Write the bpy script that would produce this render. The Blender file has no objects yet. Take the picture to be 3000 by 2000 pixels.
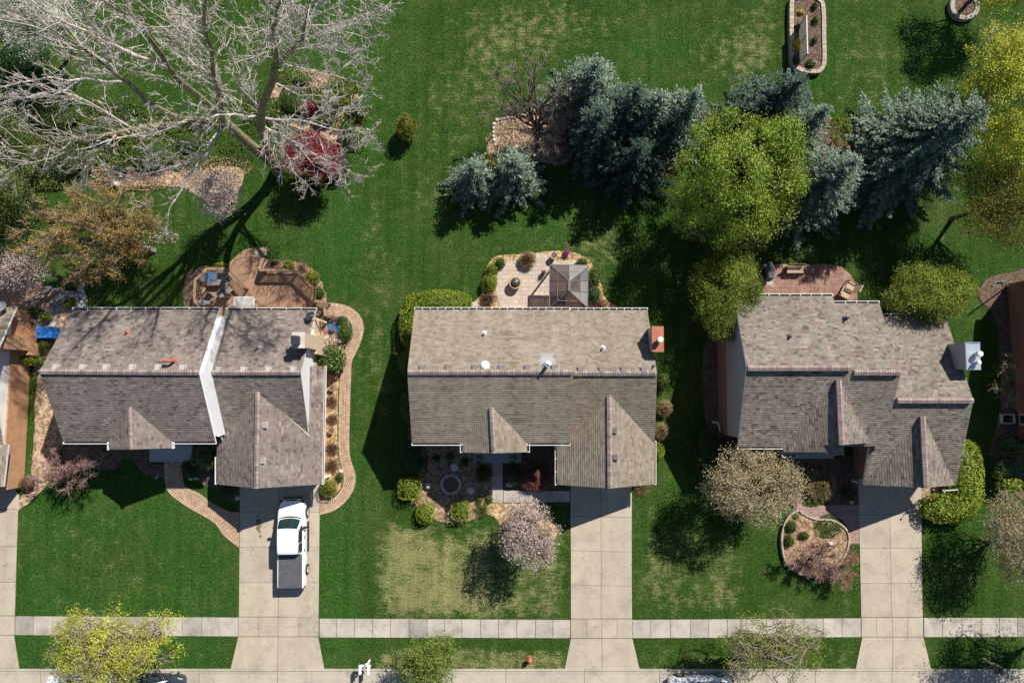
import bpy, math, random
import numpy as np
from mathutils import Vector

R = math.radians
scene = bpy.context.scene
COL = scene.collection
rng = np.random.default_rng(7)
random.seed(7)

# ---------------------------------------------------------------- camera
F_PX = 2016.0                      # focal length in photo pixels (3000 px wide)
CAM_H = 48.0                       # flying height in metres
TILT = math.atan2(120.0, F_PX)     # almost straight down
cam_d = bpy.data.cameras.new('camera')
cam = bpy.data.objects.new('camera', cam_d)
COL.objects.link(cam)
cam.location = (0, 0, CAM_H)
cam.rotation_euler = (TILT, 0, 0)
cam_d.sensor_width = 36.0
cam_d.lens = 36.0 * F_PX / 3000.0
cam_d.clip_start = 0.5
cam_d.clip_end = 1000
scene.camera = cam

# ---------------------------------------------------------------- light
SUN_EL = R(43.4)
sun_dir = Vector((0.6 * math.cos(SUN_EL), 0.8 * math.cos(SUN_EL), math.sin(SUN_EL)))
world = bpy.data.worlds.new('World')
scene.world = world
world.use_nodes = True
wn = world.node_tree
sky = wn.nodes.new('ShaderNodeTexSky')
sky.sky_type = 'NISHITA'
sky.sun_disc = False
sky.ozone_density = 4.0
sky.dust_density = 0.3
sky.sun_elevation = SUN_EL
sky.sun_rotation = math.atan2(0.6, 0.8)
bg = wn.nodes['Background']
bg.inputs['Strength'].default_value = 0.056
wn.links.new(sky.outputs['Color'], bg.inputs['Color'])
sun_d = bpy.data.lights.new('sun', 'SUN')
sun_d.energy = 4.6
sun_d.angle = R(0.5)
sun_d.color = (1.0, 0.945, 0.86)
sun = bpy.data.objects.new('sun', sun_d)
COL.objects.link(sun)
sun.location = (20, 26, 60)
sun.rotation_euler = (-sun_dir).to_track_quat('-Z', 'Y').to_euler()
scene.view_settings.view_transform = 'Standard'
scene.view_settings.look = 'None'
scene.view_settings.exposure = 0.63
scene.view_settings.gamma = 1.0
scene.cycles.max_bounces = 6
scene.cycles.transparent_max_bounces = 8

_ct, _st = math.cos(TILT), math.sin(TILT)
def P(px, py, h=0.0):
    """real-world point at height h that was measured at photo pixel (px, py)"""
    xc = (px - 1500.0) / F_PX
    yc = -(py - 1000.0) / F_PX
    dy = yc * _ct + _st
    dz = yc * _st - _ct
    s = (CAM_H - h) / (-dz)
    return Vector((xc * s, dy * s, h))
M = 1 / 42.0                       # metres per photo pixel on the ground

# ---------------------------------------------------------------- materials
def lin(c):
    return tuple(((x / 255.0) / 12.92 if x / 255.0 < 0.04045 else ((x / 255.0 + 0.055) / 1.055) ** 2.4) for x in c)
def newmat(name, rough=0.9, spec=0.2):
    m = bpy.data.materials.new(name)
    m.use_nodes = True
    b = m.node_tree.nodes['Principled BSDF']
    b.inputs['Roughness'].default_value = rough
    b.inputs['Specular IOR Level'].default_value = spec
    return m, m.node_tree, b
def nd(nt, t, **kw):
    n = nt.nodes.new(t)
    for k, v in kw.items():
        if k in n.inputs: n.inputs[k].default_value = v
        else: setattr(n, k, v)
    return n
def ln(nt, a, b): nt.links.new(a, b)
def ramp(nt, fac, stops, interp='LINEAR'):
    r = nt.nodes.new('ShaderNodeValToRGB')
    r.color_ramp.interpolation = interp
    e = r.color_ramp.elements
    while len(e) < len(stops): e.new(0.5)
    for i, (p, c) in enumerate(stops):
        e[i].position = p
        e[i].color = (c[0], c[1], c[2], 1)
    ln(nt, fac, r.inputs['Fac'])
    return r.outputs['Color']
def mixc(nt, fac, a, b, mode='MIX'):
    x = nt.nodes.new('ShaderNodeMix')
    x.data_type = 'RGBA'
    x.blend_type = mode
    def put(sock, v):
        if hasattr(v, 'is_linked'): ln(nt, v, sock)
        elif isinstance(v, (int, float)): sock.default_value = v
        else: sock.default_value = (v[0], v[1], v[2], 1)
    put(x.inputs[0], fac); put(x.inputs[6], a); put(x.inputs[7], b)
    return x.outputs[2]
def mth(nt, op, a, b=0.0, clamp=False):
    x = nt.nodes.new('ShaderNodeMath')
    x.operation = op
    x.use_clamp = clamp
    for s, v in ((x.inputs[0], a), (x.inputs[1], b)):
        if hasattr(v, 'is_linked'): ln(nt, v, s)
        else: s.default_value = v
    return x.outputs[0]
def coords(nt, kind='Object', scale=None, rot=None):
    tc = nt.nodes.new('ShaderNodeTexCoord')
    o = tc.outputs[kind]
    if scale is not None or rot is not None:
        mp = nt.nodes.new('ShaderNodeMapping')
        if scale is not None: mp.inputs['Scale'].default_value = scale
        if rot is not None: mp.inputs['Rotation'].default_value = rot
        ln(nt, o, mp.inputs['Vector'])
        o = mp.outputs['Vector']
    return o
def gpos(nt, scale=None):
    g = nt.nodes.new('ShaderNodeNewGeometry')
    o = g.outputs['Position']
    if scale is not None:
        mp = nt.nodes.new('ShaderNodeMapping')
        mp.inputs['Scale'].default_value = scale
        ln(nt, o, mp.inputs['Vector'])
        o = mp.outputs['Vector']
    return o
def noise(nt, vec, scale, detail=3.0, rough=0.55):
    n = nd(nt, 'ShaderNodeTexNoise', Scale=scale, Detail=detail, Roughness=rough)
    ln(nt, vec, n.inputs['Vector'])
    return n.outputs['Fac']
def bump(nt, b, h, strength=0.3, dist=0.05):
    n = nd(nt, 'ShaderNodeBump', Strength=strength, Distance=dist)
    ln(nt, h, n.inputs['Height'])
    ln(nt, n.outputs['Normal'], b.inputs['Normal'])
def attr(nt, name):
    a = nt.nodes.new('ShaderNodeAttribute')
    a.attribute_name = name
    return a.outputs['Fac']

def plain(name, col, rough=0.6, metal=0.0, var=0.12, sc=6.0, spec=0.3):
    m, nt, b = newmat(name, rough, spec)
    b.inputs['Metallic'].default_value = metal
    f = noise(nt, gpos(nt), sc, 4)
    lo = tuple(c * (1 - var) for c in col); hi = tuple(min(1, c * (1 + var)) for c in col)
    ln(nt, ramp(nt, f, [(0.3, lo), (0.7, hi)]), b.inputs['Base Color'])
    return m

def mat_grass():
    m, nt, b = newmat('grass', 0.95, 0.1)
    p = gpos(nt)
    fine = noise(nt, p, 7.0, 5, 0.75)
    vfine = noise(nt, p, 13.0, 3, 0.7)
    mid = noise(nt, p, 1.3, 5, 0.65)
    big = noise(nt, p, 0.28, 4, 0.6)
    streak = noise(nt, gpos(nt, (1.2, 9.0, 1)), 1.0, 4, 0.65)
    lush = attr(nt, 'lush'); dry = attr(nt, 'dry')
    green = ramp(nt, fine, [(0.30, (0.007, 0.021, 0.003)), (0.48, (0.021, 0.051, 0.006)), (0.70, (0.072, 0.112, 0.022))])
    deep = ramp(nt, fine, [(0.30, (0.007, 0.027, 0.004)), (0.48, (0.020, 0.068, 0.009)), (0.70, (0.062, 0.138, 0.026))])
    g = mixc(nt, lush, green, deep)
    olive = ramp(nt, fine, [(0.30, (0.022, 0.037, 0.008)), (0.48, (0.060, 0.088, 0.022)), (0.72, (0.165, 0.175, 0.070))])
    om = mth(nt, 'ADD', mth(nt, 'MULTIPLY', big, 0.6), mth(nt, 'MULTIPLY', mid, 0.4))
    g = mixc(nt, ramp(nt, om, [(0.46, (0, 0, 0)), (0.70, (0.6, 0.6, 0.6))]), g, olive)
    # darker, thicker tufts
    tf = noise(nt, p, 0.75, 3, 0.5)
    g = mixc(nt, ramp(nt, tf, [(0.56, (0, 0, 0)), (0.72, (0.65, 0.65, 0.65))]), g, mixc(nt, 1.0, g, (0.55, 0.72, 0.45), 'MULTIPLY'))
    straw = ramp(nt, vfine, [(0.30, (0.052, 0.066, 0.018)), (0.47, (0.165, 0.165, 0.062)), (0.62, (0.33, 0.30, 0.145)), (0.75, (0.55, 0.48, 0.28))])
    d = mth(nt, 'ADD', dry, mth(nt, 'MULTIPLY', mth(nt, 'SUBTRACT', mid, 0.5), 1.7))
    d = mth(nt, 'ADD', d, mth(nt, 'MULTIPLY', mth(nt, 'SUBTRACT', streak, 0.5), 1.1))
    d = mth(nt, 'ADD', d, mth(nt, 'MULTIPLY', mth(nt, 'SUBTRACT', vfine, 0.5), 1.5))
    dm = ramp(nt, d, [(0.30, (0, 0, 0)), (0.85, (1, 1, 1))])
    g = mixc(nt, dm, g, straw)
    wv = nd(nt, 'ShaderNodeTexNoise', Scale=1.0, Detail=2.0); ln(nt, gpos(nt, (1.9, 0.09, 1)), wv.inputs['Vector'])
    mw = ramp(nt, wv.outputs['Fac'], [(0.35, (0.86, 0.88, 0.84)), (0.65, (1.14, 1.12, 1.1))])
    g = mixc(nt, 1.0, g, mw, 'MULTIPLY')
    dv = nt.nodes.new('ShaderNodeVectorMath'); dv.operation = 'DISTANCE'
    dv.inputs[1].default_value = (3.4, 4.6, 0)
    ln(nt, p, dv.inputs[0])
    ar = mth(nt, 'SINE', mth(nt, 'ADD', mth(nt, 'MULTIPLY', dv.outputs['Value'], 12.5), mth(nt, 'MULTIPLY', mid, 3.0)))
    arc = mixc(nt, mth(nt, 'ADD', mth(nt, 'MULTIPLY', ar, 0.5), 0.5), (0.78, 0.8, 0.75), (1.35, 1.25, 1.3))
    g = mixc(nt, attr(nt, 'arc'), g, mixc(nt, 1.0, g, arc, 'MULTIPLY'))
    # pale clover / litter specks
    vo = nd(nt, 'ShaderNodeTexVoronoi', Scale=1.9)
    ln(nt, p, vo.inputs['Vector'])
    sp = ramp(nt, vo.outputs['Distance'], [(0.0, (0.9, 0.9, 0.9)), (0.06, (0, 0, 0))])
    g = mixc(nt, sp, g, (0.34, 0.33, 0.22))
    ln(nt, g, b.inputs['Base Color'])
    bump(nt, b, mth(nt, 'ADD', fine, vfine), 0.6, 0.08)
    return m

def mat_concrete(name, c, stain=0.25, tint=True):
    m, nt, b = newmat(name, 0.85, 0.25)
    p = gpos(nt)
    f = noise(nt, p, 0.9, 6, 0.65); g = noise(nt, p, 9.0, 4, 0.7)
    col = ramp(nt, f, [(0.25, tuple(x * (1 - stain) for x in c)), (0.5, c), (0.75, tuple(min(1, x * (1 + 0.4 * stain)) for x in c))])
    col = mixc(nt, 0.5, col, ramp(nt, g, [(0.3, (0.72, 0.72, 0.73)), (0.65, (1.06, 1.05, 1.04))]), 'MULTIPLY')
    s = noise(nt, gpos(nt, (1, 0.25, 1)), 0.55, 3)
    col = mixc(nt, ramp(nt, s, [(0.55, (0, 0, 0)), (0.8, (0.45, 0.45, 0.45))]), col, tuple(x * 0.6 for x in c))
    # water and tyre staining, a few spots and hairline cracks
    sp = noise(nt, p, 0.42, 5, 0.7)
    col = mixc(nt, ramp(nt, sp, [(0.60, (0, 0, 0)), (0.74, (0.38, 0.38, 0.38))]), col, tuple(x * 0.5 for x in c))
    ty = noise(nt, gpos(nt, (1.0, 0.06, 1)), 1.1, 3)
    col = mixc(nt, ramp(nt, ty, [(0.52, (0, 0, 0)), (0.72, (0.28, 0.28, 0.28))]), col, tuple(x * 0.62 for x in c))
    vo = nd(nt, 'ShaderNodeTexVoronoi', Scale=0.85)
    ln(nt, p, vo.inputs['Vector'])
    col = mixc(nt, ramp(nt, vo.outputs['Distance'], [(0.03, (0.5, 0.5, 0.5)), (0.085, (0, 0, 0))]), col, tuple(x * 0.4 for x in c))
    ve = nd(nt, 'ShaderNodeTexVoronoi', Scale=0.23); ve.feature = 'DISTANCE_TO_EDGE'
    wv = nt.nodes.new('ShaderNodeVectorMath'); wv.operation = 'ADD'
    nz = nd(nt, 'ShaderNodeTexNoise', Scale=1.2, Detail=4.0); ln(nt, p, nz.inputs['Vector'])
    ln(nt, p, wv.inputs[0]); ln(nt, nz.outputs['Color'], wv.inputs[1]); ln(nt, wv.outputs[0], ve.inputs['Vector'])
    col = mixc(nt, ramp(nt, ve.outputs['Distance'], [(0.0, (0.55, 0.55, 0.55)), (0.004, (0, 0, 0))]), col, tuple(x * 0.3 for x in c))
    if tint:
        col = mixc(nt, 1.0, col, ramp(nt, attr(nt, 'tint'), [(0, (0.62, 0.62, 0.65)), (0.5, (1, 1, 1)), (1, (1.1, 1.09, 1.05))]), 'MULTIPLY')
    ln(nt, col, b.inputs['Base Color'])
    bump(nt, b, g, 0.15, 0.02)
    return m

def mat_brick(name, c1, c2, mortar, bw, bh, ms=0.012, uv=True, off=0.5, var=0.25, rough=0.9, blot=None, bmp=0.4, rot=0.0, noisescale=2.5):
    m, nt, b = newmat(name, rough, 0.15)
    v = coords(nt, 'UV', None, (0, 0, rot) if rot else None)
    br = nd(nt, 'ShaderNodeTexBrick', Scale=1.0)
    br.offset = off
    br.inputs['Color1'].default_value = (*c1, 1)
    br.inputs['Color2'].default_value = (*c2, 1)
    br.inputs['Mortar'].default_value = (*mortar, 1)
    br.inputs['Mortar Size'].default_value = ms
    br.inputs['Mortar Smooth'].default_value = 0.2
    br.inputs['Brick Width'].default_value = bw
    br.inputs['Row Height'].default_value = bh
    ln(nt, v, br.inputs['Vector'])
    col = br.outputs['Color']
    f = noise(nt, gpos(nt), noisescale, 5, 0.65)
    col = mixc(nt, 1.0, col, ramp(nt, f, [(0.3, (1 - var,) * 3), (0.7, (1 + var,) * 3)]), 'MULTIPLY')
    if blot:
        bc, s = blot
        f2 = noise(nt, gpos(nt), s, 4, 0.6)
        col = mixc(nt, ramp(nt, f2, [(0.48, (0, 0, 0)), (0.75, (0.7, 0.7, 0.7))]), col, bc)
    ln(nt, col, b.inputs['Base Color'])
    bump(nt, b, mth(nt, 'SUBTRACT', mth(nt, 'MULTIPLY', f, 0.3), br.outputs['Fac']), bmp, 0.02)
    return m

def mat_shingle(name, cols, blot=None, vary=0.3, tabs=(0.21, 0.43), bleach=None):
    """laminated asphalt shingles: stepped courses, tabs of several colours"""
    m, nt, b = newmat(name, 0.95, 0.12)
    v = coords(nt, 'UV')
    def brick(bw, bh, off, ms):
        br = nd(nt, 'ShaderNodeTexBrick', Scale=1.0)
        br.offset = off
        br.inputs['Color1'].default_value = (0, 0, 0, 1); br.inputs['Color2'].default_value = (1, 1, 1, 1)
        br.inputs['Mortar'].default_value = (0.5, 0.5, 0.5, 1)
        br.inputs['Mortar Size'].default_value = ms
        br.inputs['Mortar Smooth'].default_value = 0.0
        br.inputs['Brick Width'].default_value = bw; br.inputs['Row Height'].default_value = bh
        ln(nt, v, br.inputs['Vector'])
        return br
    row = 0.155
    b1 = brick(tabs[0], row, 0.37, 0.0)
    b2 = brick(tabs[1], row, 0.61, 0.0)
    t = mth(nt, 'ADD', mth(nt, 'MULTIPLY', b1.outputs['Color'], 0.5), mth(nt, 'MULTIPLY', b2.outputs['Color'], 0.5))
    t = mth(nt, 'ADD', t, mth(nt, 'MULTIPLY', mth(nt, 'SUBTRACT', noise(nt, gpos(nt), 0.8, 5, 0.65), 0.5), vary))
    n = len(cols)
    col = ramp(nt, t, [(0.12 + 0.76 * i / (n - 1), c) for i, c in enumerate(cols)])
    g = noise(nt, gpos(nt), 16.0, 3, 0.6)
    col = mixc(nt, 1.0, col, ramp(nt, g, [(0.3, (0.80,) * 3), (0.7, (1.20,) * 3)]), 'MULTIPLY')
    if blot:
        for bc, s, lo in blot:
            col = mixc(nt, ramp(nt, noise(nt, gpos(nt), s, 4, 0.6), [(lo, (0, 0, 0)), (lo + 0.3, (0.6, 0.6, 0.6))]), col, bc)
    us = nt.nodes.new('ShaderNodeMapping'); us.inputs['Scale'].default_value = (1.0, 0.14, 1); ln(nt, v, us.inputs['Vector'])
    col = mixc(nt, 1.0, col, ramp(nt, noise(nt, us.outputs['Vector'], 0.9, 4, 0.6), [(0.3, (0.85, 0.85, 0.84)), (0.7, (1.12, 1.12, 1.12))]), 'MULTIPLY')
    if bleach:                 # mineral run-off round the flue
        ds = nt.nodes.new('ShaderNodeVectorMath'); ds.operation = 'DISTANCE'
        ds.inputs[1].default_value = bleach
        ln(nt, gpos(nt), ds.inputs[0])
        dd = mth(nt, 'ADD', ds.outputs['Value'], mth(nt, 'MULTIPLY', mth(nt, 'SUBTRACT', noise(nt, gpos(nt), 2.2, 5, 0.7), 0.5), 1.1))
        col = mixc(nt, ramp(nt, dd, [(0.1, (0.75, 0.75, 0.75)), (0.62, (0, 0, 0))]), col, (0.42, 0.43, 0.45))
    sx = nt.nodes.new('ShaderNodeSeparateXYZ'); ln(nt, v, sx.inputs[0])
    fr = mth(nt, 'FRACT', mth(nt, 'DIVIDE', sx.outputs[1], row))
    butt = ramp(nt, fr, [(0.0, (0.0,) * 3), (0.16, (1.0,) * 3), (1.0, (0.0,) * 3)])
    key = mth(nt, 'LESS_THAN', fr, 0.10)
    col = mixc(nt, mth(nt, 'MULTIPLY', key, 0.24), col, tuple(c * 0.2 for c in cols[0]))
    ln(nt, col, b.inputs['Base Color'])
    n2 = nd(nt, 'ShaderNodeBump', Strength=0.7, Distance=0.02)
    ln(nt, mth(nt, 'ADD', butt, mth(nt, 'MULTIPLY', b1.outputs['Color'], 0.3)), n2.inputs['Height'])
    ln(nt, n2.outputs['Normal'], b.inputs['Normal'])
    return m

def mat_mulch(name, cols, scale=11.0):
    m, nt, b = newmat(name, 0.95, 0.1)
    p = gpos(nt)
    vo = nd(nt, 'ShaderNodeTexVoronoi', Scale=scale)
    ln(nt, p, vo.inputs['Vector'])
    sx = nd(nt, 'ShaderNodeSeparateColor'); ln(nt, vo.outputs['Color'], sx.inputs['Color'])
    f = mth(nt, 'ADD', mth(nt, 'MULTIPLY', sx.outputs[0], 0.6), mth(nt, 'MULTIPLY', noise(nt, p, 1.3, 4), 0.5))
    n = len(cols)
    ln(nt, ramp(nt, f, [(0.1 + 0.8 * i / (n - 1), c) for i, c in enumerate(cols)]), b.inputs['Base Color'])
    bump(nt, b, sx.outputs[1], 0.6, 0.05)
    return m

def mat_leaf(name, cols, trans=0.3, rough=0.55, spec=0.25):
    m, nt, b = newmat(name, rough, spec)
    n = len(cols)
    col = ramp(nt, attr(nt, 'tint'), [(i / (n - 1), c) for i, c in enumerate(cols)])
    ln(nt, col, b.inputs['Base Color'])
    if trans > 0:
        tr = nt.nodes.new('ShaderNodeBsdfTranslucent')
        ln(nt, mixc(nt, 1.0, col, (1.15, 1.25, 0.7), 'MULTIPLY'), tr.inputs['Color'])
        ms = nd(nt, 'ShaderNodeMixShader')
        ms.inputs[0].default_value = trans
        ln(nt, b.outputs[0], ms.inputs[1]); ln(nt, tr.outputs[0], ms.inputs[2])
        ln(nt, ms.outputs[0], nt.nodes['Material Output'].inputs['Surface'])
    return m

def mat_bark(name, lo, hi, sc=4.0):
    m, nt, b = newmat(name, 0.95, 0.1)
    f = noise(nt, gpos(nt, (1, 1, 0.6)), sc, 5, 0.7)
    ln(nt, ramp(nt, f, [(0.3, lo), (0.65, hi)]), b.inputs['Base Color'])
    bump(nt, b, f, 0.5, 0.05)
    return m

def mat_wood(name, lo, hi, ang=0.0, board=0.14):
    m, nt, b = newmat(name, 0.8, 0.2)
    g = nt.nodes.new('ShaderNodeNewGeometry')
    mp = nd(nt, 'ShaderNodeMapping'); mp.inputs['Rotation'].default_value = (0, 0, ang)
    ln(nt, g.outputs['Position'], mp.inputs['Vector'])
    sx = nt.nodes.new('ShaderNodeSeparateXYZ'); ln(nt, mp.outputs['Vector'], sx.inputs[0])
    fr = mth(nt, 'FRACT', mth(nt, 'DIVIDE', sx.outputs[1], board))
    gap = mth(nt, 'LESS_THAN', fr, 0.06)
    f = noise(nt, gpos(nt), 1.4, 5, 0.65)
    col = ramp(nt, f, [(0.3, lo), (0.7, hi)])
    n2 = noise(nt, gpos(nt), 14.0, 3, 0.6)
    col = mixc(nt, 1.0, col, ramp(nt, n2, [(0.3, (0.85,) * 3), (0.7, (1.12,) * 3)]), 'MULTIPLY')
    col = mixc(nt, mth(nt, 'MULTIPLY', gap, 0.55), col, tuple(c * 0.25 for c in lo))
    ln(nt, col, b.inputs['Base Color'])
    return m

def mat_siding(name, c, pitch=0.2):
    m, nt, b = newmat(name, 0.6, 0.3)
    g = nt.nodes.new('ShaderNodeNewGeometry')
    sx = nt.nodes.new('ShaderNodeSeparateXYZ'); ln(nt, g.outputs['Position'], sx.inputs[0])
    fr = mth(nt, 'FRACT', mth(nt, 'DIVIDE', sx.outputs[2], pitch))
    f = noise(nt, gpos(nt), 1.2, 5, 0.6)
    col = ramp(nt, f, [(0.3, tuple(x * 0.9 for x in c)), (0.7, c)])
    ln(nt, col, b.inputs['Base Color'])
    bump(nt, b, fr, 0.3, 0.02)
    return m

def mat_glass(name, col=(0.02, 0.035, 0.035), rough=0.06):
    m, nt, b = newmat(name, rough, 0.6)
    f = noise(nt, gpos(nt), 2.0, 3)
    ln(nt, ramp(nt, f, [(0.3, tuple(c * 0.6 for c in col)), (0.7, tuple(c * 1.5 for c in col))]), b.inputs['Base Color'])
    return m

GRASS = mat_grass()
CONC = mat_concrete('driveway_concrete', (0.435, 0.375, 0.295))
CONC_W = mat_concrete('sidewalk_concrete', (0.425, 0.385, 0.33), 0.45)
CONC_R = mat_concrete('road_concrete', (0.45, 0.40, 0.325), 0.25)
CONC_P = mat_concrete('porch_concrete', (0.42, 0.42, 0.42), 0.2)
PAVE_TAN = mat_brick('tan_paver', (0.50, 0.33, 0.22), (0.38, 0.25, 0.17), (0.10, 0.07, 0.045), 0.21, 0.16, 0.014, blot=((0.46, 0.36, 0.27), 1.1))
PAVE_EDGE = mat_brick('paver_edging', (0.50, 0.37, 0.26), (0.42, 0.29, 0.20), (0.08, 0.06, 0.04), 0.16, 0.4, 0.016)
PAVE_RED = mat_brick('red_paver', (0.34, 0.20, 0.155), (0.26, 0.155, 0.125), (0.09, 0.05, 0.04), 0.2, 0.1, 0.012, blot=((0.42, 0.30, 0.22), 1.4))
PAVE_PINK = mat_brick('pink_paver', (0.40, 0.27, 0.23), (0.31, 0.21, 0.19), (0.10, 0.07, 0.06), 0.2, 0.1, 0.012)
PAVE_OLD = mat_brick('weathered_paver', (0.34, 0.24, 0.18), (0.24, 0.17, 0.13), (0.07, 0.05, 0.04), 0.22, 0.16, 0.016)
STAMPED = mat_brick('stamped_concrete', (0.50, 0.42, 0.34), (0.42, 0.36, 0.30), (0.17, 0.13, 0.105), 0.46, 0.29, 0.009, blot=((0.50, 0.36, 0.29), 0.8), var=0.16)
STONE = plain('stone', (0.36, 0.33, 0.29), 0.9, 0, 0.3, 5.0)
STONE_PALE = plain('pale_stone', (0.50, 0.44, 0.38), 0.9, 0, 0.25, 4.0)
STONE_WHITE = plain('white_stone', (0.5, 0.49, 0.47), 0.9, 0, 0.3, 6.0)
STONE_EDGE = mat_brick('edging_block', (0.46, 0.37, 0.29), (0.40, 0.32, 0.26), (0.17, 0.13, 0.1), 0.4, 0.3, 0.012, var=0.15)
MULCH = mat_mulch('tan_mulch', [(0.08, 0.05, 0.03), (0.25, 0.16, 0.10), (0.47, 0.33, 0.22)], 8.0)
MULCH_D = mat_mulch('dark_mulch', [(0.045, 0.03, 0.022), (0.11, 0.075, 0.055), (0.21, 0.145, 0.105)])
MULCH_O = mat_mulch('golden_mulch', [(0.11, 0.065, 0.03), (0.36, 0.23, 0.115), (0.62, 0.46, 0.27)], 7.5)
LITTER = mat_mulch('leaf_litter', [(0.09, 0.06, 0.035), (0.31, 0.21, 0.135), (0.58, 0.43, 0.31)], 7.0)
GRAVEL = mat_mulch('white_gravel', [(0.10, 0.10, 0.10), (0.26, 0.25, 0.24), (0.5, 0.48, 0.46)], 7.0)
SH1 = mat_shingle('mauve_shingle', [(0.115, 0.090, 0.080), (0.175, 0.140, 0.125), (0.205, 0.172, 0.150), (0.20, 0.162, 0.150), (0.265, 0.228, 0.20)], [((0.20, 0.205, 0.175), 1.6, 0.58)], 0.35, (0.2, 0.36))
SH2 = mat_shingle('tan_shingle', [(0.175, 0.142, 0.108), (0.225, 0.188, 0.146), (0.25, 0.213, 0.168), (0.285, 0.248, 0.20)], [((0.23, 0.235, 0.18), 0.5, 0.56)], 0.2, (0.22, 0.37), P(1601, 1052, 5.85))
SH3 = mat_shingle('mottled_shingle', [(0.115, 0.082, 0.070), (0.185, 0.136, 0.115), (0.170, 0.170, 0.138), (0.222, 0.168, 0.147), (0.215, 0.210, 0.173), (0.27, 0.232, 0.202)], None, 0.3, (0.19, 0.4))
SH_CAP = mat_brick('ridge_shingle', (0.34, 0.275, 0.25), (0.22, 0.17, 0.155), (0.07, 0.055, 0.05), 0.16, 4.0, 0.012)
SH0 = mat_shingle('brown_shingle', [(0.15, 0.13, 0.10), (0.24, 0.2, 0.16), (0.32, 0.27, 0.22)])
SIDE_W = mat_siding('white_siding', (0.80, 0.80, 0.80))
SIDE_G = mat_siding('grey_siding', (0.36, 0.35, 0.35))
WALL_BEIGE = plain('beige_stucco', (0.56, 0.43, 0.30), 0.9, 0, 0.1, 2.0)
BR_RED = mat_brick('red_brick', (0.34, 0.14, 0.085), (0.27, 0.11, 0.07), (0.23, 0.18, 0.15), 0.215, 0.075, 0.01, var=0.15)
BR_ORANGE = mat_brick('orange_brick', (0.52, 0.29, 0.165), (0.43, 0.235, 0.135), (0.34, 0.22, 0.14), 0.215, 0.075, 0.008, var=0.15)
BR_BROWN = mat_brick('brown_brick', (0.36, 0.20, 0.13), (0.28, 0.155, 0.105), (0.24, 0.18, 0.15), 0.215, 0.075, 0.01, var=0.15)
WHITE = plain('white_paint', (0.78, 0.77, 0.75), 0.45, 0, 0.05, 3)
WHITE_P = plain('weathered_white', (0.62, 0.58, 0.53), 0.7, 0, 0.15, 5)
CARWHITE = plain('white_car_paint', (0.83, 0.83, 0.84), 0.18, 0, 0.02, 2, 0.6)
CARDARK = plain('dark_car_paint', (0.035, 0.04, 0.055), 0.2, 0, 0.05, 2, 0.6)
BLACK = plain('black_plastic', (0.02, 0.02, 0.022), 0.5, 0, 0.2, 8)
DARK = plain('dark_metal', (0.045, 0.05, 0.058), 0.45, 0.3, 0.2, 6)
TONNEAU = plain('grey_vinyl', (0.085, 0.088, 0.098), 0.75, 0, 0.18, 3)
GREYM = plain('grey_metal', (0.30, 0.30, 0.31), 0.45, 0.4, 0.12, 4)
GREYV = plain('vent_grey', (0.38, 0.35, 0.34), 0.7, 0, 0.1, 4)
GREYD = plain('vent_dark_grey', (0.16, 0.14, 0.14), 0.7, 0, 0.1, 4)
STEEL = plain('galvanised_steel', (0.55, 0.60, 0.66), 0.35, 0.75, 0.1, 3)
RED = plain('red_paint', (0.46, 0.125, 0.09), 0.5, 0, 0.15, 5)
TAIL = plain('tail_light_red', (0.35, 0.02, 0.02), 0.2, 0, 0.1, 5)
COPPER = plain('rusty_metal', (0.36, 0.13, 0.08), 0.7, 0.1, 0.15, 3)
BLUE = plain('blue_tarp', (0.02, 0.15, 0.48), 0.4, 0, 0.3, 2.0)
BLUE2 = plain('blue_liner', (0.03, 0.16, 0.5), 0.35, 0, 0.25, 4.0)
GLASS = mat_glass('dark_glass')
GLASS_G = mat_glass('green_glass', (0.012, 0.03, 0.028), 0.03)
DECK_A = mat_wood('deck_boards', (0.25, 0.15, 0.095), (0.35, 0.215, 0.14), R(45))
DECK_R = mat_wood('rail_wood', (0.24, 0.15, 0.095), (0.36, 0.24, 0.155), 0, 5.0)
TEAK = mat_wood('weathered_teak', (0.38, 0.29, 0.2), (0.5, 0.39, 0.28), 0, 5.0)
DARKWOOD = mat_wood('dark_wood', (0.16, 0.10, 0.07), (0.26, 0.17, 0.11), 0, 5.0)
CUSHION = plain('grey_cushion', (0.17, 0.17, 0.175), 0.9, 0, 0.15, 5)
CLAY = plain('terracotta', (0.40, 0.27, 0.19), 0.85, 0, 0.15, 5)
SOIL = plain('potting_soil', (0.14, 0.09, 0.065), 0.95, 0, 0.3, 12)
TEAL = plain('teal_metal', (0.10, 0.22, 0.22), 0.5, 0, 0.1, 4)
BARK = mat_bark('grey_bark', (0.10, 0.08, 0.065), (0.26, 0.22, 0.18))
BARK_G = mat_bark('mossy_bark', (0.08, 0.07, 0.038), (0.31, 0.275, 0.16), 6.0)
BARK_D = mat_bark('dark_bark', (0.05, 0.04, 0.035), (0.14, 0.11, 0.095))
TWIG = mat_bark('pale_twigs', (0.38, 0.325, 0.285), (0.70, 0.625, 0.56), 3.0)
TWIG_B = mat_bark('brown_twigs', (0.13, 0.10, 0.08), (0.33, 0.27, 0.21), 3.0)
TWIG_R = mat_bark('red_twigs', (0.17, 0.095, 0.085), (0.40, 0.26, 0.235), 3.0)
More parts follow.
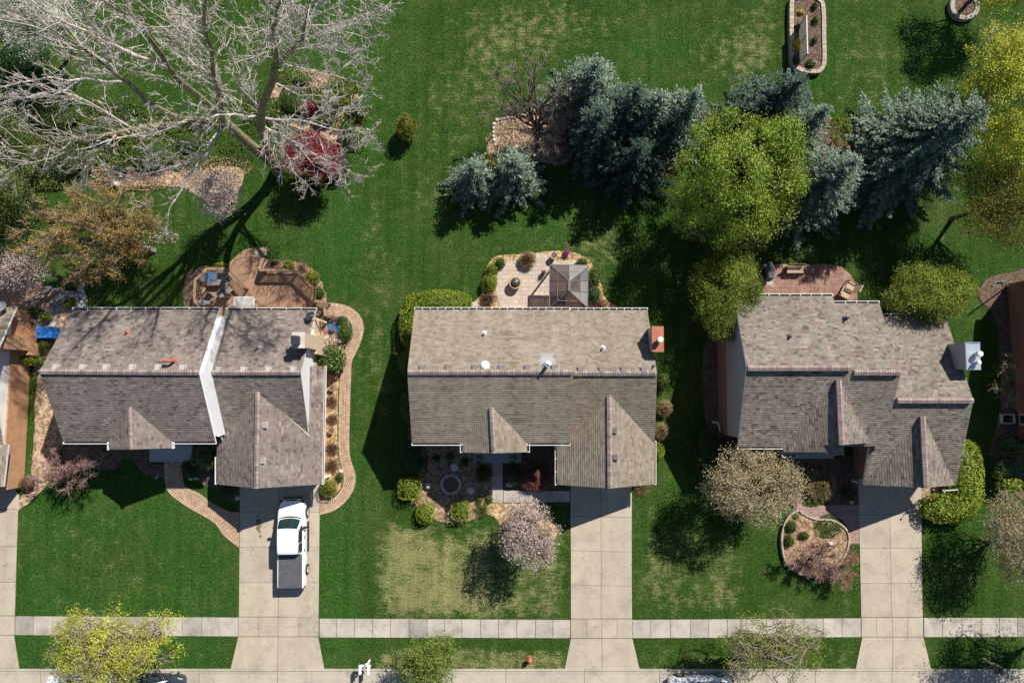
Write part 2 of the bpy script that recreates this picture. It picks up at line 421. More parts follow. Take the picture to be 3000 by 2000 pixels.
# leaves: dark, middle, light
L_LIME = mat_leaf('lime_leaves', [(0.05, 0.075, 0.008), (0.20, 0.25, 0.022), (0.42, 0.46, 0.06)], 0.35)
L_YELLOW = mat_leaf('yellow_leaves', [(0.13, 0.135, 0.012), (0.46, 0.47, 0.05), (0.70, 0.69, 0.15)], 0.35)
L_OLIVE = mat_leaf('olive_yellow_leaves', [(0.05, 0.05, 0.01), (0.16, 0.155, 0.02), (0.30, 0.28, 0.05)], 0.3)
L_BRIGHT = mat_leaf('bright_green_leaves', [(0.035, 0.07, 0.007), (0.17, 0.25, 0.024), (0.42, 0.53, 0.09)], 0.3)
L_HEDGE = mat_leaf('hedge_leaves', [(0.045, 0.075, 0.007), (0.24, 0.30, 0.025), (0.50, 0.56, 0.10)], 0.25)
L_HOLLY = mat_leaf('glossy_leaves', [(0.018, 0.045, 0.008), (0.07, 0.12, 0.022), (0.22, 0.27, 0.07)], 0.2, 0.35, 0.4)
L_PRIVET = mat_leaf('privet_leaves', [(0.02, 0.045, 0.005), (0.125, 0.175, 0.020), (0.37, 0.42, 0.08)], 0.25, 0.6, 0.15)
L_YEW = mat_leaf('yew_needles', [(0.012, 0.032, 0.008), (0.035, 0.075, 0.016), (0.085, 0.14, 0.03)], 0.15)
L_ARB = mat_leaf('cedar_sprays', [(0.02, 0.035, 0.008), (0.075, 0.11, 0.022), (0.19, 0.22, 0.06)], 0.2)
L_GOLD = mat_leaf('golden_cypress', [(0.06, 0.07, 0.008), (0.24, 0.25, 0.03), (0.45, 0.44, 0.1)], 0.25)
L_BLUE = mat_leaf('blue_spruce_needles', [(0.014, 0.038, 0.026), (0.095, 0.145, 0.100), (0.34, 0.42, 0.30)], 0.08, 0.7)
L_SPRUCE = mat_leaf('green_spruce_needles', [(0.008, 0.026, 0.019), (0.042, 0.082, 0.058), (0.17, 0.235, 0.165)], 0.08, 0.7)
L_FRESH = mat_leaf('fresh_leaves', [(0.03, 0.055, 0.010), (0.10, 0.155, 0.022), (0.24, 0.31, 0.06)], 0.3)
L_RED = mat_leaf('red_maple_leaves', [(0.07, 0.008, 0.012), (0.24, 0.022, 0.036), (0.42, 0.07, 0.085)], 0.3)
L_BARB = mat_leaf('red_barberry', [(0.05, 0.016, 0.014), (0.20, 0.07, 0.05), (0.38, 0.17, 0.12)], 0.2)
L_PINK = mat_leaf('pale_pink_blossom', [(0.22, 0.15, 0.125), (0.50, 0.38, 0.36), (0.72, 0.62, 0.62)], 0.3)
L_CREAM = mat_leaf('cream_blossom', [(0.11, 0.09, 0.042), (0.35, 0.285, 0.165), (0.58, 0.50, 0.35)], 0.3)
L_WHITE = mat_leaf('white_blossom', [(0.14, 0.15, 0.12), (0.42, 0.44, 0.38), (0.66, 0.68, 0.62)], 0.3)
L_MAUVE = mat_leaf('dusty_pink_buds', [(0.16, 0.08, 0.07), (0.33, 0.19, 0.17), (0.48, 0.31, 0.28)], 0.25)
L_CORAL = mat_leaf('coral_buds', [(0.20, 0.08, 0.05), (0.42, 0.19, 0.13), (0.56, 0.33, 0.24)], 0.25)
L_ORANGE = mat_leaf('amber_buds', [(0.15, 0.08, 0.012), (0.38, 0.22, 0.03), (0.55, 0.40, 0.07)], 0.25)
L_MAGENTA = mat_leaf('magenta_flowers', [(0.2, 0.02, 0.12), (0.48, 0.06, 0.30), (0.65, 0.3, 0.5)], 0.2)
L_DAFF = mat_leaf('yellow_flowers', [(0.3, 0.22, 0.0), (0.6, 0.48, 0.01), (0.75, 0.65, 0.05)], 0.1)
L_STRAW = mat_leaf('dry_grass_blades', [(0.12, 0.085, 0.04), (0.30, 0.22, 0.11), (0.48, 0.38, 0.22)], 0.2)
L_RUSSET = mat_leaf('russet_stems', [(0.08, 0.045, 0.025), (0.2, 0.12, 0.07), (0.34, 0.24, 0.14)], 0.2)
L_PURPLE = mat_leaf('purple_leaves', [(0.03, 0.01, 0.03), (0.07, 0.03, 0.08), (0.16, 0.1, 0.18)], 0.2)
L_DEAD = mat_leaf('dead_leaves', [(0.13, 0.08, 0.045), (0.34, 0.22, 0.13), (0.55, 0.41, 0.28)], 0.1)

def mat_panel():
    m, nt, b = newmat('bronze_panel', 0.18, 0.6)
    f = attr(nt, 'tint')
    col = ramp(nt, f, [(0, (0.035, 0.026, 0.024)), (0.5, (0.13, 0.115, 0.11)), (1, (0.34, 0.335, 0.335))])  # pale grey end paints sky reflection into the panel colour
    ln(nt, col, b.inputs['Base Color'])
    tr = nt.nodes.new('ShaderNodeBsdfTransparent')
    tr.inputs['Color'].default_value = (0.33, 0.22, 0.16, 1)
    ms = nd(nt, 'ShaderNodeMixShader'); ms.inputs[0].default_value = 0.34
    ln(nt, b.outputs[0], ms.inputs[1]); ln(nt, tr.outputs[0], ms.inputs[2])
    ln(nt, ms.outputs[0], nt.nodes['Material Output'].inputs['Surface'])
    return m
PANEL = mat_panel()

# ---------------------------------------------------------------- mesh tools
ORG = {}
def link(name, me, parent=None, org=None):
    o = bpy.data.objects.new(name, me)
    COL.objects.link(o)
    if parent is not None:
        o.parent = parent
        ORG[o.name] = ORG[parent.name]
    else:
        o.location = org if org is not None else (0, 0, 0)
        ORG[o.name] = Vector(o.location)
    return o
def tag(o, label=None, cat=None, group=None, kind=None):
    if label: o['label'] = label
    if cat: o['category'] = cat
    if group: o['group'] = group
    if kind: o['kind'] = kind
    return o
def thing(name, label, cat, loc, group=None):
    o = bpy.data.objects.new(name, None)
    o.empty_display_size = 0.3
    COL.objects.link(o)
    o.location = loc
    ORG[o.name] = Vector(loc)
    return tag(o, label, cat, group)

class MB:
    def __init__(s): s.v = []; s.f = []; s.m = []; s.uv = []; s.t = []
    def face(s, pts, m=0, uv=None, t=0.5):
        i = len(s.v)
        s.v += [tuple(p) for p in pts]
        s.f.append(tuple(range(i, i + len(pts)))); s.m.append(m); s.uv.append(uv); s.t.append(t)
    def hexa(s, p, m=0, t=0.5):
        """p: 4 bottom corners then 4 top corners, counter-clockwise"""
        for q in ((3, 2, 1, 0), (4, 5, 6, 7), (0, 1, 5, 4), (1, 2, 6, 5), (2, 3, 7, 6), (3, 0, 4, 7)):
            s.face([p[k] for k in q], m, None, t)
    def box(s, c, size, rz=0.0, m=0, t=0.5):
        hx, hy, hz = size[0] / 2, size[1] / 2, size[2] / 2
        ca, sa = math.cos(rz), math.sin(rz)
        p = []
        for z in (-hz, hz):
            for x, y in ((-hx, -hy), (hx, -hy), (hx, hy), (-hx, hy)):
                p.append((c[0] + x * ca - y * sa, c[1] + x * sa + y * ca, c[2] + z))
        s.hexa(p, m, t)
    def beam(s, a, b, w, h, m=0, t=0.5):
        a, b = Vector(a), Vector(b)
        d = (b - a).normalized()
        side = Vector((-d.y, d.x, 0))
        side = side.normalized() if side.length > 1e-4 else Vector((1, 0, 0))
        up = d.cross(side) * -1
        if up.z < 0: up = -up
        p = []
        for k in (-1, 1):
            for q, sg in ((a, -1), (b, -1), (b, 1), (a, 1)):
                p.append(q + side * (sg * w / 2) + up * (k * h / 2))
        s.hexa(p, m, t)
    def prism(s, pts, z0, z1, m=0, t=0.5, side_m=None):
        a = sum(pts[i][0] * pts[(i + 1) % len(pts)][1] - pts[(i + 1) % len(pts)][0] * pts[i][1] for i in range(len(pts)))
        if a < 0: pts = pts[::-1]
        s.face([(p[0], p[1], z1) for p in pts], m, None, t)
        n = len(pts)
        for i in range(n):
            p, q = pts[i], pts[(i + 1) % n]
            s.face([(p[0], p[1], z0), (q[0], q[1], z0), (q[0], q[1], z1), (p[0], p[1], z1)], m if side_m is None else side_m, None, t)
    def slab(s, pts, th, m=0, em=0, t=0.5):
        """sloped slab: pts is the top outline, seen from above"""
        a = sum(pts[i][0] * pts[(i + 1) % len(pts)][1] - pts[(i + 1) % len(pts)][0] * pts[i][1] for i in range(len(pts)))
        if a < 0: pts = pts[::-1]
        s.face(pts, m, None, t)
        n = len(pts)
        lo = [(p[0], p[1], p[2] - th) for p in pts]
        s.face(lo[::-1], em)
        for i in range(n):
            j = (i + 1) % n
            s.face([lo[i], lo[j], pts[j], pts[i]], em)
    def tube(s, path, rad, n=8, m=0, caps=True):
        path = [Vector(p) for p in path]
        if not hasattr(rad, '__len__'): rad = [rad] * len(path)
        rings = []
        for i, p in enumerate(path):
            d = (path[min(i + 1, len(path) - 1)] - path[max(i - 1, 0)]).normalized()
            u = d.cross(Vector((0, 0, 1)))
            if u.length < 1e-3: u = Vector((1, 0, 0))
            u.normalize(); w = u.cross(d)
            rings.append([p + (u * math.cos(2 * math.pi * k / n) + w * math.sin(2 * math.pi * k / n)) * rad[i] for k in range(n)])
        for a, b in zip(rings, rings[1:]):
            for k in range(n):
                s.face([a[k], b[k], b[(k + 1) % n], a[(k + 1) % n]], m)
        if caps:
            s.face(rings[0], m); s.face(rings[-1][::-1], m)
    def lathe(s, c, prof, n=20, m=0, sx=1.0, sy=1.0, rz=0.0):
        ca, sa = math.cos(rz), math.sin(rz)
        rings = []
        for r, z in prof:
            ring = []
            for k in range(n):
                x = sx * r * math.cos(2 * math.pi * k / n); y = sy * r * math.sin(2 * math.pi * k / n)
                ring.append((c[0] + x * ca - y * sa, c[1] + x * sa + y * ca, c[2] + z))
            rings.append(ring)
        for a, b in zip(rings, rings[1:]):
            for k in range(n):
                s.face([a[k], a[(k + 1) % n], b[(k + 1) % n], b[k]], m)
        if prof[-1][0] > 1e-3: s.face(rings[-1], m)
        if prof[0][0] > 1e-3: s.face(rings[0][::-1], m)
    def build(s, name, mats, parent=None, smooth=False, org=None, weld=False):
        if not isinstance(mats, (list, tuple)): mats = [mats]
        if parent is not None: o3 = ORG[parent.name]
        else: o3 = Vector(org) if org is not None else Vector((0, 0, 0))
        me = bpy.data.meshes.new(name)
        me.from_pydata([(v[0] - o3.x, v[1] - o3.y, v[2] - o3.z) for v in s.v], [], s.f)
        for m in mats: me.materials.append(m)
        me.polygons.foreach_set('material_index', s.m)
        uvl = me.uv_layers.new(name='UVMap')
        data = np.zeros(len(me.loops) * 2, np.float32)
        k = 0
        for fi, f in enumerate(s.f):
            uv = s.uv[fi]
            if uv is None:
                n = me.polygons[fi].normal
                tt = Vector((-n.y, n.x, 0))
                if tt.length < 0.02: tx, ty = Vector((1, 0, 0)), Vector((0, 1, 0))
                else:
                    tx = tt.normalized(); ty = n.cross(tx)
                for vi in f:
                    v = Vector(s.v[vi])
                    data[k] = v.dot(tx); data[k + 1] = v.dot(ty); k += 2
            else:
                for q in uv:
                    data[k] = q[0]; data[k + 1] = q[1]; k += 2
        uvl.data.foreach_set('uv', data)
        at = me.attributes.new('tint', 'FLOAT', 'FACE')
        at.data.foreach_set('value', np.array(s.t, np.float32))
        if weld:
            import bmesh
            bm = bmesh.new(); bm.from_mesh(me)
            bmesh.ops.remove_doubles(bm, verts=bm.verts, dist=1e-4)
            bm.to_mesh(me); bm.free()
        if smooth: me.polygons.foreach_set('use_smooth', [True] * len(me.polygons))
        return link(name, me, parent, o3 if parent is None else None)

def quads_mesh(name, V, tint, mats, parent=None, org=None, mi=None):
    """V: (N,4,3) array of quads in world space"""
    o3 = ORG[parent.name] if parent is not None else (Vector(org) if org is not None else Vector((0, 0, 0)))
    V = np.asarray(V, np.float32) - np.array(o3, np.float32)
    n = len(V)
    me = bpy.data.meshes.new(name)
    me.vertices.add(n * 4); me.loops.add(n * 4); me.polygons.add(n)
    me.vertices.foreach_set('co', V.reshape(-1))
    me.loops.foreach_set('vertex_index', np.arange(n * 4, dtype=np.int32))
    me.polygons.foreach_set('loop_start', np.arange(0, n * 4, 4, dtype=np.int32))
    try: me.polygons.foreach_set('loop_total', np.full(n, 4, np.int32))
    except Exception: pass
    if not isinstance(mats, (list, tuple)): mats = [mats]
    for m in mats: me.materials.append(m)
    if mi is not None: me.polygons.foreach_set('material_index', np.asarray(mi, np.int32))
    at = me.attributes.new('tint', 'FLOAT', 'FACE')
    at.data.foreach_set('value', np.clip(np.asarray(tint, np.float32), 0, 1))
    me.update(calc_edges=True)
    return link(name, me, parent, o3 if parent is None else None)

def unit(a): return a / np.maximum(np.linalg.norm(a, axis=-1, keepdims=True), 1e-9)

class Fol:
    """collects leaf-sized faces"""
    def __init__(s): s.q = []; s.t = []
    def leaves(s, c, nrm, size, tint, aspect=0.55, jit=0.9, axis=None):
        n = len(c)
        if n == 0: return
        nr = unit(nrm + rng.normal(0, jit, (n, 3)))
        a = rng.normal(0, 1, (n, 3)) if axis is None else axis + rng.normal(0, 0.25, (n, 3))
        u = unit(a - nr * np.sum(a * nr, 1, keepdims=True))
        w = np.cross(nr, u)
        L = (np.asarray(size) * rng.uniform(0.7, 1.3, n))[:, None]
        W = L * aspect
        q = np.stack([c - u * L * 0.5, c + w * W * 0.5 + u * L * 0.05, c + u * L * 0.5, c - w * W * 0.5 + u * L * 0.05], 1)
        s.q.append(q); s.t.append(np.broadcast_to(tint, (n,)).copy())
    def blades(s, p0, p1, width, tint):
        d = p1 - p0
        side = unit(np.cross(d, rng.normal(0, 1, d.shape)))
        w = np.broadcast_to(np.asarray(width), (len(p0),))[:, None]
        s.q.append(np.stack([p0 - side * w / 2, p0 + side * w / 2, p1 + side * w * 0.2, p1 - side * w * 0.2], 1))
        s.t.append(np.broadcast_to(tint, (len(p0),)).copy())
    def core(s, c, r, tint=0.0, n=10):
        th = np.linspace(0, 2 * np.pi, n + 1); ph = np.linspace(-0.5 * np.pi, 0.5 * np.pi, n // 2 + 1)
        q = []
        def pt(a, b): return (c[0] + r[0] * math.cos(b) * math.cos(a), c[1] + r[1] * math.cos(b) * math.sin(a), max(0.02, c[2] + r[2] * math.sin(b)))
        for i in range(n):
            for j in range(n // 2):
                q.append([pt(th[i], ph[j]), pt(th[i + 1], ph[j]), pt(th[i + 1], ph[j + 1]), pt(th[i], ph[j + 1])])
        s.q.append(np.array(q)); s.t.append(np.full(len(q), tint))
    def build(s, name, mat, parent=None, org=None):
        return quads_mesh(name, np.concatenate(s.q), np.concatenate(s.t), mat, parent, org)

class Twigs:
    """collects tapered branch segments"""
    def __init__(s): s.a = []; s.b = []; s.r0 = []; s.r1 = []
    def seg(s, a, b, r0, r1): s.a.append(tuple(a)); s.b.append(tuple(b)); s.r0.append(r0); s.r1.append(r1)
    def path(s, pts, rad):
        for i in range(len(pts) - 1): s.seg(pts[i], pts[i + 1], rad[i], rad[i + 1])
    def build(s, name, mat, parent=None, org=None, k=3):
        a = np.array(s.a); b = np.array(s.b); r0 = np.array(s.r0)[:, None]; r1 = np.array(s.r1)[:, None]
        d = unit(b - a)
        ref = np.where(np.abs(d[:, 2:3]) > 0.9, np.array([[1.0, 0, 0]]), np.array([[0, 0, 1.0]]))
        u = unit(np.cross(d, ref)); w = np.cross(d, u)
        qs = []
        b2 = b + d * (r1 * 0.5)
        for i in range(k):
            t0, t1 = 2 * np.pi * i / k, 2 * np.pi * (i + 1) / k
            e0 = u * math.cos(t0) + w * math.sin(t0); e1 = u * math.cos(t1) + w * math.sin(t1)
            qs.append(np.stack([a + e0 * r0, a + e1 * r0, b2 + e1 * r1, b2 + e0 * r1], 1))
        q = np.concatenate(qs)
        return quads_mesh(name, q, np.full(len(q), 0.5), mat, parent, org)

def smooth_loop(pts, n=6, closed=True):
    pts = [Vector((p[0], p[1], 0)) for p in pts]
    out = []
    N = len(pts)
    for i in range(N if closed else N - 1):
        if closed: p0, p1, p2, p3 = pts[i - 1], pts[i], pts[(i + 1) % N], pts[(i + 2) % N]
        else: p0, p1, p2, p3 = pts[max(i - 1, 0)], pts[i], pts[i + 1], pts[min(i + 2, N - 1)]
        for k in range(n):
            t = k / n
            out.append(0.5 * ((2 * p1) + (p2 - p0) * t + (2 * p0 - 5 * p1 + 4 * p2 - p3) * t * t + (3 * p1 - p0 - 3 * p2 + p3) * t ** 3))
    if not closed: out.append(pts[-1])
    return out
def pxl(pts, h=0.0): return [P(x, y, h) for x, y in pts]
# ---------------------------------------------------------------- ground
def make_ground():
    xs = np.concatenate([[-400, -200, -100, -60], np.arange(-44, 44.01, 0.45), [60, 100, 200, 400]])
    ys = np.concatenate([[-400, -200, -100, -50], np.arange(-26, 32.01, 0.45), [50, 100, 200, 400]])
    X, Y = np.meshgrid(xs, ys)
    n, m = len(xs), len(ys)
    v = np.stack([X.ravel(), Y.ravel(), np.zeros(n * m)], 1)
    idx = np.arange(n * m).reshape(m, n)
    f = np.stack([idx[:-1, :-1], idx[:-1, 1:], idx[1:, 1:], idx[1:, :-1]], -1).reshape(-1, 4)
    px = 1500 + v[:, 0] * 42; py = 1120 - v[:, 1] * 42
    dry = np.full(len(v), 0.0); lush = np.full(len(v), 0.3)
    def sm(t): t = np.clip(t, 0, 1); return t * t * (3 - 2 * t)
    def box(x0, y0, x1, y1, e): return sm((px - x0) / e) * sm((x1 - px) / e) * sm((py - y0) / e) * sm((y1 - py) / e)
    def gs(x, y, rx, ry, k=1.0): return k * np.exp(-(((px - x) / rx) ** 2 + ((py - y) / ry) ** 2))
    # straw-coloured front lawn of the middle house
    dry += 0.70 * box(1080, 1490, 1690, 1830, 90) + gs(1200, 1600, 90, 70, 0.12) + gs(1300, 1740, 160, 40, 0.14)
    dry -= gs(1340, 1560, 120, 40, 0.3) + gs(1560, 1700, 90, 70, 0.35) + gs(1470, 1660, 80, 60, 0.2)
    dry += 0.55 * box(1100, 1872, 1665, 1962, 26) + 0.22 * box(1860, 1872, 2500, 1962, 30)
    dry += 0.24 * box(1855, 1500, 2180, 1815, 70) + gs(1900, 1680, 60, 90, 0.22) + gs(2120, 1720, 90, 80, 0.15)
    # strip between the first two houses, back lawns
    dry += gs(1110, 1000, 45, 260, 0.26) + gs(1085, 700, 30, 120, 0.18)
    dry += gs(1430, 120, 110, 160, 0.26) + gs(1560, 80, 130, 90, 0.30) + gs(1680, 30, 120, 50, 0.22) + gs(1790, 60, 90, 90, 0.12)
    dry += gs(2200, 130, 75, 110, 0.42) + gs(2260, 60, 40, 120, 0.25) + gs(2080, 150, 90, 80, 0.2)
    dry += gs(2560, 230, 150, 140, 0.17) + gs(2650, 300, 80, 50, 0.22) + gs(2520, 90, 70, 80, 0.12)
    dry += gs(1290, 300, 110, 170, 0.20) + gs(1420, 260, 90, 60, 0.12) + gs(1720, 740, 110, 90, 0.24) + gs(1800, 690, 60, 70, 0.15)
    dry += gs(1345, 470, 60, 50, 0.2) + gs(1240, 560, 50, 60, 0.12)
    dry += gs(260, 1560, 110, 70, 0.16) + gs(420, 1700, 160, 60, 0.16) + gs(60, 1730, 40, 80, 0.2)
    dry -= gs(1900, 130, 110, 90, 0.2) + gs(1180, 220, 120, 120, 0.1)
    lush += 0.55 * box(0, 1300, 1090, 1970, 50) + 0.35 * box(900, 500, 1080, 1500, 60) + 0.4 * box(800, -100, 1250, 520, 120)
    lush += gs(1900, 120, 120, 90, 0.6) + gs(1000, 690, 260, 110, 0.35) + gs(2450, 120, 60, 160, 0.5)
    lush += 0.4 * box(2120, 1300, 3000, 1560, 60) + gs(1620, 660, 140, 60, 0.4) + 0.5 * box(1640, 1690, 1690, 1815, 25)
    lush -= gs(330, 1640, 170, 70, 0.4) + gs(560, 1760, 100, 40, -0.1)
    me = bpy.data.meshes.new('ground')
    me.from_pydata(v.tolist(), [], f.tolist())
    me.materials.append(GRASS)
    arc = gs(1755, 745, 95, 95, 1.0)
    for nm, a in (('dry', dry), ('lush', lush), ('arc', arc)):
        at = me.attributes.new(nm, 'FLOAT', 'POINT')
        at.data.foreach_set('value', np.clip(a, 0, 1).astype(np.float32))
    tag(link('ground', me), kind='structure')
make_ground()

def grid_slabs(mb, rows, gap=0.022, z=0.04, tints=None):
    """rows: list of photo-pixel polylines, one per joint; slabs fill between them"""
    for ri in range(len(rows) - 1):
        a, b = rows[ri], rows[ri + 1]
        for k in range(len(a) - 1):
            q = [P(*a[k]), P(*a[k + 1]), P(*b[k + 1]), P(*b[k])]
            c = sum(q, Vector()) / 4
            q = [p + (c - p).normalized() * gap * 0.75 for p in q]
            t = tints() if tints else 0.5 + random.uniform(-0.12, 0.12)
            mb.prism([(p.x, p.y) for p in q], 0.0, z + random.uniform(-0.004, 0.004), 0, t)
def lerp(a, b, t): return a + (b - a) * t
def strip_row(y, xs): return [(x, y) for x in xs]

# road with kerb and gutter
mb = MB()
xr = [-900, -60, 120, 352, 583, 813, 1040, 1260, 1482, 1712, 1932, 2160, 2388, 2613, 2840, 3070, 3900]
for i in range(len(xr) - 1):
    q = [P(xr[i], 1972), P(xr[i + 1], 1972), P(xr[i + 1], 2230), P(xr[i], 2230)]
    c = sum(q, Vector()) / 4
    q = [p + Vector(((c.x > p.x) * 0.03 - 0.015, 0, 0)) for p in q]
    mb.prism([(p.x, p.y) for p in q], -0.03, 0.006, 0, 0.5 + random.uniform(-0.08, 0.08))
tag(mb.build('road', CONC_R), kind='structure')
mb = MB()
for i in range(len(xr) - 1):
    for y0, y1, z in ((1957.5, 1963.5, 0.085), (1963.8, 1971.6, 0.03)):
        q = [P(xr[i], y0), P(xr[i + 1], y0), P(xr[i + 1], y1), P(xr[i], y1)]
        q[0].x += 0.012; q[3].x += 0.012; q[1].x -= 0.012; q[2].x -= 0.012
        mb.prism([(p.x, p.y) for p in q], -0.03, z, 0, 0.5 + random.uniform(-0.1, 0.1))
tag(mb.build('kerb', CONC_R), kind='structure')

# sidewalk
mb = MB()
def sidewalk(x0, x1, y0a, y0b, y1a, y1b, n, t):
    xs = [lerp(x0, x1, i / n) + (0 if i in (0, n) else random.uniform(-3, 3)) for i in range(n + 1)]
    f = lambda x: (x - x0) / (x1 - x0)
    grid_slabs(mb, [[(x, lerp(y0a, y0b, f(x))) for x in xs], [(x, lerp(y1a, y1b, f(x))) for x in xs]], 0.03, 0.035, t)
tr = lambda: random.choice([0.5, 0.55, 0.6, 0.42, 0.36, 0.5, 0.62, 0.15])
sidewalk(-430, -80, 1802, 1803, 1857, 1858, 7, tr)
sidewalk(45, 699, 1803, 1807, 1859, 1863, 12, tr)
sidewalk(936, 1671, 1810, 1814, 1866, 1868, 14, tr)
sidewalk(1853, 2522, 1814, 1809, 1868, 1865, 12, tr)
sidewalk(2706, 3090, 1808, 1808, 1865, 1864, 7, tr)
tag(mb.build('sidewalk', CONC_W), kind='structure')

def driveway(rows, walk_y, x4, flare):
    mb = MB()
    grid_slabs(mb, rows, 0.022, 0.04)
    xs = x4
    grid_slabs(mb, [strip_row(walk_y[0], xs), strip_row(walk_y[1], xs)], 0.022, 0.04)
    grid_slabs(mb, flare, 0.022, 0.04)
    tag(mb.build('driveway', CONC), kind='structure')
driveway([[(702, 1390), (818, 1390), (938, 1390)], [(703, 1500), (819, 1500), (937, 1500)], [(702, 1602), (818, 1602), (936, 1602)],
          [(701, 1704), (817, 1704), (935, 1704)], [(700, 1805), (816, 1805), (934, 1807)]], (1806, 1863), [699, 757, 816, 876, 934],
         [[(698, 1864), (816, 1864), (933, 1864)], [(676, 1957), (813, 1958), (951, 1959)]])
driveway([[(1671, 1395), (1760, 1395), (1851, 1395)], [(1671, 1511), (1760, 1512), (1851, 1515)], [(1672, 1612), (1761, 1614), (1851, 1615)],
          [(1672, 1711), (1761, 1714), (1851, 1716)], [(1672, 1811), (1761, 1811), (1852, 1811)]], (1812, 1868), [1672, 1719, 1763, 1808, 1853],
         [[(1672, 1869), (1763, 1869), (1853, 1869)], [(1654, 1958), (1764, 1958), (1874, 1958)]])
driveway([[(2513, 1400), (2605, 1400), (2698, 1400)], [(2516, 1506), (2606, 1506), (2699, 1506)], [(2518, 1604), (2608, 1604), (2700, 1604)],
          [(2520, 1707), (2610, 1707), (2701, 1707)], [(2522, 1806), (2612, 1806), (2703, 1806)]], (1807, 1864), [2523, 2567, 2614, 2658, 2704],
         [[(2525, 1865), (2615, 1865), (2705, 1865)], [(2506, 1957), (2614, 1957), (2727, 1957)]])
driveway([[(-140, 1380), (-40, 1380), (20, 1380), (58, 1455)], [(-140, 1490), (-40, 1490), (20, 1490), (54, 1490)], [(-140, 1600), (-40, 1600), (20, 1600), (50, 1600)],
          [(-140, 1704), (-40, 1704), (20, 1704), (47, 1704)], [(-140, 1802), (-40, 1802), (20, 1802), (44, 1802)]], (1803, 1858), [-140, -80, -20, 44],
         [[(-140, 1859), (-40, 1859), (42, 1859)], [(-160, 1957), (-40, 1957), (57, 1957)]])

# paved paths laid as strips with edging courses
def resample(pts, n):
    pts = [Vector((p[0], p[1], 0)) for p in pts]
    L = [0]
    for a, b in zip(pts, pts[1:]): L.append(L[-1] + (b - a).length)
    out = []
    for i in range(n):
        t = L[-1] * i / (n - 1)
        k = max(j for j in range(len(L)) if L[j] <= t + 1e-6)
        k = min(k, len(pts) - 2)
        out.append(pts[k].lerp(pts[k + 1], (t - L[k]) / max(L[k + 1] - L[k], 1e-6)))
    return out
def paved_strip(left, right, mats, edge=0.2, z=0.045, n=70, name='path'):
    lf = resample(smooth_loop(pxl(left), 6, False), n); rt = resample(smooth_loop(pxl(right), 6, False), n)
    mb = MB(); v = 0
    for i in range(n - 1):
        a0, b0, a1, b1 = lf[i], rt[i], lf[i + 1], rt[i + 1]
        dv = ((a1 + b1) - (a0 + b0)).length / 2
        def cut(a, b):
            w = (b - a).length; e = min(edge / max(w, 0.01), 0.3)
            return [a, a.lerp(b, e), a.lerp(b, 1 - e), b], w
        c0, w0 = cut(a0, b0); c1, w1 = cut(a1, b1)
        for k, mi, zz in ((0, 1, z), (1, 0, z - 0.004), (2, 1, z)):
            q = [c0[k], c0[k + 1], c1[k + 1], c1[k]]
            if k == 1: uv = [(v, edge), (v, w0 - edge), (v + dv, w1 - edge), (v + dv, edge)]
            else: uv = [(v, 0), (v, edge), (v + dv, edge), (v + dv, 0)]
            pts = [(p.x, p.y, zz) for p in q]
            ar = (q[1] - q[0]).cross(q[2] - q[0]).z
            if ar < 0: pts = pts[::-1]; uv = uv[::-1]
            mb.face(pts, mi, uv)
        for a, b in ((a0, a1), (b1, b0)):
            mb.face([(a.x, a.y, 0), (b.x, b.y, 0), (b.x, b.y, z), (a.x, a.y, z)], 1)
        v += dv
    tag(mb.build(name, mats), kind='structure')
paved_strip([(952, 887), (985, 888), (1022, 897), (1052, 920), (1066, 952), (1062, 990), (1048, 1025), (1032, 1060), (1029, 1110), (1026, 1200), (1024, 1300), (1028, 1345), (1042, 1390), (1038, 1430), (1015, 1467), (980, 1495), (938, 1508)],
            [(952, 938), (982, 931), (1003, 926), (1022, 936), (1032, 957), (1030, 982), (1018, 1008), (1007, 1035), (1003, 1065), (996, 1110), (993, 1200), (992, 1300), (996, 1345), (1006, 1385), (1006, 1415), (994, 1442), (970, 1462), (938, 1468)],
            [PAVE_TAN, PAVE_EDGE], 0.22, n=110)
paved_strip([(481, 1345), (482, 1385), (485, 1420), (502, 1450), (555, 1488), (605, 1516), (634, 1537), (656, 1568), (701, 1604)],
            [(534, 1345), (536, 1385), (540, 1419), (560, 1434), (585, 1445), (622, 1473), (655, 1490), (678, 1498), (702, 1499)],
            [PAVE_TAN, PAVE_EDGE], 0.2)
def paved_area(pts, mat, z, name, smooth=0, edge=None, h=0.0):
    p = pxl(pts)
    if smooth: p = smooth_loop(p, smooth)
    mb = MB(); mb.prism([(q.x, q.y) for q in p], 0.0, z)
    return tag(mb.build(name, mat), kind='structure')
paved_area([(700, 792), (655, 800), (653, 790), (668, 775), (690, 752), (715, 733), (745, 725), (783, 724), (782, 745), (770, 760), (768, 790)], PAVE_TAN, 0.04, 'path')
paved_area([(2318, 1420), (2335, 1440), (2360, 1464), (2405, 1480), (2516, 1477), (2517, 1592), (2484, 1592), (2482, 1545), (2468, 1520), (2440, 1517), (2372, 1516), (2340, 1498), (2308, 1468)], PAVE_PINK, 0.045, 'path')
paved_area([(2227, 775), (2430, 774), (2465, 782), (2492, 806), (2510, 840), (2513, 900), (2236, 900), (2230, 850)], PAVE_RED, 0.05, 'patio')
paved_area([(1470, 925), (1466, 900), (1454, 865), (1452, 825), (1458, 800), (1470, 780), (1490, 765), (1515, 762), (1545, 772), (1567, 770), (1569, 745), (1585, 741), (1605, 746), (1607, 765), (1650, 764), (1690, 763), (1712, 775), (1735, 800), (1738, 925)], STAMPED, 0.07, 'patio')
paved_area([(-60, 820), (60, 812), (120, 828), (170, 862), (150, 905), (100, 915), (-60, 900)], PAVE_OLD, 0.03, 'patio')
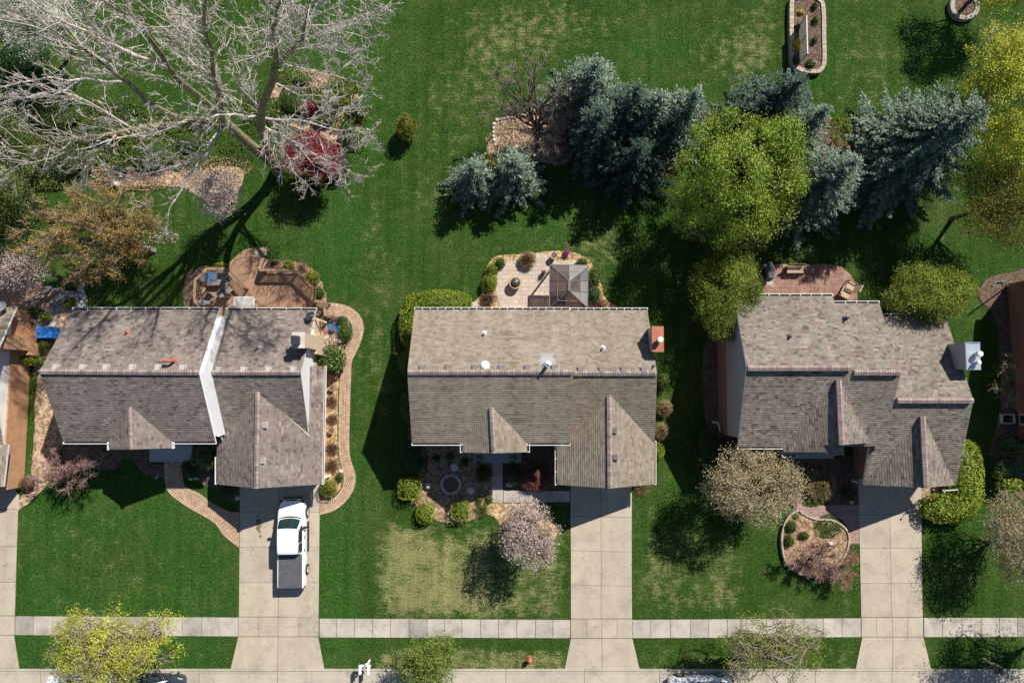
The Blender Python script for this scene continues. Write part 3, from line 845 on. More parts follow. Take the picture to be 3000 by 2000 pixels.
paved_area([(40, 905), (105, 912), (119, 945), (121, 1044), (30, 1044), (30, 905)], PAVE_RED, 0.02, 'patio')
# porches and concrete walks
mb = MB()
grid_slabs(mb, [[(440, 1255), (480, 1255), (538, 1255), (562, 1255)], [(441, 1352), (480, 1352), (538, 1352), (568, 1352)]], 0.012, 0.16)
tag(mb.build('porch', CONC_P), kind='structure')
mb = MB(); grid_slabs(mb, [[(1386, 1270), (1527, 1270)], [(1386, 1355), (1527, 1355)]], 0.01, 0.16)
tag(mb.build('porch', CONC_P), kind='structure')
mb = MB(); grid_slabs(mb, [[(2285, 1300), (2440, 1300)], [(2285, 1342), (2440, 1342)]], 0.01, 0.16)
tag(mb.build('porch', CONC_P), kind='structure')
mb = MB()
grid_slabs(mb, [[(1440, 1355), (1473, 1355)], [(1440, 1391), (1473, 1391)], [(1440, 1436), (1474, 1436)], [(1441, 1471), (1474, 1471)]], 0.015, 0.04)
grid_slabs(mb, [[(1475, 1436), (1522, 1436), (1572, 1436), (1620, 1437), (1669, 1437)], [(1475, 1471), (1522, 1471), (1572, 1470), (1620, 1470), (1669, 1470)]], 0.015, 0.04)
tag(mb.build('path', CONC_W), kind='structure')
mb = MB()
for x, y, r in ((1386, 893, 11), (1402, 889, 10), (1394, 904, 9)):
    pts = [P(x + r * math.cos(a) * random.uniform(0.8, 1.1), y + r * 0.8 * math.sin(a)) for a in np.linspace(0, 6.28, 9)[:-1]]
    mb.prism([(p.x, p.y) for p in pts], 0, 0.05, 0, 0.5)
paved = tag(mb.build('stepping_stones', STONE_PALE), kind='structure')

# planting beds: low mounds of mulch
_bedz = [0.018]
def bed(pts, mat, n=5, z=None):
    p = smooth_loop(pxl(pts), n)
    if n > 2 and mat is not MULCH_D:
        q2 = []
        for i, a in enumerate(p):
            b_ = p[(i + 1) % len(p)]
            for k in range(2): q2.append(a.lerp(b_, k / 2) + Vector((random.gauss(0, .032), random.gauss(0, .032), 0)))
        p = q2
    _bedz[0] += 0.0007
    mb = MB(); mb.prism([(q.x, q.y) for q in p], 0.0, z or _bedz[0])
    return tag(mb.build('planting_bed', mat), kind='structure')
bed([(1225, 1440), (1240, 1300), (1390, 1300), (1390, 1356), (1438, 1360), (1438, 1478), (1418, 1505), (1385, 1520), (1345, 1532), (1300, 1530), (1262, 1515), (1225, 1485), (1203, 1468)], MULCH)
bed([(1442, 1474), (1500, 1474), (1570, 1474), (1600, 1490), (1625, 1525), (1632, 1560), (1600, 1590), (1540, 1595), (1490, 1575), (1455, 1520), (1420, 1500)], MULCH_O)
bed([(1476, 1290), (1668, 1290), (1668, 1434), (1476, 1434)], MULCH_D, 1)
bed([(1200, 880), (1240, 880), (1240, 1290), (1195, 1290)], MULCH_D, 1)
bed([(205, 1300), (440, 1290), (440, 1355), (480, 1360), (479, 1398), (445, 1396), (412, 1380), (392, 1350), (365, 1345), (345, 1370), (310, 1376), (250, 1370), (200, 1350)], MULCH_D)
bed([(538, 1290), (650, 1290), (650, 1410), (702, 1430), (702, 1468), (668, 1462), (640, 1435), (600, 1420), (560, 1400), (540, 1380)], MULCH_D)
bed([(945, 1060), (992, 1060), (991, 1150), (989, 1300), (994, 1350), (1003, 1390), (1003, 1415), (992, 1438), (968, 1458), (938, 1462), (935, 1300)], MULCH_O)
bed([(935, 940), (985, 932), (1003, 929), (1020, 938), (1029, 957), (1027, 982), (1015, 1008), (1004, 1035), (1000, 1065), (930, 1065)], MULCH)
bed([(783, 772), (800, 760), (835, 765), (870, 768), (905, 780), (935, 815), (952, 850), (955, 885), (915, 890), (905, 850), (860, 800), (780, 795)], MULCH)
bed([(1412, 915), (1410, 860), (1415, 815), (1430, 775), (1452, 750), (1500, 746), (1560, 742), (1640, 736), (1695, 744), (1735, 772), (1758, 820), (1770, 870), (1785, 915)], MULCH_O)
bed([(930, 205), (1000, 240), (1045, 275), (1065, 330), (1058, 400), (1010, 430), (960, 410), (880, 380), (800, 340), (800, 250), (850, 205)], LITTER)
bed([(600, 490), (700, 490), (712, 530), (680, 575), (610, 590), (540, 550), (430, 545), (330, 545), (350, 505), (420, 490), (520, 505)], LITTER)
bed([(1425, 440), (1446, 400), (1448, 362), (1475, 346), (1535, 338), (1575, 300), (1620, 300), (1680, 340), (1720, 400), (1650, 480), (1560, 470), (1470, 480)], LITTER)
bed([(1700, 480), (1800, 500), (1900, 540), (2000, 480), (2060, 380), (2100, 330), (2000, 300), (1800, 330)], MULCH_D)
bed([(2200, 330), (2400, 330), (2500, 410), (2600, 460), (2700, 500), (2680, 560), (2450, 580), (2300, 580), (2200, 520)], MULCH_D)
bed([(30, 860), (90, 830), (190, 850), (250, 860), (250, 890), (215, 905), (180, 905), (150, 1000), (120, 1080), (95, 1090), (128, 1000), (110, 930), (60, 905)], GRAVEL)
bed([(115, 1090), (180, 900), (215, 905), (150, 1085), (170, 1200), (185, 1300), (160, 1330), (145, 1410), (60, 1490), (52, 1470), (90, 1410), (100, 1250)], LITTER)
bed([(230, 820), (245, 830), (250, 905), (222, 905)], GRAVEL, 2)
bed([(2110, 1000), (2060, 1020), (2070, 1250), (2120, 1310), (2290, 1310), (2300, 1240), (2120, 1250)], MULCH_D, 3)
bed([(2290, 1342), (2430, 1342), (2515, 1345), (2515, 1474), (2410, 1474), (2372, 1464), (2345, 1440), (2330, 1400)], MULCH_D, 3)
bed([(2700, 1428), (2770, 1430), (2770, 1460), (2700, 1470)], MULCH, 2)
bed([(2890, 820), (2960, 800), (3200, 800), (3200, 1500), (2990, 1460), (2900, 1330), (2930, 1200), (2920, 950), (2865, 870)], MULCH_D, 3)
bed([(575, 790), (610, 778), (655, 785), (655, 800), (570, 830)], MULCH, 2)
bed([(545, 800), (575, 800), (590, 905), (540, 905)], MULCH_D, 2)

# edging of stacked blocks round beds
def edging(pts, name, label, w=0.3, h=0.3, mat=STONE_EDGE, closed=True, n=8, fill=None, group=None, gapped=True):
    p = smooth_loop(pxl(pts), n, closed)
    cx = sum((q for q in p), Vector()) / len(p)
    t = thing(name, label, 'edging', (cx.x, cx.y, 0), group)
    mb = MB()
    k = len(p)
    rng_ = range(k if closed else k - 1)
    ins = []
    for i in range(k):
        a, b = (p[i - 1] if (closed or i) else p[i]), (p[(i + 1) % k] if (closed or i < k - 1) else p[i])
        d = (b - a).normalized()
        ins.append(Vector((-d.y, d.x, 0)))
    # orient normals to the inside
    if sum(ins[i].dot(cx - p[i]) for i in range(k)) < 0: ins = [-v for v in ins]
    for i in rng_:
        j = (i + 1) % k
        a, b = p[i], p[j]
        q = [a, b, b + ins[j] * w, a + ins[i] * w]
        c = sum(q, Vector()) / 4
        if gapped: q = [v + (c - v).normalized() * 0.01 for v in q]
        hh = h + random.uniform(-0.012, 0.012)
        pts2 = [(v.x, v.y) for v in q]
        mb.prism(pts2, 0.0, hh, 0, random.uniform(0.3, 0.7))
    mb.build('edging', mat, t)
    if fill:
        m2 = MB(); m2.prism([((v + ins[i] * w * 0.9).x, (v + ins[i] * w * 0.9).y) for i, v in enumerate(p)], 0.0, h - 0.09)
        m2.build('soil', fill, t)
    return t
edging([(2308, 20), (2320, -3), (2360, -12), (2398, 2), (2412, 30), (2414, 120), (2415, 185), (2405, 212), (2385, 222), (2340, 216), (2314, 200), (2309, 160)], 'raised_bed', 'long raised flower bed edged with pale block on the back lawn', 0.3, 0.38, STONE_EDGE, True, 4, MULCH_D)
edging([(2497, 420), (2500, 385), (2515, 370), (2540, 362), (2620, 364), (2680, 380), (2690, 430), (2600, 470), (2520, 460)], 'raised_bed', 'curved block-edged bed half under the large blue spruce', 0.25, 0.3, STONE_EDGE, True, 4, MULCH)
edging([(2775, 20), (2786, -3), (2818, -14), (2850, -2), (2862, 22), (2855, 48), (2835, 62), (2812, 65), (2785, 52)], 'tree_ring', 'round stone ring around the tree trunk at the top edge', 0.32, 0.35, STONE, True, 5, MULCH_D)
edging([(2335, 1490), (2302, 1512), (2285, 1560), (2287, 1612), (2302, 1652), (2340, 1680), (2385, 1687), (2425, 1678), (2455, 1652), (2482, 1600), (2480, 1552), (2440, 1520), (2385, 1515), (2350, 1500)], 'raised_bed', 'oval raised bed beside the brick walk on the right front lawn', 0.12, 0.3, STONE_EDGE, True, 4, MULCH)
edging([(1322 + 31 * math.cos(a), 1417 + 31 * math.sin(a)) for a in np.linspace(0, 2 * math.pi, 13)[:-1]], 'planter_ring', 'round stone planter ring in the shaded mulch by the middle porch', 0.2, 0.32, STONE, True, 2, SOIL)
# single stones
def stones(pts, r, name, label, group, mat, cat='stone'):
    for i, (x, y) in enumerate(pts):
        p = P(x, y)
        mb = MB()
        rr = r * random.uniform(0.75, 1.25)
        prof = [(rr, 0), (rr * 1.05, rr * 0.35), (rr * 0.8, rr * 0.75), (rr * 0.3, rr * 0.95)]
        mb.lathe(p, prof, 8, 0, random.uniform(0.8, 1.2), random.uniform(0.7, 1.0), random.uniform(0, 3))
        o = mb.build(name, mat, None, False, p, True)
        tag(o, label, cat, group)
ring = [(1446, 400), (1446, 388), (1446, 376), (1447, 364), (1456, 352), (1466, 350), (1476, 348), (1487, 346), (1498, 345), (1508, 344), (1527, 340), (1537, 338), (1546, 333), (1555, 327), (1449, 412), (1452, 424)]
stones(ring, 0.13, 'edging_stone', 'small pale stone edging the bed below the bare tree', 'stones edging the bed below the bare tree', STONE_PALE)
stones([(232, 832), (240, 838), (236, 848), (244, 856), (238, 866), (246, 876), (240, 886), (232, 894), (226, 880), (247, 895)], 0.15, 'white_rock', 'white rock in the gravel strip behind the left house', 'white rocks in the gravel strip', STONE_WHITE)
# ---------------------------------------------------------------- houses
def V3(p): return P(*p)
def roof_part(house, planes, mat, name='roof', th=0.16):
    mb = MB()
    for pl in planes: mb.slab([V3(p) for p in pl], th, 0, 1)
    return mb.build(name, [mat, WHITE], house)
def ridge_cap(roof, a, b, w=0.32, h=0.05, lift=0.03, mat=SH_CAP):
    a, b = V3(a), V3(b)
    d = (b - a).normalized(); s = Vector((-d.y, d.x, 0)) * w / 2
    L = (b - a).length
    mb = MB()
    up = Vector((0, 0, lift)); dn = Vector((0, 0, -w * 0.26)); tk = Vector((0, 0, h))
    for k in (-1, 1):
        q = [a + up + tk, b + up + tk, b + s * k + up + dn + tk, a + s * k + up + dn + tk]
        uv = [(0, 0), (L, 0), (L, 0.2), (0, 0.2)]
        if k == -1: pass
        else: q = q[::-1]; uv = uv[::-1]
        mb.face(q, 0, uv)
        e = [q[2], q[3], q[3] - tk - up, q[2] - tk - up] if k == -1 else [q[0], q[1], q[1] - tk - up, q[0] - tk - up]
        mb.face(e, 0)
    mb.face([a + up + tk, a + s + up + dn + tk, a + s + dn, a - s + dn, a - s + up + dn + tk], 0)
    mb.face([b + up + tk, b + s + up + dn + tk, b + s + dn, b - s + dn, b - s + up + dn + tk][::-1], 0)
    return mb.build('ridge_cap', mat, roof)
def gutter(roof, a, b, out, w=0.11, step=0.62, hang=True):
    """out: unit vector pointing away from the roof"""
    a, b = V3(a), V3(b); o = Vector((out[0], out[1], 0))
    d = (b - a).normalized(); L = (b - a).length
    mb = MB()
    z = Vector((0, 0, -0.07))
    mb.beam(a + o * (w + 0.012) + z, b + o * (w + 0.012) + z, 0.028, 0.13, 0)
    mb.beam(a + o * (w * 0.5) + z * 1.9, b + o * (w * 0.5) + z * 1.9, w, 0.012, 1)
    mb.beam(a + z - d * 0.015, a + o * (w + 0.026) + z - d * 0.015, 0.03, 0.13, 0)
    mb.beam(b + z + d * 0.015, b + o * (w + 0.026) + z + d * 0.015, 0.03, 0.13, 0)
    if hang:
        n = max(1, int(L / step))
        for i in range(1, n):
            q = a + d * (L * i / n)
            mb.beam(q + z * 0.2, q + o * w + z * 0.2, 0.035, 0.012, 0)
    return mb.build('gutter', [WHITE, DARK], roof)
def roof_vent(roof, p, mat, rz=0.0, s=0.34):
    c = V3(p); mb = MB()
    h = 0.2
    x, y = s / 2, s / 2
    ca, sa = math.cos(rz), math.sin(rz)
    def T(u, v, w): return (c.x + u * ca - v * sa, c.y + u * sa + v * ca, c.z + w)
    mb.hexa([T(-x, -y, -0.15), T(x, -y, -0.15), T(x, y, -0.15), T(-x, y, -0.15), T(-x * .85, -y * .8, h), T(x * .85, -y * .8, h), T(x * .85, y * .9, h * .55), T(-x * .85, y * .9, h * .55)])
    mb.box((c.x, c.y, c.z - 0.02), (s * 1.35, s * 1.2, 0.03), rz)
    return mb.build('roof_vent', mat, roof)
def vent_pipe(roof, p, r=0.06, h=0.45, mat=WHITE, flash=0.16, name='vent_pipe'):
    c = V3(p); mb = MB()
    mb.lathe(c, [(flash, -0.1), (flash, 0.06), (r * 1.5, 0.1), (r, 0.14), (r, h), (r * 0.7, h), (r * 0.7, h - 0.1)], 14)
    return mb.build(name, mat, roof, False)
def wall_block(house, x0, x1, y0, y1, he0, he1, hr, yr, mats, split=None, name='wall'):
    """gabled block: front eave y0 (height he0), rear eave y1 (he1), ridge at yr (hr), running along x"""
    prof = [(y0, 0), (y1, 0), (y1, he1), (yr, hr), (y0, he0)]
    mb = MB()
    if split is None:
        pr = [prof]; ms = [0]
    else:
        lo = [(y0 - 0.02, 0), (y1 + 0.02, 0), (y1 + 0.02, split), (y0 - 0.02, split)]
        hi = [(y0, split), (y1, split), (y1, he1), (yr, hr), (y0, he0)]
        pr = [lo, hi]; ms = [0, 1]
    out = []
    for k, (poly, mi) in enumerate(zip(pr, ms)):
        mb = MB()
        e = 0.02 if (split is not None and k == 0) else 0.0
        A = [(x0 - e, y, z) for y, z in poly]; B = [(x1 + e, y, z) for y, z in poly]
        mb.face(A, 0)
        mb.face(B[::-1], 0)
        for i in range(len(poly)):
            j = (i + 1) % len(poly)
            mb.face([A[j], A[i], B[i], B[j]], 0)
        nm = name
        if split is not None: nm = 'masonry_wall' if k == 0 else 'siding_wall'
        out.append(mb.build(nm, mats[mi], house))
    return out
def downspout(house, pts, r=0.045, mat=WHITE):
    mb = MB()
    mb.tube([V3(p) for p in pts], r, 6)
    return mb.build('downspout', mat, house)

# ---- left house ------------------------------------------------------
h1 = thing('brick_house', 'left house with mauve shingles and tall white gable walls facing right', 'house', (-19.0, 1.0, 0))
r1 = roof_part(h1, [[(213, 907, 3.6), (641, 907, 3.6), (583, 1091, 6.4), (115, 1088, 6.4)], [(115, 1088, 6.4), (583, 1091, 6.4), (631, 1293, 4.1), (185, 1293, 4.1)]], SH1)
ridge_cap(r1, (117, 1088, 6.42), (582, 1091, 6.42))
gutter(r1, (213, 906, 3.58), (640, 906, 3.58), (0, 1), step=0.9)
gutter(r1, (185, 1294, 4.08), (318, 1294, 4.08), (0, -1), hang=False)
gutter(r1, (505, 1294, 4.08), (631, 1294, 4.08), (0, -1), hang=False)
for x in (163, 243, 311, 388, 463, 536): roof_vent(r1, (x, 1076, 6.22), GREYV)
vent_pipe(r1, (375, 974, 4.65), 0.06, 0.35, COPPER)
def bent_pipe(roof, p, mat):
    c = V3(p); mb = MB()
    mb.lathe(c, [(0.2, -0.1), (0.2, 0.05), (0.09, 0.1), (0.085, 0.5)], 12)
    mb.tube([c + Vector((0, 0, 0.45)), c + Vector((-0.12, 0.02, 0.6)), c + Vector((-0.4, 0.05, 0.62))], [0.1, 0.11, 0.13], 10)
    mb.build('exhaust_vent', mat, roof)
bent_pipe(r1, (512, 1058, 5.95), COPPER)
e1 = roof_part(h1, [[(380, 1190, 5.32), (383, 1316, 5.32), (320, 1316, 4.1), (320, 1292, 4.1)], [(380, 1190, 5.32), (503, 1292, 4.1), (503, 1312, 4.1), (383, 1316, 5.32)]], SH1, 'entry_roof')
ridge_cap(e1, (380, 1194, 5.36), (383, 1316, 5.37), 0.28)
gutter(e1, (320, 1295, 4.08), (320, 1316, 4.08), (-1, 0), hang=False)
gutter(e1, (503, 1296, 4.08), (503, 1312, 4.08), (1, 0), hang=False)
r1b = roof_part(h1, [[(660, 908, 2.6), (926, 908, 2.6), (881, 1091, 5.0), (612, 1091, 5.0)], [(612, 1091, 5.0), (881, 1091, 5.0), (905, 1276, 2.55), (648, 1300, 2.3)]], SH1, 'lower_roof')
ridge_cap(r1b, (618, 1091, 5.02), (880, 1091, 5.02))
gutter(r1b, (664, 907, 2.58), (926, 907, 2.58), (0, 1), step=0.9)
for x in (642, 713.6, 786, 858.7): roof_vent(r1b, (x, 1083, 4.9), GREYV)
vent_pipe(r1b, (757, 1018, 4.05), 0.06, 0.4, GREYM)
g1 = roof_part(h1, [[(755, 1140, 4.25), (906, 1276, 2.72), (908, 1072, 2.74), (950, 1072, 2.3), (943, 1418, 2.3), (750, 1430, 4.25)], [(755, 1140, 4.25), (750, 1430, 4.25), (635, 1418, 2.3), (635, 1300, 2.3)]], SH1, 'garage_roof')
ridge_cap(g1, (755, 1144, 4.26), (750, 1430, 4.27), 0.3)
gutter(g1, (951, 1073, 2.28), (944, 1417, 2.28), (1, 0), 0.08, hang=False)
gutter(g1, (634, 1340, 2.28), (634, 1417, 2.28), (-1, 0), 0.08, hang=False)
roof_vent(g1, (776, 1246, 4.03), GREYV, math.pi / 2); roof_vent(g1, (769, 1350, 4.03), GREYV, math.pi / 2)
wall_block(h1, -27.7, -18.76, -3.4, 4.3, 4.1, 3.6, 6.22, 0.62, [SIDE_W], None)
wall_block(h1, -18.7, -13.3, -3.2, 4.35, 2.3, 2.6, 4.84, 0.62, [WALL_BEIGE, SIDE_W], 1.9)
wall_block(h1, -18.4, -12.95, -6.4, -3.3, 2.1, 2.1, 2.1, -5.0, [WALL_BEIGE], None, 'garage_wall')
mb = MB()                     # garage gable infill and door
mb.face([(-18.4, -6.4, 2.1), (-12.95, -6.4, 2.1), (-15.75, -6.4, 3.95)])
mb.build('gable_wall', SIDE_W, h1)
mb = MB(); mb.box((-15.7, -6.43, 1.05), (4.9, 0.05, 2.1)); mb.build('garage_door', WHITE, h1)
mb = MB()                     # chimney
mb.hexa([(-13.6, 1.75, 0), (-12.88, 1.75, 0), (-12.88, 3.25, 0), (-13.6, 3.25, 0), (-13.6, 1.9, 2.6), (-12.88, 1.9, 2.6), (-12.88, 3.15, 2.6), (-13.6, 3.15, 2.6)])
mb.hexa([(-13.6, 2.15, 2.6), (-12.885, 2.15, 2.6), (-12.885, 3.08, 2.6), (-13.6, 3.08, 2.6), (-13.6, 2.18, 5.3), (-12.885, 2.18, 5.3), (-12.885, 3.05, 5.3), (-13.6, 3.05, 5.3)])
ch = mb.build('chimney', WALL_BEIGE, h1)
mb = MB(); mb.box((-13.25, 2.62, 5.36), (0.82, 1.0, 0.12)); mb.build('chimney_crown', STONE_PALE, ch)
mb = MB(); mb.box((-13.32, 2.6, 5.62), (0.42, 0.46, 0.42)); mb.box((-13.32, 2.6, 5.86), (0.5, 0.54, 0.05)); mb.build('flue', DARK, ch)
mb = MB()
c = V3((907, 925, 3.3))
mb.tube([c + Vector((0.5, 0.1, -0.4)), c + Vector((0.45, 0.05, 0.1)), c + Vector((0.1, 0, 0.12))], 0.035, 8)
mb.build('dish_mount', GREYM, h1)
mb = MB()
dn = Vector((-0.35, 0.6, 0.75)).normalized(); du = dn.cross(Vector((0, 0, 1))).normalized(); dw = du.cross(dn)
ringp = []
for rr, dp in ((0.02, 0.08), (0.15, 0.065), (0.27, 0.03), (0.33, 0.0)):
    ringp.append([c - dn * dp + (du * math.cos(a) + dw * math.sin(a) * 1.15) * rr for a in np.linspace(0, 2 * math.pi, 19)[:-1]])
for a, b in zip(ringp, ringp[1:]):
    for k in range(18):
        mb.face([a[k], a[(k + 1) % 18], b[(k + 1) % 18], b[k]], 0)
mb.tube([c - dw * 0.3, c + dn * 0.32 - dw * 0.1], 0.02, 6)
mb.box(c + dn * 0.32 - dw * 0.1, (0.1, 0.1, 0.1), 0)
mb.build('satellite_dish', DARK, h1)
mb = MB(); mb.beam((-13.25, 4.32, 1.95), (-12.7, 4.1, 1.1), 0.12, 0.1); mb.build('downspout', WALL_BEIGE, h1)
downspout(h1, [(640, 1276, 3.9), (646, 1274, 3.2), (652, 1290, 2.6)], 0.06)
downspout(h1, [(944, 1408, 2.2), (950, 1398, 0.6), (968, 1392, 0.2)], 0.05)

# ---- middle house ----------------------------------------------------
h2 = thing('brick_house', 'middle house with tan shingles, white dome skylight and rust-topped chimney', 'house', (1.5, 0.5, 0))
r2 = roof_part(h2, [[(1215, 907, 3.6), (1668, 907, 3.6), (1679, 1090, 6.4), (1193, 1090, 6.4)], [(1193, 1090, 6.4), (1679, 1090, 6.4), (1670, 1297, 4.1), (1207, 1297, 4.1)]], SH2)
ridge_cap(r2, (1195, 1090, 6.42), (1677, 1090, 6.42))
gutter(r2, (1215, 906, 3.58), (1668, 906, 3.58), (0, 1), step=0.5)
gutter(r2, (1207, 1298, 4.08), (1353, 1298, 4.08), (0, -1), hang=False)
gutter(r2, (1545, 1298, 4.08), (1670, 1298, 4.08), (0, -1), hang=False)
for x in (1236, 1313, 1391, 1468, 1544, 1623): roof_vent(r2, (x, 1079, 6.22), GREYD)
vent_pipe(r2, (1419, 976, 4.65), 0.07, 0.4)
vent_pipe(r2, (1602, 1071, 6.1), 0.11, 0.95, STEEL, 0.28, 'flue_pipe')
mb = MB(); c = V3((1421, 1071, 6.12))
mb.lathe(c, [(0.30, -0.2), (0.30, 0.05), (0.29, 0.11), (0.22, 0.19), (0.12, 0.24), (0.0, 0.25)], 24)
mb.build('dome_skylight', WHITE, r2, True)
e2 = roof_part(h2, [[(1440, 1190, 5.32), (1447, 1327, 5.32), (1355, 1325, 4.1), (1356, 1296, 4.1)], [(1440, 1190, 5.32), (1543, 1296, 4.1), (1545, 1324, 4.1), (1447, 1327, 5.32)]], SH2, 'entry_roof')
ridge_cap(e2, (1440, 1194, 5.36), (1447, 1327, 5.37), 0.28)
gutter(e2, (1354, 1298, 4.08), (1354, 1324, 4.08), (-1, 0), hang=False)
gutter(e2, (1546, 1298, 4.08), (1546, 1323, 4.08), (1, 0), hang=False)
r2b = roof_part(h2, [[(1660, 908, 2.9), (1897, 908, 2.9), (1925, 1093, 5.0), (1660, 1093, 5.0)], [(1660, 1093, 5.0), (1925, 1093, 5.0), (1918, 1299, 2.32), (1640, 1299, 2.32)]], SH2, 'lower_roof')
ridge_cap(r2b, (1680, 1093, 5.02), (1924, 1093, 5.02))
gutter(r2b, (1672, 907, 2.88), (1897, 907, 2.88), (0, 1), step=0.5)
for x in (1700, 1762, 1826, 1885): roof_vent(r2b, (x, 1084, 4.9), GREYD)
vent_pipe(r2b, (1766, 1018, 4.15), 0.07, 0.4)
vent_pipe(r2b, (1915, 1071, 4.78), 0.05, 0.3, GREYM, 0.1)
g2 = roof_part(h2, [[(1785, 1155, 4.25), (1918, 1290, 2.3), (1918, 1418, 2.3), (1787, 1430, 4.25)], [(1785, 1155, 4.25), (1787, 1430, 4.25), (1632, 1419, 2.3), (1632, 1303, 2.3)]], SH2, 'garage_roof')
ridge_cap(g2, (1785, 1160, 4.26), (1787, 1430, 4.27), 0.3)
gutter(g2, (1631, 1306, 2.28), (1631, 1419, 2.28), (-1, 0), 0.09, step=0.7)
gutter(g2, (1919, 1292, 2.28), (1919, 1418, 2.28), (1, 0), 0.06, hang=False)
roof_vent(g2, (1798, 1261, 4.1), GREYD, math.pi / 2); roof_vent(g2, (1801, 1339, 4.1), GREYD, math.pi / 2)
wall_block(h2, -6.0, 3.5, -3.4, 4.3, 4.1, 3.6, 6.22, 0.62, [BR_BROWN], None)
wall_block(h2, 3.5, 8.75, -3.2, 4.35, 2.3, 2.7, 4.84, 0.62, [BR_BROWN], None, 'side_wall')
wall_block(h2, 3.4, 9.1, -6.4, -3.3, 2.1, 2.1, 2.1, -5.0, [BR_BROWN], None, 'garage_wall')
mb = MB(); mb.face([(3.4, -6.4, 2.1), (9.1, -6.4, 2.1), (6.3, -6.4, 3.95)]); mb.build('gable_wall', SIDE_W, h2)
mb = MB(); mb.box((6.2, -6.43, 1.05), (4.6, 0.05, 2.1)); mb.build('garage_door', WHITE, h2)
mb = MB(); mb.box((9.09, 2.7, 2.55), (0.66, 1.52, 5.1)); ch = mb.build('chimney', SIDE_G, h2)
mb = MB(); mb.box((9.09, 2.7, 5.15), (0.74, 1.6, 0.1)); mb.build('chimney_cap', COPPER, ch)
mb = MB(); mb.lathe(V3((1930, 996, 5.2)), [(0.13, -0.05), (0.13, 0.3), (0.19, 0.3), (0.19, 0.5), (0.15, 0.53), (0.05, 0.54)], 18); mb.build('flue', WHITE_P, ch)
downspout(h2, [(1648, 1299, 3.95), (1640, 1304, 3.4), (1634, 1306, 2.5)], 0.06)

# ---- right house -----------------------------------------------------
h3 = thing('brick_house', 'right house with mottled shingles, stepped roof ridges and steel-topped chimney', 'house', (21.5, 0.0, 0))
r3 = roof_part(h3, [[(2150, 867, 3.6), (2440, 867, 3.6), (2497, 1077, 6.4), (2188, 1077, 6.4)], [(2188, 1077, 6.4), (2497, 1077, 6.4), (2452, 1308, 4.1), (2162, 1308, 4.1)]], SH3)
ridge_cap(r3, (2190, 1078, 6.5), (2495, 1078, 6.5), 0.34, 0.09, 0.06)
gutter(r3, (2160, 866, 3.58), (2439, 866, 3.58), (0, 1), step=0.62)
gutter(r3, (2162, 1309, 4.08), (2293, 1309, 4.08), (0, -1), hang=False)
vent_pipe(r3, (2309, 988, 5.15), 0.07, 0.4, DARK)
r3b = roof_part(h3, [[(2435, 888, 3.55), (2576, 888, 3.55), (2640, 1090, 6.1), (2490, 1090, 6.1)], [(2490, 1090, 6.1), (2640, 1090, 6.1), (2586, 1306, 4.0), (2440, 1308, 3.9)]], SH3, 'middle_roof')
ridge_cap(r3b, (2502, 1091, 6.2), (2637, 1091, 6.2), 0.34, 0.09, 0.06)
gutter(r3b, (2444, 887, 3.52), (2576, 887, 3.52), (0, 1), step=0.62)
vent_pipe(r3b, (2476, 933, 4.2), 0.07, 0.4, DARK)
e3 = roof_part(h3, [[(2457, 1108, 6.12), (2466, 1303, 6.05), (2414, 1303, 5.42), (2419, 1324, 5.42), (2296, 1324, 4.1), (2296, 1306, 4.14)], [(2457, 1108, 6.12), (2546, 1297, 4.3), (2466, 1303, 6.05)]], SH3, 'entry_roof')
ridge_cap(e3, (2457, 1112, 6.17), (2466, 1303, 6.12), 0.34, 0.09, 0.05)
roof_part(h3, [[(2412, 1300, 4.2), (2473, 1300, 4.2), (2473, 1334, 3.9), (2428, 1334, 3.9)]], SH3, 'porch_roof', 0.12)
gutter(r3, (2294, 1333, 3.95), (2335, 1333, 3.95), (0, -1), hang=False)
r3c = roof_part(h3, [[(2560, 925, 2.7), (2770, 926, 2.7), (2852, 1172, 5.0), (2600, 1172, 5.0)], [(2600, 1172, 5.0), (2852, 1172, 5.0), (2800, 1422, 2.35), (2529, 1418, 2.35), (2548, 1297, 3.6)]], SH3, 'lower_roof')
ridge_cap(r3c, (2628, 1173, 5.1), (2850, 1173, 5.1), 0.34, 0.09, 0.06)
gutter(r3c, (2587, 924, 2.68), (2770, 925, 2.68), (0, 1), step=0.5)
g3 = roof_part(h3, [[(2703, 1215, 4.55), (2713, 1428, 4.5), (2529, 1420, 2.4)], [(2703, 1215, 4.55), (2797, 1420, 2.42), (2713, 1428, 4.5)]], SH3, 'garage_roof', 0.1)
ridge_cap(g3, (2703, 1219, 4.6), (2713, 1428, 4.57), 0.34, 0.09, 0.05)
gutter(g3, (2770, 1434, 2.28), (2805, 1431, 2.28), (0, -1), 0.06, hang=False)
wall_block(h3, 14.35, 20.4, -3.5, 5.0, 4.1, 3.6, 6.2, 0.9, [BR_RED, SIDE_G], 1.9)
wall_block(h3, 20.4, 23.6, -3.5, 4.7, 3.9, 3.4, 5.9, 0.6, [BR_RED, SIDE_G], 1.9)
wall_block(h3, 23.62, 28.6, -6.35, 4.0, 2.35, 2.6, 4.85, -1.1, [BR_RED, SIDE_G], 1.9)
mb = MB(); mb.box((26.0, -6.39, 1.05), (4.4, 0.05, 2.1)); mb.build('garage_door', WHITE, h3)
mb = MB(); mb.box((28.65, 1.64, 2.6), (0.86, 1.66, 5.2)); ch = mb.build('chimney', SIDE_G, h3)
mb = MB(); mb.box((28.65, 1.64, 5.23), (0.92, 1.72, 0.06)); mb.box((28.2, 1.64, 5.29), (0.04, 1.72, 0.06)); mb.box((28.65, 2.48, 5.29), (0.9, 0.04, 0.06)); mb.build('chimney_cap', STEEL, ch)
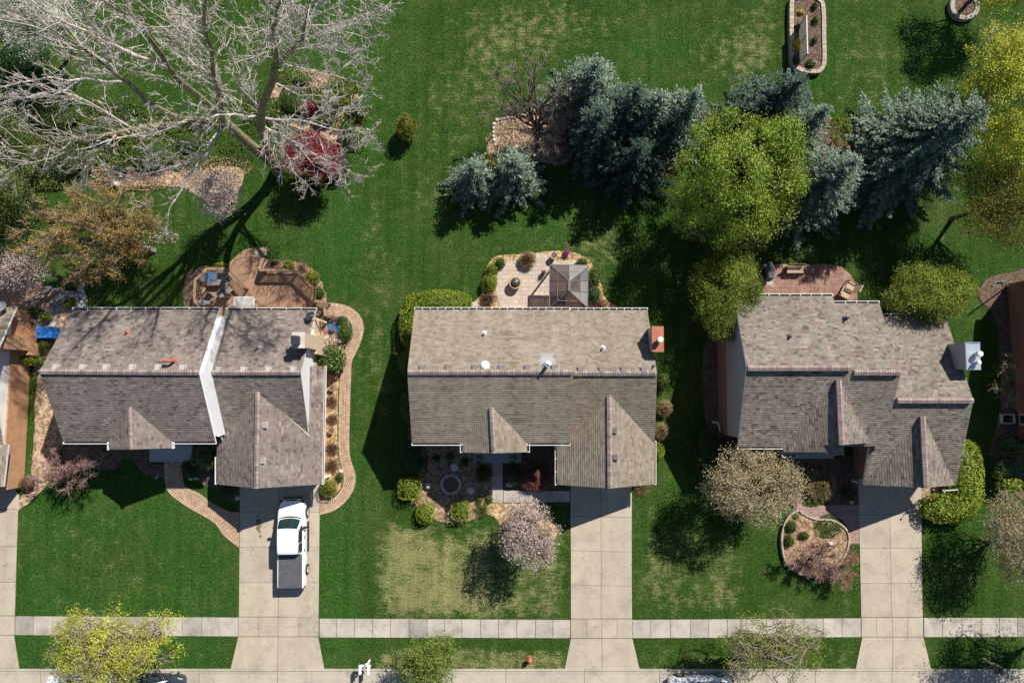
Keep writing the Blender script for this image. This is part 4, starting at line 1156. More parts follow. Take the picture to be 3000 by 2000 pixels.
mb = MB(); mb.lathe(V3((2858, 1037, 5.27)), [(0.13, 0), (0.13, 0.28), (0.18, 0.28), (0.18, 0.46), (0.06, 0.5)], 18); mb.build('flue', WHITE_P, ch)
mb = MB(); mb.lathe(V3((2858, 1062, 5.27)), [(0.1, 0), (0.1, 0.2), (0.16, 0.22), (0.16, 0.32), (0.05, 0.36)], 16)
mb.tube([V3((2858, 1062, 5.5)), V3((2868, 1061, 5.75))], 0.07, 8); mb.build('flue', WHITE_P, ch)
downspout(h3, [(2086, 1235, 1.6), (2104, 1238, 1.6), (2110, 1266, 1.2)], 0.045)
downspout(h3, [(2496, 1406, 0.4), (2512, 1414, 0.5)], 0.05)
downspout(h3, [(2764, 1436, 1.2), (2770, 1452, 0.3)], 0.05)

# ---- house at the left edge -------------------------------------------
h0 = thing('brick_house', 'house cut by the left edge, white gable above orange brick', 'house', (-36.0, 1.0, 0))
roof_part(h0, [[(48, 897, 2.6), (-30, 1075, 5.2), (-300, 1075, 5.2), (-230, 897, 2.6)], [(-30, 1075, 5.2), (10, 1300, 2.6), (-240, 1300, 2.6), (-300, 1075, 5.2)]], SH0)
def rot_wall(house, a0, a1, z0, z1, depth, mat, name):
    a0, a1 = V3(a0), V3(a1)
    mb = MB()
    b0 = a0 + Vector((-depth, 0, 0)); b1 = a1 + Vector((-depth, 0, 0))
    mb.hexa([(b1.x, b1.y, z0), (a1.x, a1.y, z0), (a0.x, a0.y, z0), (b0.x, b0.y, z0), (b1.x, b1.y, z1), (a1.x, a1.y, z1), (a0.x, a0.y, z1), (b0.x, b0.y, z1)])
    return mb.build(name, mat, house)
rot_wall(h0, (98, 912), (70, 1424), 0, 1.9, 5, BR_ORANGE, 'masonry_wall')
rot_wall(h0, (96, 914), (70, 1302), 1.9, 3.2, 5, SIDE_W, 'siding_wall')
mb = MB()
a, b = V3((95, 930)), V3((80, 1290))
mb.face([(a.x, a.y, 3.2), (b.x, b.y, 3.2), ((a.x + b.x) / 2 + 0.0, (a.y + b.y) / 2, 5.3)][::-1])
mb.build('gable_wall', SIDE_W, h0)
mb = MB()
c0, c1 = V3((121, 985)), V3((121, 1042))
mb.hexa([(-36, c1.y, 0), (c1.x, c1.y, 0), (c0.x, c0.y, 0), (-36, c0.y, 0), (-36, c1.y, 1.2), (c1.x, c1.y, 1.2), (c0.x, c0.y, 1.2), (-36, c0.y, 1.2)])
mb.hexa([(-36, c1.y + 0.3, 1.2), (c1.x - 0.01, c1.y + 0.3, 1.2), (c0.x - 0.01, c0.y - 0.12, 1.2), (-36, c0.y - 0.12, 1.2), (-36, c1.y + 0.34, 6.2), (c1.x - 0.01, c1.y + 0.34, 6.2), (c0.x - 0.01, c0.y - 0.16, 6.2), (-36, c0.y - 0.16, 6.2)])
mb.build('chimney', BR_ORANGE, h0)
roof_part(h0, [[(24, 1302, 2.5), (10, 1425, 2.5), (-160, 1425, 3.6), (-160, 1302, 3.6)]], SH0, 'garage_roof', 0.14)
dishbase = V3((14, 905, 3.0))
mb = MB(); mb.tube([dishbase + Vector((0.1, -0.3, -0.4)), dishbase + Vector((0.0, 0, 0.1)), dishbase + Vector((-0.1, 0.1, 0.3))], 0.04, 8); mb.build('dish_mount', GREYM, h0)
mb = MB()
c = dishbase + Vector((-0.2, 0.15, 0.3)); dn = Vector((0.15, 0.5, 0.8)).normalized(); du = dn.cross(Vector((0, 0, 1))).normalized(); dw = du.cross(dn)
ringp = [[c - dn * dp + (du * math.cos(a) + dw * math.sin(a)) * rr for a in np.linspace(0, 2 * math.pi, 19)[:-1]] for rr, dp in ((0.02, 0.1), (0.2, 0.08), (0.36, 0.04), (0.44, 0.0))]
for a, b in zip(ringp, ringp[1:]):
    for k in range(18): mb.face([a[k], a[(k + 1) % 18], b[(k + 1) % 18], b[k]], 0)
mb.build('satellite_dish', GREYM, h0)

# ---- house at the right edge -------------------------------------------
h4 = thing('brick_house', 'dark red brick house cut by the right edge', 'house', (38, 1.0, 0))
mb = MB()
a, b = V3((2949, 832)), V3((2985, 1290))
mb.hexa([(b.x, b.y, 0), (44, b.y, 0), (44, a.y, 0), (a.x, a.y, 0), (b.x, b.y, 3.4), (44, b.y, 3.4), (44, a.y, 3.4), (a.x, a.y, 3.4)])
mb.build('wall', BR_RED, h4)
mb = MB()
mb.slab([(a.x - 0.05, a.y + 0.4, 3.6), (44, a.y + 0.4, 3.6), (44, (a.y + b.y) / 2, 6.0), (a.x + 0.3, (a.y + b.y) / 2, 6.0)], 0.16, 0, 1)
mb.slab([(a.x + 0.3, (a.y + b.y) / 2, 6.0), (44, (a.y + b.y) / 2, 6.0), (44, b.y - 0.4, 3.6), (b.x, b.y - 0.4, 3.6)], 0.16, 0, 1)
mb.build('roof', [SH3, WHITE], h4)
mb = MB()
mb.tube([V3((2953, 836, 2.2)), V3((2952, 838, 0.25)), V3((2941, 824, 0.15)), V3((2918, 826, 0.12)), V3((2908, 838, 0.1))], 0.05, 6)
mb.build('downspout', TEAL, h4)
mb = MB(); q = V3((2970, 1226))
mb.box((q.x + 0.02, q.y, 1.0), (0.08, 0.75, 0.9)); w = mb.build('window', WHITE_P, h4)
mb = MB(); mb.box((q.x - 0.03, q.y, 1.0), (0.04, 0.55, 0.7)); mb.build('pane', GLASS, w)
t = thing('window_well', 'white-rimmed window well at the foot of the right-edge brick wall', 'window well', (V3((2955, 1226)).x, q.y, 0))
mb = MB()
for dx, dy, sx, sy in ((-0.42, 0, 0.06, 0.6), (0.42, 0, 0.06, 0.6), (0, 0.3, 0.9, 0.06), (0, -0.3, 0.9, 0.06)):
    mb.box((t.location.x - 0.2 + dx, t.location.y + dy, 0.15), (sx, sy, 0.3))
mb.build('rim', WHITE_P, t)
mb = MB(); mb.box((t.location.x - 0.2, t.location.y, 0.12), (0.8, 0.55, 0.03)); mb.build('cover', GLASS_G, t)
# ---------------------------------------------------------------- plants
def dirs(n, lo=-0.3):
    v = rng.normal(0, 1, (int(n * 2.2) + 8, 3))
    v = unit(v)
    v = v[v[:, 2] > lo]
    while len(v) < n: v = np.concatenate([v, v])
    return v[:n]
def clump_shift(d, k, amp):
    c = dirs(k, -1)
    i = np.argmax(d @ c.T, 1)
    return rng.uniform(-1, 1, k)[i] * amp, rng.uniform(-1, 1, k)[i]
def shell(fol, c, r, dens, leaf, pw=2.0, rough=0.06, lo=-0.35, tint=0.5, tv=0.18, aspect=0.6, depth=0.14, clumps=None, jit=0.75):
    """leafy surface of a clipped or dense bush"""
    area = 4 * math.pi * ((r[0] * r[1]) ** 1.6 / 3 + (r[0] * r[2]) ** 1.6 / 3 + (r[1] * r[2]) ** 1.6 / 3) ** (1 / 1.6) * 0.65
    n = int(area * dens)
    d = dirs(n, lo)
    k = clumps or max(10, int(area * 5))
    sh, tc = clump_shift(d, k, rough)
    g = np.abs(d) ** pw
    s = 1.0 / np.power(g.sum(1), 1.0 / pw)
    s = s * (1 + sh) * (1 - rng.uniform(0, 1, n) ** 2 * depth)
    p = d * s[:, None] * np.array(r) + np.array(c)
    p[:, 2] = np.maximum(p[:, 2], 0.03)
    nn = unit(d / np.array(r))
    fol.leaves(p, nn, leaf, tint + tc * tv + rng.normal(0, tv * 0.8, n), aspect, jit)
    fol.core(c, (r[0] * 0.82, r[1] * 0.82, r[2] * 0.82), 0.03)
def bush(px, py, rx, ry, h, mat, name, label, cat='shrub', group=None, pw=2.4, leaf=0.1, dens=230, rough=0.07, tint=0.5, tv=0.18, aspect=0.6, jit=0.75):
    hc = h * 0.5
    c = P(px, py, hc)
    k = (CAM_H - hc) / F_PX
    f = Fol()
    shell(f, (c.x, c.y, hc), (rx * k, ry * k, h * 0.5), dens, leaf, pw, rough, -0.6, tint, tv, aspect, 0.12, None, jit)
    o = f.build(name, mat, None, (c.x, c.y, 0))
    return tag(o, label, cat, group)
def wiggle(a, b, n, amp):
    a, b = np.array(a, float), np.array(b, float)
    L = np.linalg.norm(b - a)
    pts = [a + (b - a) * i / n for i in range(n + 1)]
    for i in range(1, n): pts[i] = pts[i] + rng.normal(0, amp * L, 3) * (1, 1, 0.6)
    return pts
def mk_lobes(c, r, n, k=0.45, spread=0.62):
    L = [(np.array(c, float), np.array(r, float) * 0.72)]
    for d in dirs(n, -0.35):
        s = rng.uniform(0.75, 1.25)
        L.append((np.array(c) + d * np.array(r) * spread, np.array(r) * k * s))
    return L
def leaf_tree(px, py, rad, hc, hz, mat, bark, name, label, cat='tree', group=None, ncl=260, per=40, sig=0.24, leaf=0.15, lobes=10,
              base=None, trunk_r=0.16, limbs=16, twigs=2, tint=0.5, tv=0.17, squash=(1, 1), k=0.45, spread=0.62, aspect=0.6, fill=0.35, twig_mat=None, jit=0.9, lobes_px=None):
    """crown centre seen at (px,py), rad photo pixels, at height hc; hz vertical radius"""
    c = P(px, py, hc)
    m = (CAM_H - hc) / F_PX
    r = (rad * m * squash[0], rad * m * squash[1], hz)
    b = P(*base) if base else Vector((c.x, c.y, 0))
    t = thing(name, label, cat, (b.x, b.y, 0), group)
    L = mk_lobes(c, r, lobes, k, spread)
    if lobes_px:
        L = []
        for q in lobes_px:
            s = q[2] * (CAM_H - q[3]) / F_PX
            L.append((np.array(P(q[0], q[1], q[3])), np.array((s, s, s * 0.85))))
    w = np.array([np.prod(q[1]) ** (2 / 3) for q in L]); w /= w.sum()
    f = Fol()
    centers = []
    per_n = []
    for i in range(ncl):
        q = L[rng.choice(len(L), p=w)]
        d = dirs(1, -0.45)[0]
        s = rng.uniform(fill, 1.0) ** 0.5
        centers.append(q[0] + d * q[1] * s)
    centers = np.array(centers)
    centers[:, 2] = np.maximum(centers[:, 2], 0.5)
    out = unit(centers - np.array(c))
    for i in range(ncl):
        n = int(per * rng.uniform(0.5, 1.5))
        s = sig * rng.uniform(0.7, 1.3)
        p = centers[i] + rng.normal(0, 1, (n, 3)) * (s, s, s * 0.7)
        f.leaves(p, np.tile(out[i] * 0.6 + (0, 0, 0.7), (n, 1)), leaf, tint + rng.normal(0, tv * 0.7) + rng.normal(0, tv, n), aspect, jit)
    f.build('crown', mat, t)
    tw = Twigs()
    top = np.array((c.x, c.y, hc + hz * 0.2))
    st = np.array((b.x, b.y, 0.0))
    fork = st + (top - st) * 0.45
    tp = wiggle(st, fork, 4, 0.02)
    tw.path(tp, [trunk_r * x for x in (1.25, 1.0, 0.92, 0.85, 0.8)])
    tw.build('trunk', bark, t, None, 8)
    t2 = Twigs(); t2.seg(tp[-2], tp[-1], trunk_r * 0.6, trunk_r * 0.6)
    far = centers[np.argsort(-np.linalg.norm((centers - np.array(c)) / np.array(r), axis=1))]
    ends = far[rng.choice(min(len(far), max(limbs * 3, 10)), limbs, replace=False)]
    for e in ends:
        s0 = tp[-1] if rng.random() < 0.7 else tp[-2]
        pt = wiggle(s0, e, 5, 0.05)
        for i in range(1, 5): pt[i][2] += 0.12 * np.linalg.norm(e - s0) * math.sin(math.pi * i / 5) * 0.5
        tw_r = trunk_r * rng.uniform(0.3, 0.5)
        t2.path(pt, [tw_r * (1 - 0.85 * i / 5) for i in range(6)])
        for j in range(twigs * 3):
            a = pt[rng.integers(1, 6)]
            near = centers[np.argmin(np.linalg.norm(centers - (a + rng.normal(0, 1, 3) * np.array(r) * 0.35), axis=1))]
            q = wiggle(a, near, 3, 0.07)
            t2.path(q, [0.03, 0.022, 0.015, 0.008])
    t2.build('branches', twig_mat or bark, t, None, 4)
    return t
def spruce(px, py, h, rad_m, mat, label, group, name='spruce_tree', dens=1.0, tint=0.5, gap=0.34, lowest=0.5, nb=9, bare=0.0, tip_h=None, lean=(0, 0)):
    """conical spruce; (px,py) is where its tip appears"""
    tip = P(px, py, h)
    b = Vector((tip.x + lean[0], tip.y + lean[1], 0))
    t = thing(name, label, 'spruce tree', (b.x, b.y, 0), group)
    f = Fol(); tw = Twigs()
    z = lowest
    sect = rng.uniform(0.78, 1.18, 7)
    while z < h - 0.15:
        fr = z / h
        rmax = rad_m * (1 - fr) ** 0.82 + 0.12
        n = max(5, int(nb * (0.5 + 0.6 * (1 - fr)) * dens))
        a0 = rng.uniform(0, 6.28)
        for k in range(n):
            a = a0 + 6.283 * k / n + rng.normal(0, 0.16)
            L = rmax * rng.uniform(0.72, 1.12) * sect[int((a % 6.283) / 6.283 * 6.99)]
            zz = z + rng.normal(0, 0.12)
            d = np.array((math.cos(a), math.sin(a), 0.0))
            droop = -0.16 * L
            m = max(3, int(L / 0.15))
            u = np.linspace(0.12, 1, m)
            ctr = np.array((tip.x + lean[0] * (1 - fr), tip.y + lean[1] * (1 - fr), zz))
            pts = ctr + d * (L * u)[:, None] + np.array((0, 0, 1.0)) * (droop * u * 1.5 + 0.16 * L * u ** 3)[:, None]
            tw.seg(pts[0], pts[-1], 0.025, 0.008)
            side = np.array((-d[1], d[0], 0))
            for sgn in (-1, 1, 0, 0):
                if sgn == 0:
                    dirv = d * 0.8 + np.array((0, 0, 0.25)) + rng.normal(0, 0.25, (m, 3))
                    ln_ = np.full(m, 0.24)
                else:
                    dirv = d * 0.75 + side * sgn + rng.normal(0, 0.2, (m, 3)) + np.array((0, 0, -0.05))
                    ln_ = 0.17 + 0.34 * L / 2.5 * (1.02 - u) ** 0.6
                dirv = unit(dirv)
                ce = pts + dirv * (ln_ * 0.45)[:, None] + rng.normal(0, 0.03, (m, 3))
                f.leaves(ce, np.tile((0, 0, 1.0), (m, 1)) + 0.2 * d, ln_, tint + 0.22 * (u - 0.5) + rng.normal(0, 0.13, m), 0.36, 0.35, dirv)
        z += gap * rng.uniform(0.75, 1.2) * (0.55 + 0.45 * (1 - fr))
    # leader
    n = 26
    uu = rng.uniform(0, 1, n)
    f.leaves(np.array(tip) + np.stack([rng.normal(0, 0.06, n), rng.normal(0, 0.06, n), -uu * 0.7], 1), rng.normal(0, 1, (n, 3)), 0.22, tint + 0.2, 0.3, 0.4)
    f.build('crown', mat, t)
    tk = Twigs(); tk.path([(b.x, b.y, 0), (b.x - lean[0] * 0.5, b.y - lean[1] * 0.5, h * 0.5), (tip.x, tip.y, h - 0.1)], [0.06 + rad_m * 0.05, 0.04 + rad_m * 0.03, 0.02]); tk.build('trunk', BARK_D, t, None, 7)
    tw.build('branches', BARK_D, t, None, 3)
    return t
def bare_tree(base, tips, label, cat, twm, bark, name='bare_tree', group=None, trunk_r=0.12, fork=0.25, nsub=7, ntw=7, twl=0.5, buds=None, bud=(0, 0.1, 0.5), twr=0.013, thick=1.0):
    """tips: list of (px,py,h) limb ends"""
    b = P(*base)
    t = thing(name, label, cat, (b.x, b.y, 0), group)
    E = [np.array(P(*q)) for q in tips]
    ctr = sum(E) / len(E)
    st = np.array((b.x, b.y, 0.0))
    fk = st + (ctr - st) * fork
    tr = Twigs(); tr.path(wiggle(st, fk, 3, 0.03), [trunk_r * 1.2, trunk_r, trunk_r * 0.9, trunk_r * 0.85]); 
    tr.build('trunk', bark, t, None, 7)
    lb = Twigs(); tg = Twigs(); bp = []
    for e in E:
        L = np.linalg.norm(e - fk)
        pt = wiggle(fk, e, 6, 0.045)
        for i in range(1, 6): pt[i][2] += 0.10 * L * math.sin(math.pi * i / 6)
        r0 = trunk_r * rng.uniform(0.45, 0.65)
        lb.path(pt, [r0 * (1 - 0.88 * i / 6) for i in range(7)])
        main = unit(e - fk)
        for s in range(nsub):
            i = rng.uniform(0.8, 5.8); k = int(i); a = pt[k] + (pt[k + 1] - pt[k]) * (i - k)
            d = unit(main + rng.normal(0, 0.6, 3) + np.array((0, 0, 0.1)))
            sl = L * rng.uniform(0.15, 0.42) * (1.1 - i / 9)
            e2 = a + d * sl
            e2[2] = max(e2[2], 0.25)
            q = wiggle(a, e2, 3, 0.08)
            rr = max(0.013, r0 * 0.32) * thick
            lb.path(q, [rr, rr * 0.75, rr * 0.5, rr * 0.35])
            for w in range(ntw):
                j = rng.uniform(0.2, 2.95); kk = int(j); a2 = q[kk] + (q[kk + 1] - q[kk]) * (j - kk)
                d2 = unit(d + rng.normal(0, 0.75, 3))
                e3 = a2 + d2 * twl * rng.uniform(0.5, 1.3)
                e3[2] = max(e3[2], 0.15)
                mid = (a2 + e3) / 2 + rng.normal(0, 0.05, 3) * twl
                tg.path([a2, mid, e3], [twr, twr * 0.8, twr * 0.5])
                bp += [e3, mid, (e3 + mid) / 2]
    lb.build('branches', bark, t, None, 4)
    tg.build('twigs', twm, t, None, 3)
    if buds:
        f = Fol(); bp = np.array(bp); nb = buds
        idx = rng.integers(0, len(bp), nb)
        p = bp[idx] + rng.normal(0, 0.07, (nb, 3))
        f.leaves(p, np.tile((0, 0, 1.0), (nb, 1)), bud[1], bud[2] + rng.normal(0, 0.2, nb), 0.6, 1.0)
        f.build('blossom', bud[0], t)
    return t
def tuft(px, py, r, h, mat, name, label, cat='grass clump', group=None, n=420, w=0.02, tint=0.5, up=0.5):
    c = P(px, py, h * 0.4); b = np.array((c.x, c.y, 0.02)); rr = r * M
    f = Fol()
    a = rng.uniform(0, 6.283, n); rad = rng.uniform(0.05, 1, n) ** 0.7
    p0 = b + np.stack([np.cos(a) * rad * rr * 0.35, np.sin(a) * rad * rr * 0.35, np.zeros(n)], 1)
    pm = b + np.stack([np.cos(a) * rad * rr * 0.75, np.sin(a) * rad * rr * 0.75, h * (1.05 - 0.35 * rad) * rng.uniform(0.7, 1, n)], 1)
    p1 = b + np.stack([np.cos(a) * rad * rr * 1.1, np.sin(a) * rad * rr * 1.1, h * (1.0 - up * rad) * rng.uniform(0.6, 1, n)], 1) + rng.normal(0, 0.05, (n, 3))
    p1[:, 2] = np.maximum(p1[:, 2], 0.04)
    tt = tint + rng.normal(0, 0.22, n)
    f.blades(p0, pm, w, tt); f.blades(pm, p1, w, tt + 0.1)
    o = f.build(name, mat, None, (c.x, c.y, 0))
    return tag(o, label, cat, group)
def cover(px, py, rx, ry, h, mat, name='ground_cover', n=900, leaf=0.1, tint=0.5, tv=0.2):
    """low leafy ground cover nobody could count"""
    c = P(px, py)
    a = rng.uniform(0, 6.283, n); rad = np.sqrt(rng.uniform(0, 1, n)) * (1 + 0.18 * np.sin(3 * a + rng.uniform(0, 6)))
    p = np.stack([c.x + np.cos(a) * rad * rx * M, c.y + np.sin(a) * rad * ry * M, h * rng.uniform(0.15, 1, n) * (1.05 - np.minimum(rad, 1) ** 2 * 0.8) + 0.04], 1)
    f = Fol()
    k = 24; cc = rng.uniform(-1, 1, (k, 2)); tc = rng.normal(0, 1, k)
    nearest = np.argmin((np.cos(a)[:, None] * rad[:, None] - cc[:, 0]) ** 2 + (np.sin(a)[:, None] * rad[:, None] - cc[:, 1]) ** 2, 1)
    f.leaves(p, np.tile((0, 0, 1.0), (n, 1)), leaf, tint + tc[nearest] * tv * 0.5 + rng.normal(0, tv, n), 0.6, 0.7)
    return tag(f.build(name, mat, None, (c.x, c.y, 0)), kind='stuff')
# ---- the great bare tree, upper left -----------------------------------
def great_tree():
    b = P(816, 497)
    t = thing('bare_tree', 'huge leafless tree with pale twigs spreading over the upper left lawn', 'tree', (b.x, b.y, 0))
    def W(pts):
        hh = lambda h: h if h < 1 else (h * 1.4 if h < 5 else 7 + (h - 5) * 1.75)
        return [np.array(P(p[0], p[1], hh(p[2]))) for p in pts], [p[3] * 0.86 for p in pts]
    tr = Twigs()
    for pts in ([(816, 497, 0, .62), (812, 490, .5, .50), (800, 478, 1.2, .44), (770, 455, 2.2, .38), (705, 398, 3.9, .32), (650, 345, 5.2, .29)],
                [(800, 478, 1.2, .36), (778, 420, 3.0, .31), (765, 380, 4.2, .28), (765, 345, 5, .27), (772, 300, 6, .25), (800, 235, 7.5, .23), (805, 195, 8.3, .21)]):
        p, r = W(pts); tr.path(p, r)
    tr.build('trunk', BARK_G, t, None, 12)
    limbs = [
     [(650, 345, 5.2, .24), (575, 275, 6.8, .20), (490, 195, 8.5, .17), (450, 130, 9.6, .13), (420, 85, 10.5, .11), (390, 45, 11.3, .09), (300, 0, 12.5, .06), (240, -40, 13.5, .03)],
     [(490, 198, 8.5, .12), (430, 175, 9.3, .11), (350, 140, 10, .09), (250, 90, 11, .07), (130, 30, 12, .045), (20, -30, 13, .02)],
     [(390, 45, 11.3, .07), (372, 0, 12, .05), (355, -50, 13, .03)],
     [(640, 368, 5, .2), (600, 350, 6.2, .18), (510, 340, 7.2, .165), (430, 300, 8.2, .15), (380, 245, 9, .12), (320, 200, 9.8, .09), (240, 140, 10.8, .07), (170, 100, 11.5, .05), (60, 40, 12.5, .02)],
     [(320, 200, 9.8, .07), (292, 120, 10.8, .055), (262, 60, 11.6, .04), (232, -10, 12.5, .02)],
     [(372, 238, 9, .08), (250, 230, 9.8, .065), (150, 226, 10.4, .05), (60, 242, 10.8, .035), (-30, 262, 11, .02)],
     [(250, 230, 9.8, .05), (192, 265, 9.8, .04), (120, 285, 10, .03), (0, 302, 10.2, .018)],
     [(360, 240, 9, .05), (260, 150, 10, .04), (150, 92, 11, .03), (0, 58, 12, .015)],
     [(650, 375, 5, .19), (600, 362, 5.6, .18), (520, 362, 6.2, .15), (420, 375, 6.8, .13), (330, 392, 7.2, .115), (260, 400, 7.6, .09), (180, 415, 8, .075), (110, 430, 8.4, .055), (30, 430, 8.8, .04), (-40, 445, 9, .02)],
     [(520, 370, 6.2, .08), (440, 383, 6.6, .07), (360, 402, 7, .055), (290, 422, 7.4, .045), (200, 442, 7.6, .035), (100, 475, 7.8, .025), (20, 512, 8, .015)],
     [(340, 395, 7.2, .06), (318, 420, 7.2, .05), (272, 452, 7.2, .04), (255, 480, 7, .03), (245, 510, 7, .015)],
     [(290, 405, 7.4, .05), (275, 440, 7.2, .04), (300, 480, 7, .03), (312, 500, 7, .02)],
     [(385, 375, 6.9, .07), (300, 322, 7.8, .055), (242, 290, 8.4, .045), (170, 268, 8.8, .035), (90, 282, 9, .025), (0, 305, 9.2, .014)],
     [(640, 385, 5, .12), (618, 418, 5.3, .1), (600, 455, 5.5, .09), (545, 525, 5.6, .075), (510, 590, 5.6, .05), (497, 610, 5.6, .04), (491, 655, 5.6, .02)],
     [(608, 440, 5.4, .07), (545, 482, 5.8, .055), (470, 500, 6.2, .04), (392, 515, 6.4, .02)],
     [(612, 425, 5.3, .06), (560, 420, 5.8, .05), (500, 425, 6.3, .035), (440, 440, 6.6, .02)],
     [(655, 366, 5, .17), (640, 270, 7, .15), (622, 178, 8.5, .13), (604, 105, 10, .11), (602, 0, 12, .075), (602, -50, 13, .04)],
     [(602, 95, 10.2, .08), (580, 45, 11, .06), (556, 0, 12, .04), (540, -40, 13, .02)],
     [(622, 178, 8.5, .06), (575, 120, 9.6, .05), (535, 80, 10.5, .035), (515, 20, 11.5, .02)],
     [(600, 110, 10, .05), (530, 75, 10.8, .04), (450, 80, 11.2, .025), (430, 80, 11.3, .015)],
     [(805, 195, 8.3, .17), (805, 150, 9.2, .15), (803, 110, 10, .13), (812, 60, 11, .1), (825, 0, 12, .075), (832, -50, 13, .04)],
     [(805, 195, 8.3, .14), (840, 165, 9, .12), (870, 125, 10, .1), (890, 80, 11, .08), (905, 30, 12, .06), (910, -20, 13, .03)],
     [(872, 122, 10, .055), (920, 105, 10.5, .045), (960, 85, 11, .035), (1010, 65, 11.4, .025), (1055, 50, 11.8, .014)],
     [(893, 78, 11, .05), (960, 75, 11.4, .035), (1030, 55, 11.8, .02), (1082, 55, 12, .01)],
     [(897, 55, 11.4, .05), (960, 30, 12, .035), (1000, 5, 12.4, .02), (1030, -10, 12.6, .01)],
     [(878, 120, 10, .04), (960, 98, 10.8, .03), (1040, 100, 11.3, .02), (1075, 112, 11.5, .01)],
     [(832, 188, 8.6, .06), (905, 205, 9.2, .045), (985, 223, 9.8, .03), (1050, 240, 10.2, .014)],
     [(870, 145, 9.4, .05), (930, 140, 10, .035), (990, 150, 10.4, .025), (1025, 155, 10.6, .012)],
     [(805, 150, 9.2, .05), (780, 70, 10.6, .04), (782, 20, 11.4, .025), (775, -20, 12, .012)],
     [(760, 340, 5, .09), (700, 255, 7, .075), (740, 180, 8.6, .055), (778, 125, 9.8, .04), (850, 60, 11, .02)],
     [(762, 340, 5, .08), (690, 335, 6, .07), (640, 336, 6.6, .06), (545, 352, 7.2, .045), (450, 392, 7.8, .025)],
     [(690, 300, 6.2, .06), (640, 240, 7.6, .05), (560, 190, 9, .035), (510, 140, 10, .02)],
     [(668, 310, 6, .05), (620, 220, 7.8, .04), (560, 165, 9.2, .03), (520, 110, 10.2, .015)],
     [(770, 345, 4.6, .1), (825, 352, 5, .08), (905, 358, 5.8, .055), (960, 376, 6.2, .04), (1043, 375, 6.8, .025), (1068, 394, 7, .012)],
     [(772, 370, 4, .09), (818, 390, 4.4, .075), (880, 425, 5, .055), (960, 470, 5.6, .035), (1032, 506, 6, .014)],
     [(772, 372, 4, .07), (815, 405, 4.4, .055), (878, 430, 4.8, .04), (920, 485, 5, .03), (985, 508, 5.4, .012)],
     [(775, 380, 3.9, .07), (820, 430, 4.2, .055), (850, 470, 4.4, .04), (860, 505, 4.4, .03), (900, 540, 4.6, .012)],
     [(925, 480, 5.1, .03), (1000, 455, 5.8, .025), (1030, 420, 6.2, .014)],
     [(800, 240, 7.4, .05), (830, 255, 7.4, .04), (880, 280, 7.6, .03), (955, 283, 8, .014)],
     [(905, 358, 5.8, .04), (960, 330, 6.4, .03), (1000, 315, 6.8, .02), (1050, 318, 7, .01)],
    ]
    lb = Twigs(); tg = Twigs()
    def sub(a, d, L, r, lev):
        n = 4 if lev == 0 else 3
        pts = [a]; dd = d.copy()
        for i in range(n):
            dd = unit(dd + rng.normal(0, 0.17, 3) + np.array((0, 0, 0.05)))
            pts.append(pts[-1] + dd * L / n)
        rad = [max(0.0075, r * (1 - 0.75 * i / n)) for i in range(n + 1)]
        (lb if r > 0.017 else tg).path(pts, rad)
        if lev < 2:
            k = int(rng.integers(6, 11)) if lev == 0 else int(rng.integers(2, 4))
            for j in range(k):
                u = rng.uniform(0.25, 0.98) * n; m = min(int(u), n - 1)
                s = pts[m] + (pts[m + 1] - pts[m]) * (u - m)
                sub(s, unit(dd * 0.9 + rng.normal(0, 0.5, 3)), L * rng.uniform(0.2, 0.42), r * 0.6, lev + 1)
    for pts in limbs:
        p, r = W(pts)
        q = [p[0]]; rr = [r[0]]
        for i in range(len(p) - 1):
            mid = (p[i] + p[i + 1]) / 2 + rng.normal(0, 0.045 * np.linalg.norm(p[i + 1] - p[i]), 3)
            q += [mid, p[i + 1]]; rr += [(r[i] + r[i + 1]) / 2, r[i + 1]]
        one = Twigs(); one.path(q, rr); one.build('limb', BARK_G if rr[0] > 0.11 else TWIG, t, None, 7)
        for i in range(len(q) - 1):
            L = np.linalg.norm(q[i + 1] - q[i]); d = unit(q[i + 1] - q[i])
            step = 0.33 if rr[i] < 0.1 else 0.8
            nn = int(L / step + rng.random())
            for k in range(nn):
                s = q[i] + (q[i + 1] - q[i]) * rng.random()
                side = unit(rng.normal(0, 1, 3)); side = unit(side - d * side.dot(d))
                sub(s, unit(d * 0.85 + side * 0.75 + np.array((0, 0, 0.06))), rng.uniform(0.3, 1.0) ** 1.4 * 2.9 * (0.8 if rr[i] < 0.04 else 1.0), min(0.021, max(0.010, rr[i] * 0.38)), 0)
        for k in range(4): sub(q[-1], unit(d + rng.normal(0, 0.4, 3)), rng.uniform(0.6, 1.2), 0.016, 0)
    lb.build('branches', TWIG, t, None, 4)
    tg.build('twigs', TWIG, t, None, 3)
great_tree()

# ---- spruces -------------------------------------------------------------
SG = 'spruces between the back lawns'
spruce(1750, 185, 7.2, 3.08, L_BLUE, 'silvery blue spruce nearest the open back lawn, top of the row', SG)
spruce(1872, 255, 7.4, 2.46, L_SPRUCE, 'dark spruce second along the row of back-lawn spruces', SG)
spruce(1940, 275, 7.2, 2.60, L_BLUE, 'blue-green spruce third along the row, behind the broad green tree', SG)
spruce(2048, 268, 8.0, 2.73, L_BLUE, 'pale blue spruce just left of the bright green tree top', SG)
spruce(1762, 318, 6.8, 3.15, L_SPRUCE, 'teal-green spruce standing in front of the row, beside the bare tree', SG)
spruce(1880, 420, 6.0, 3.00, L_SPRUCE, 'shaded dark spruce in the middle of the clump', SG, tint=0.3)
spruce(1384, 488, 4.2, 2.13, L_BLUE, 'short blue spruce at the lower left of the pair on the lawn', SG, dens=1.3, gap=0.26, lowest=0.25)
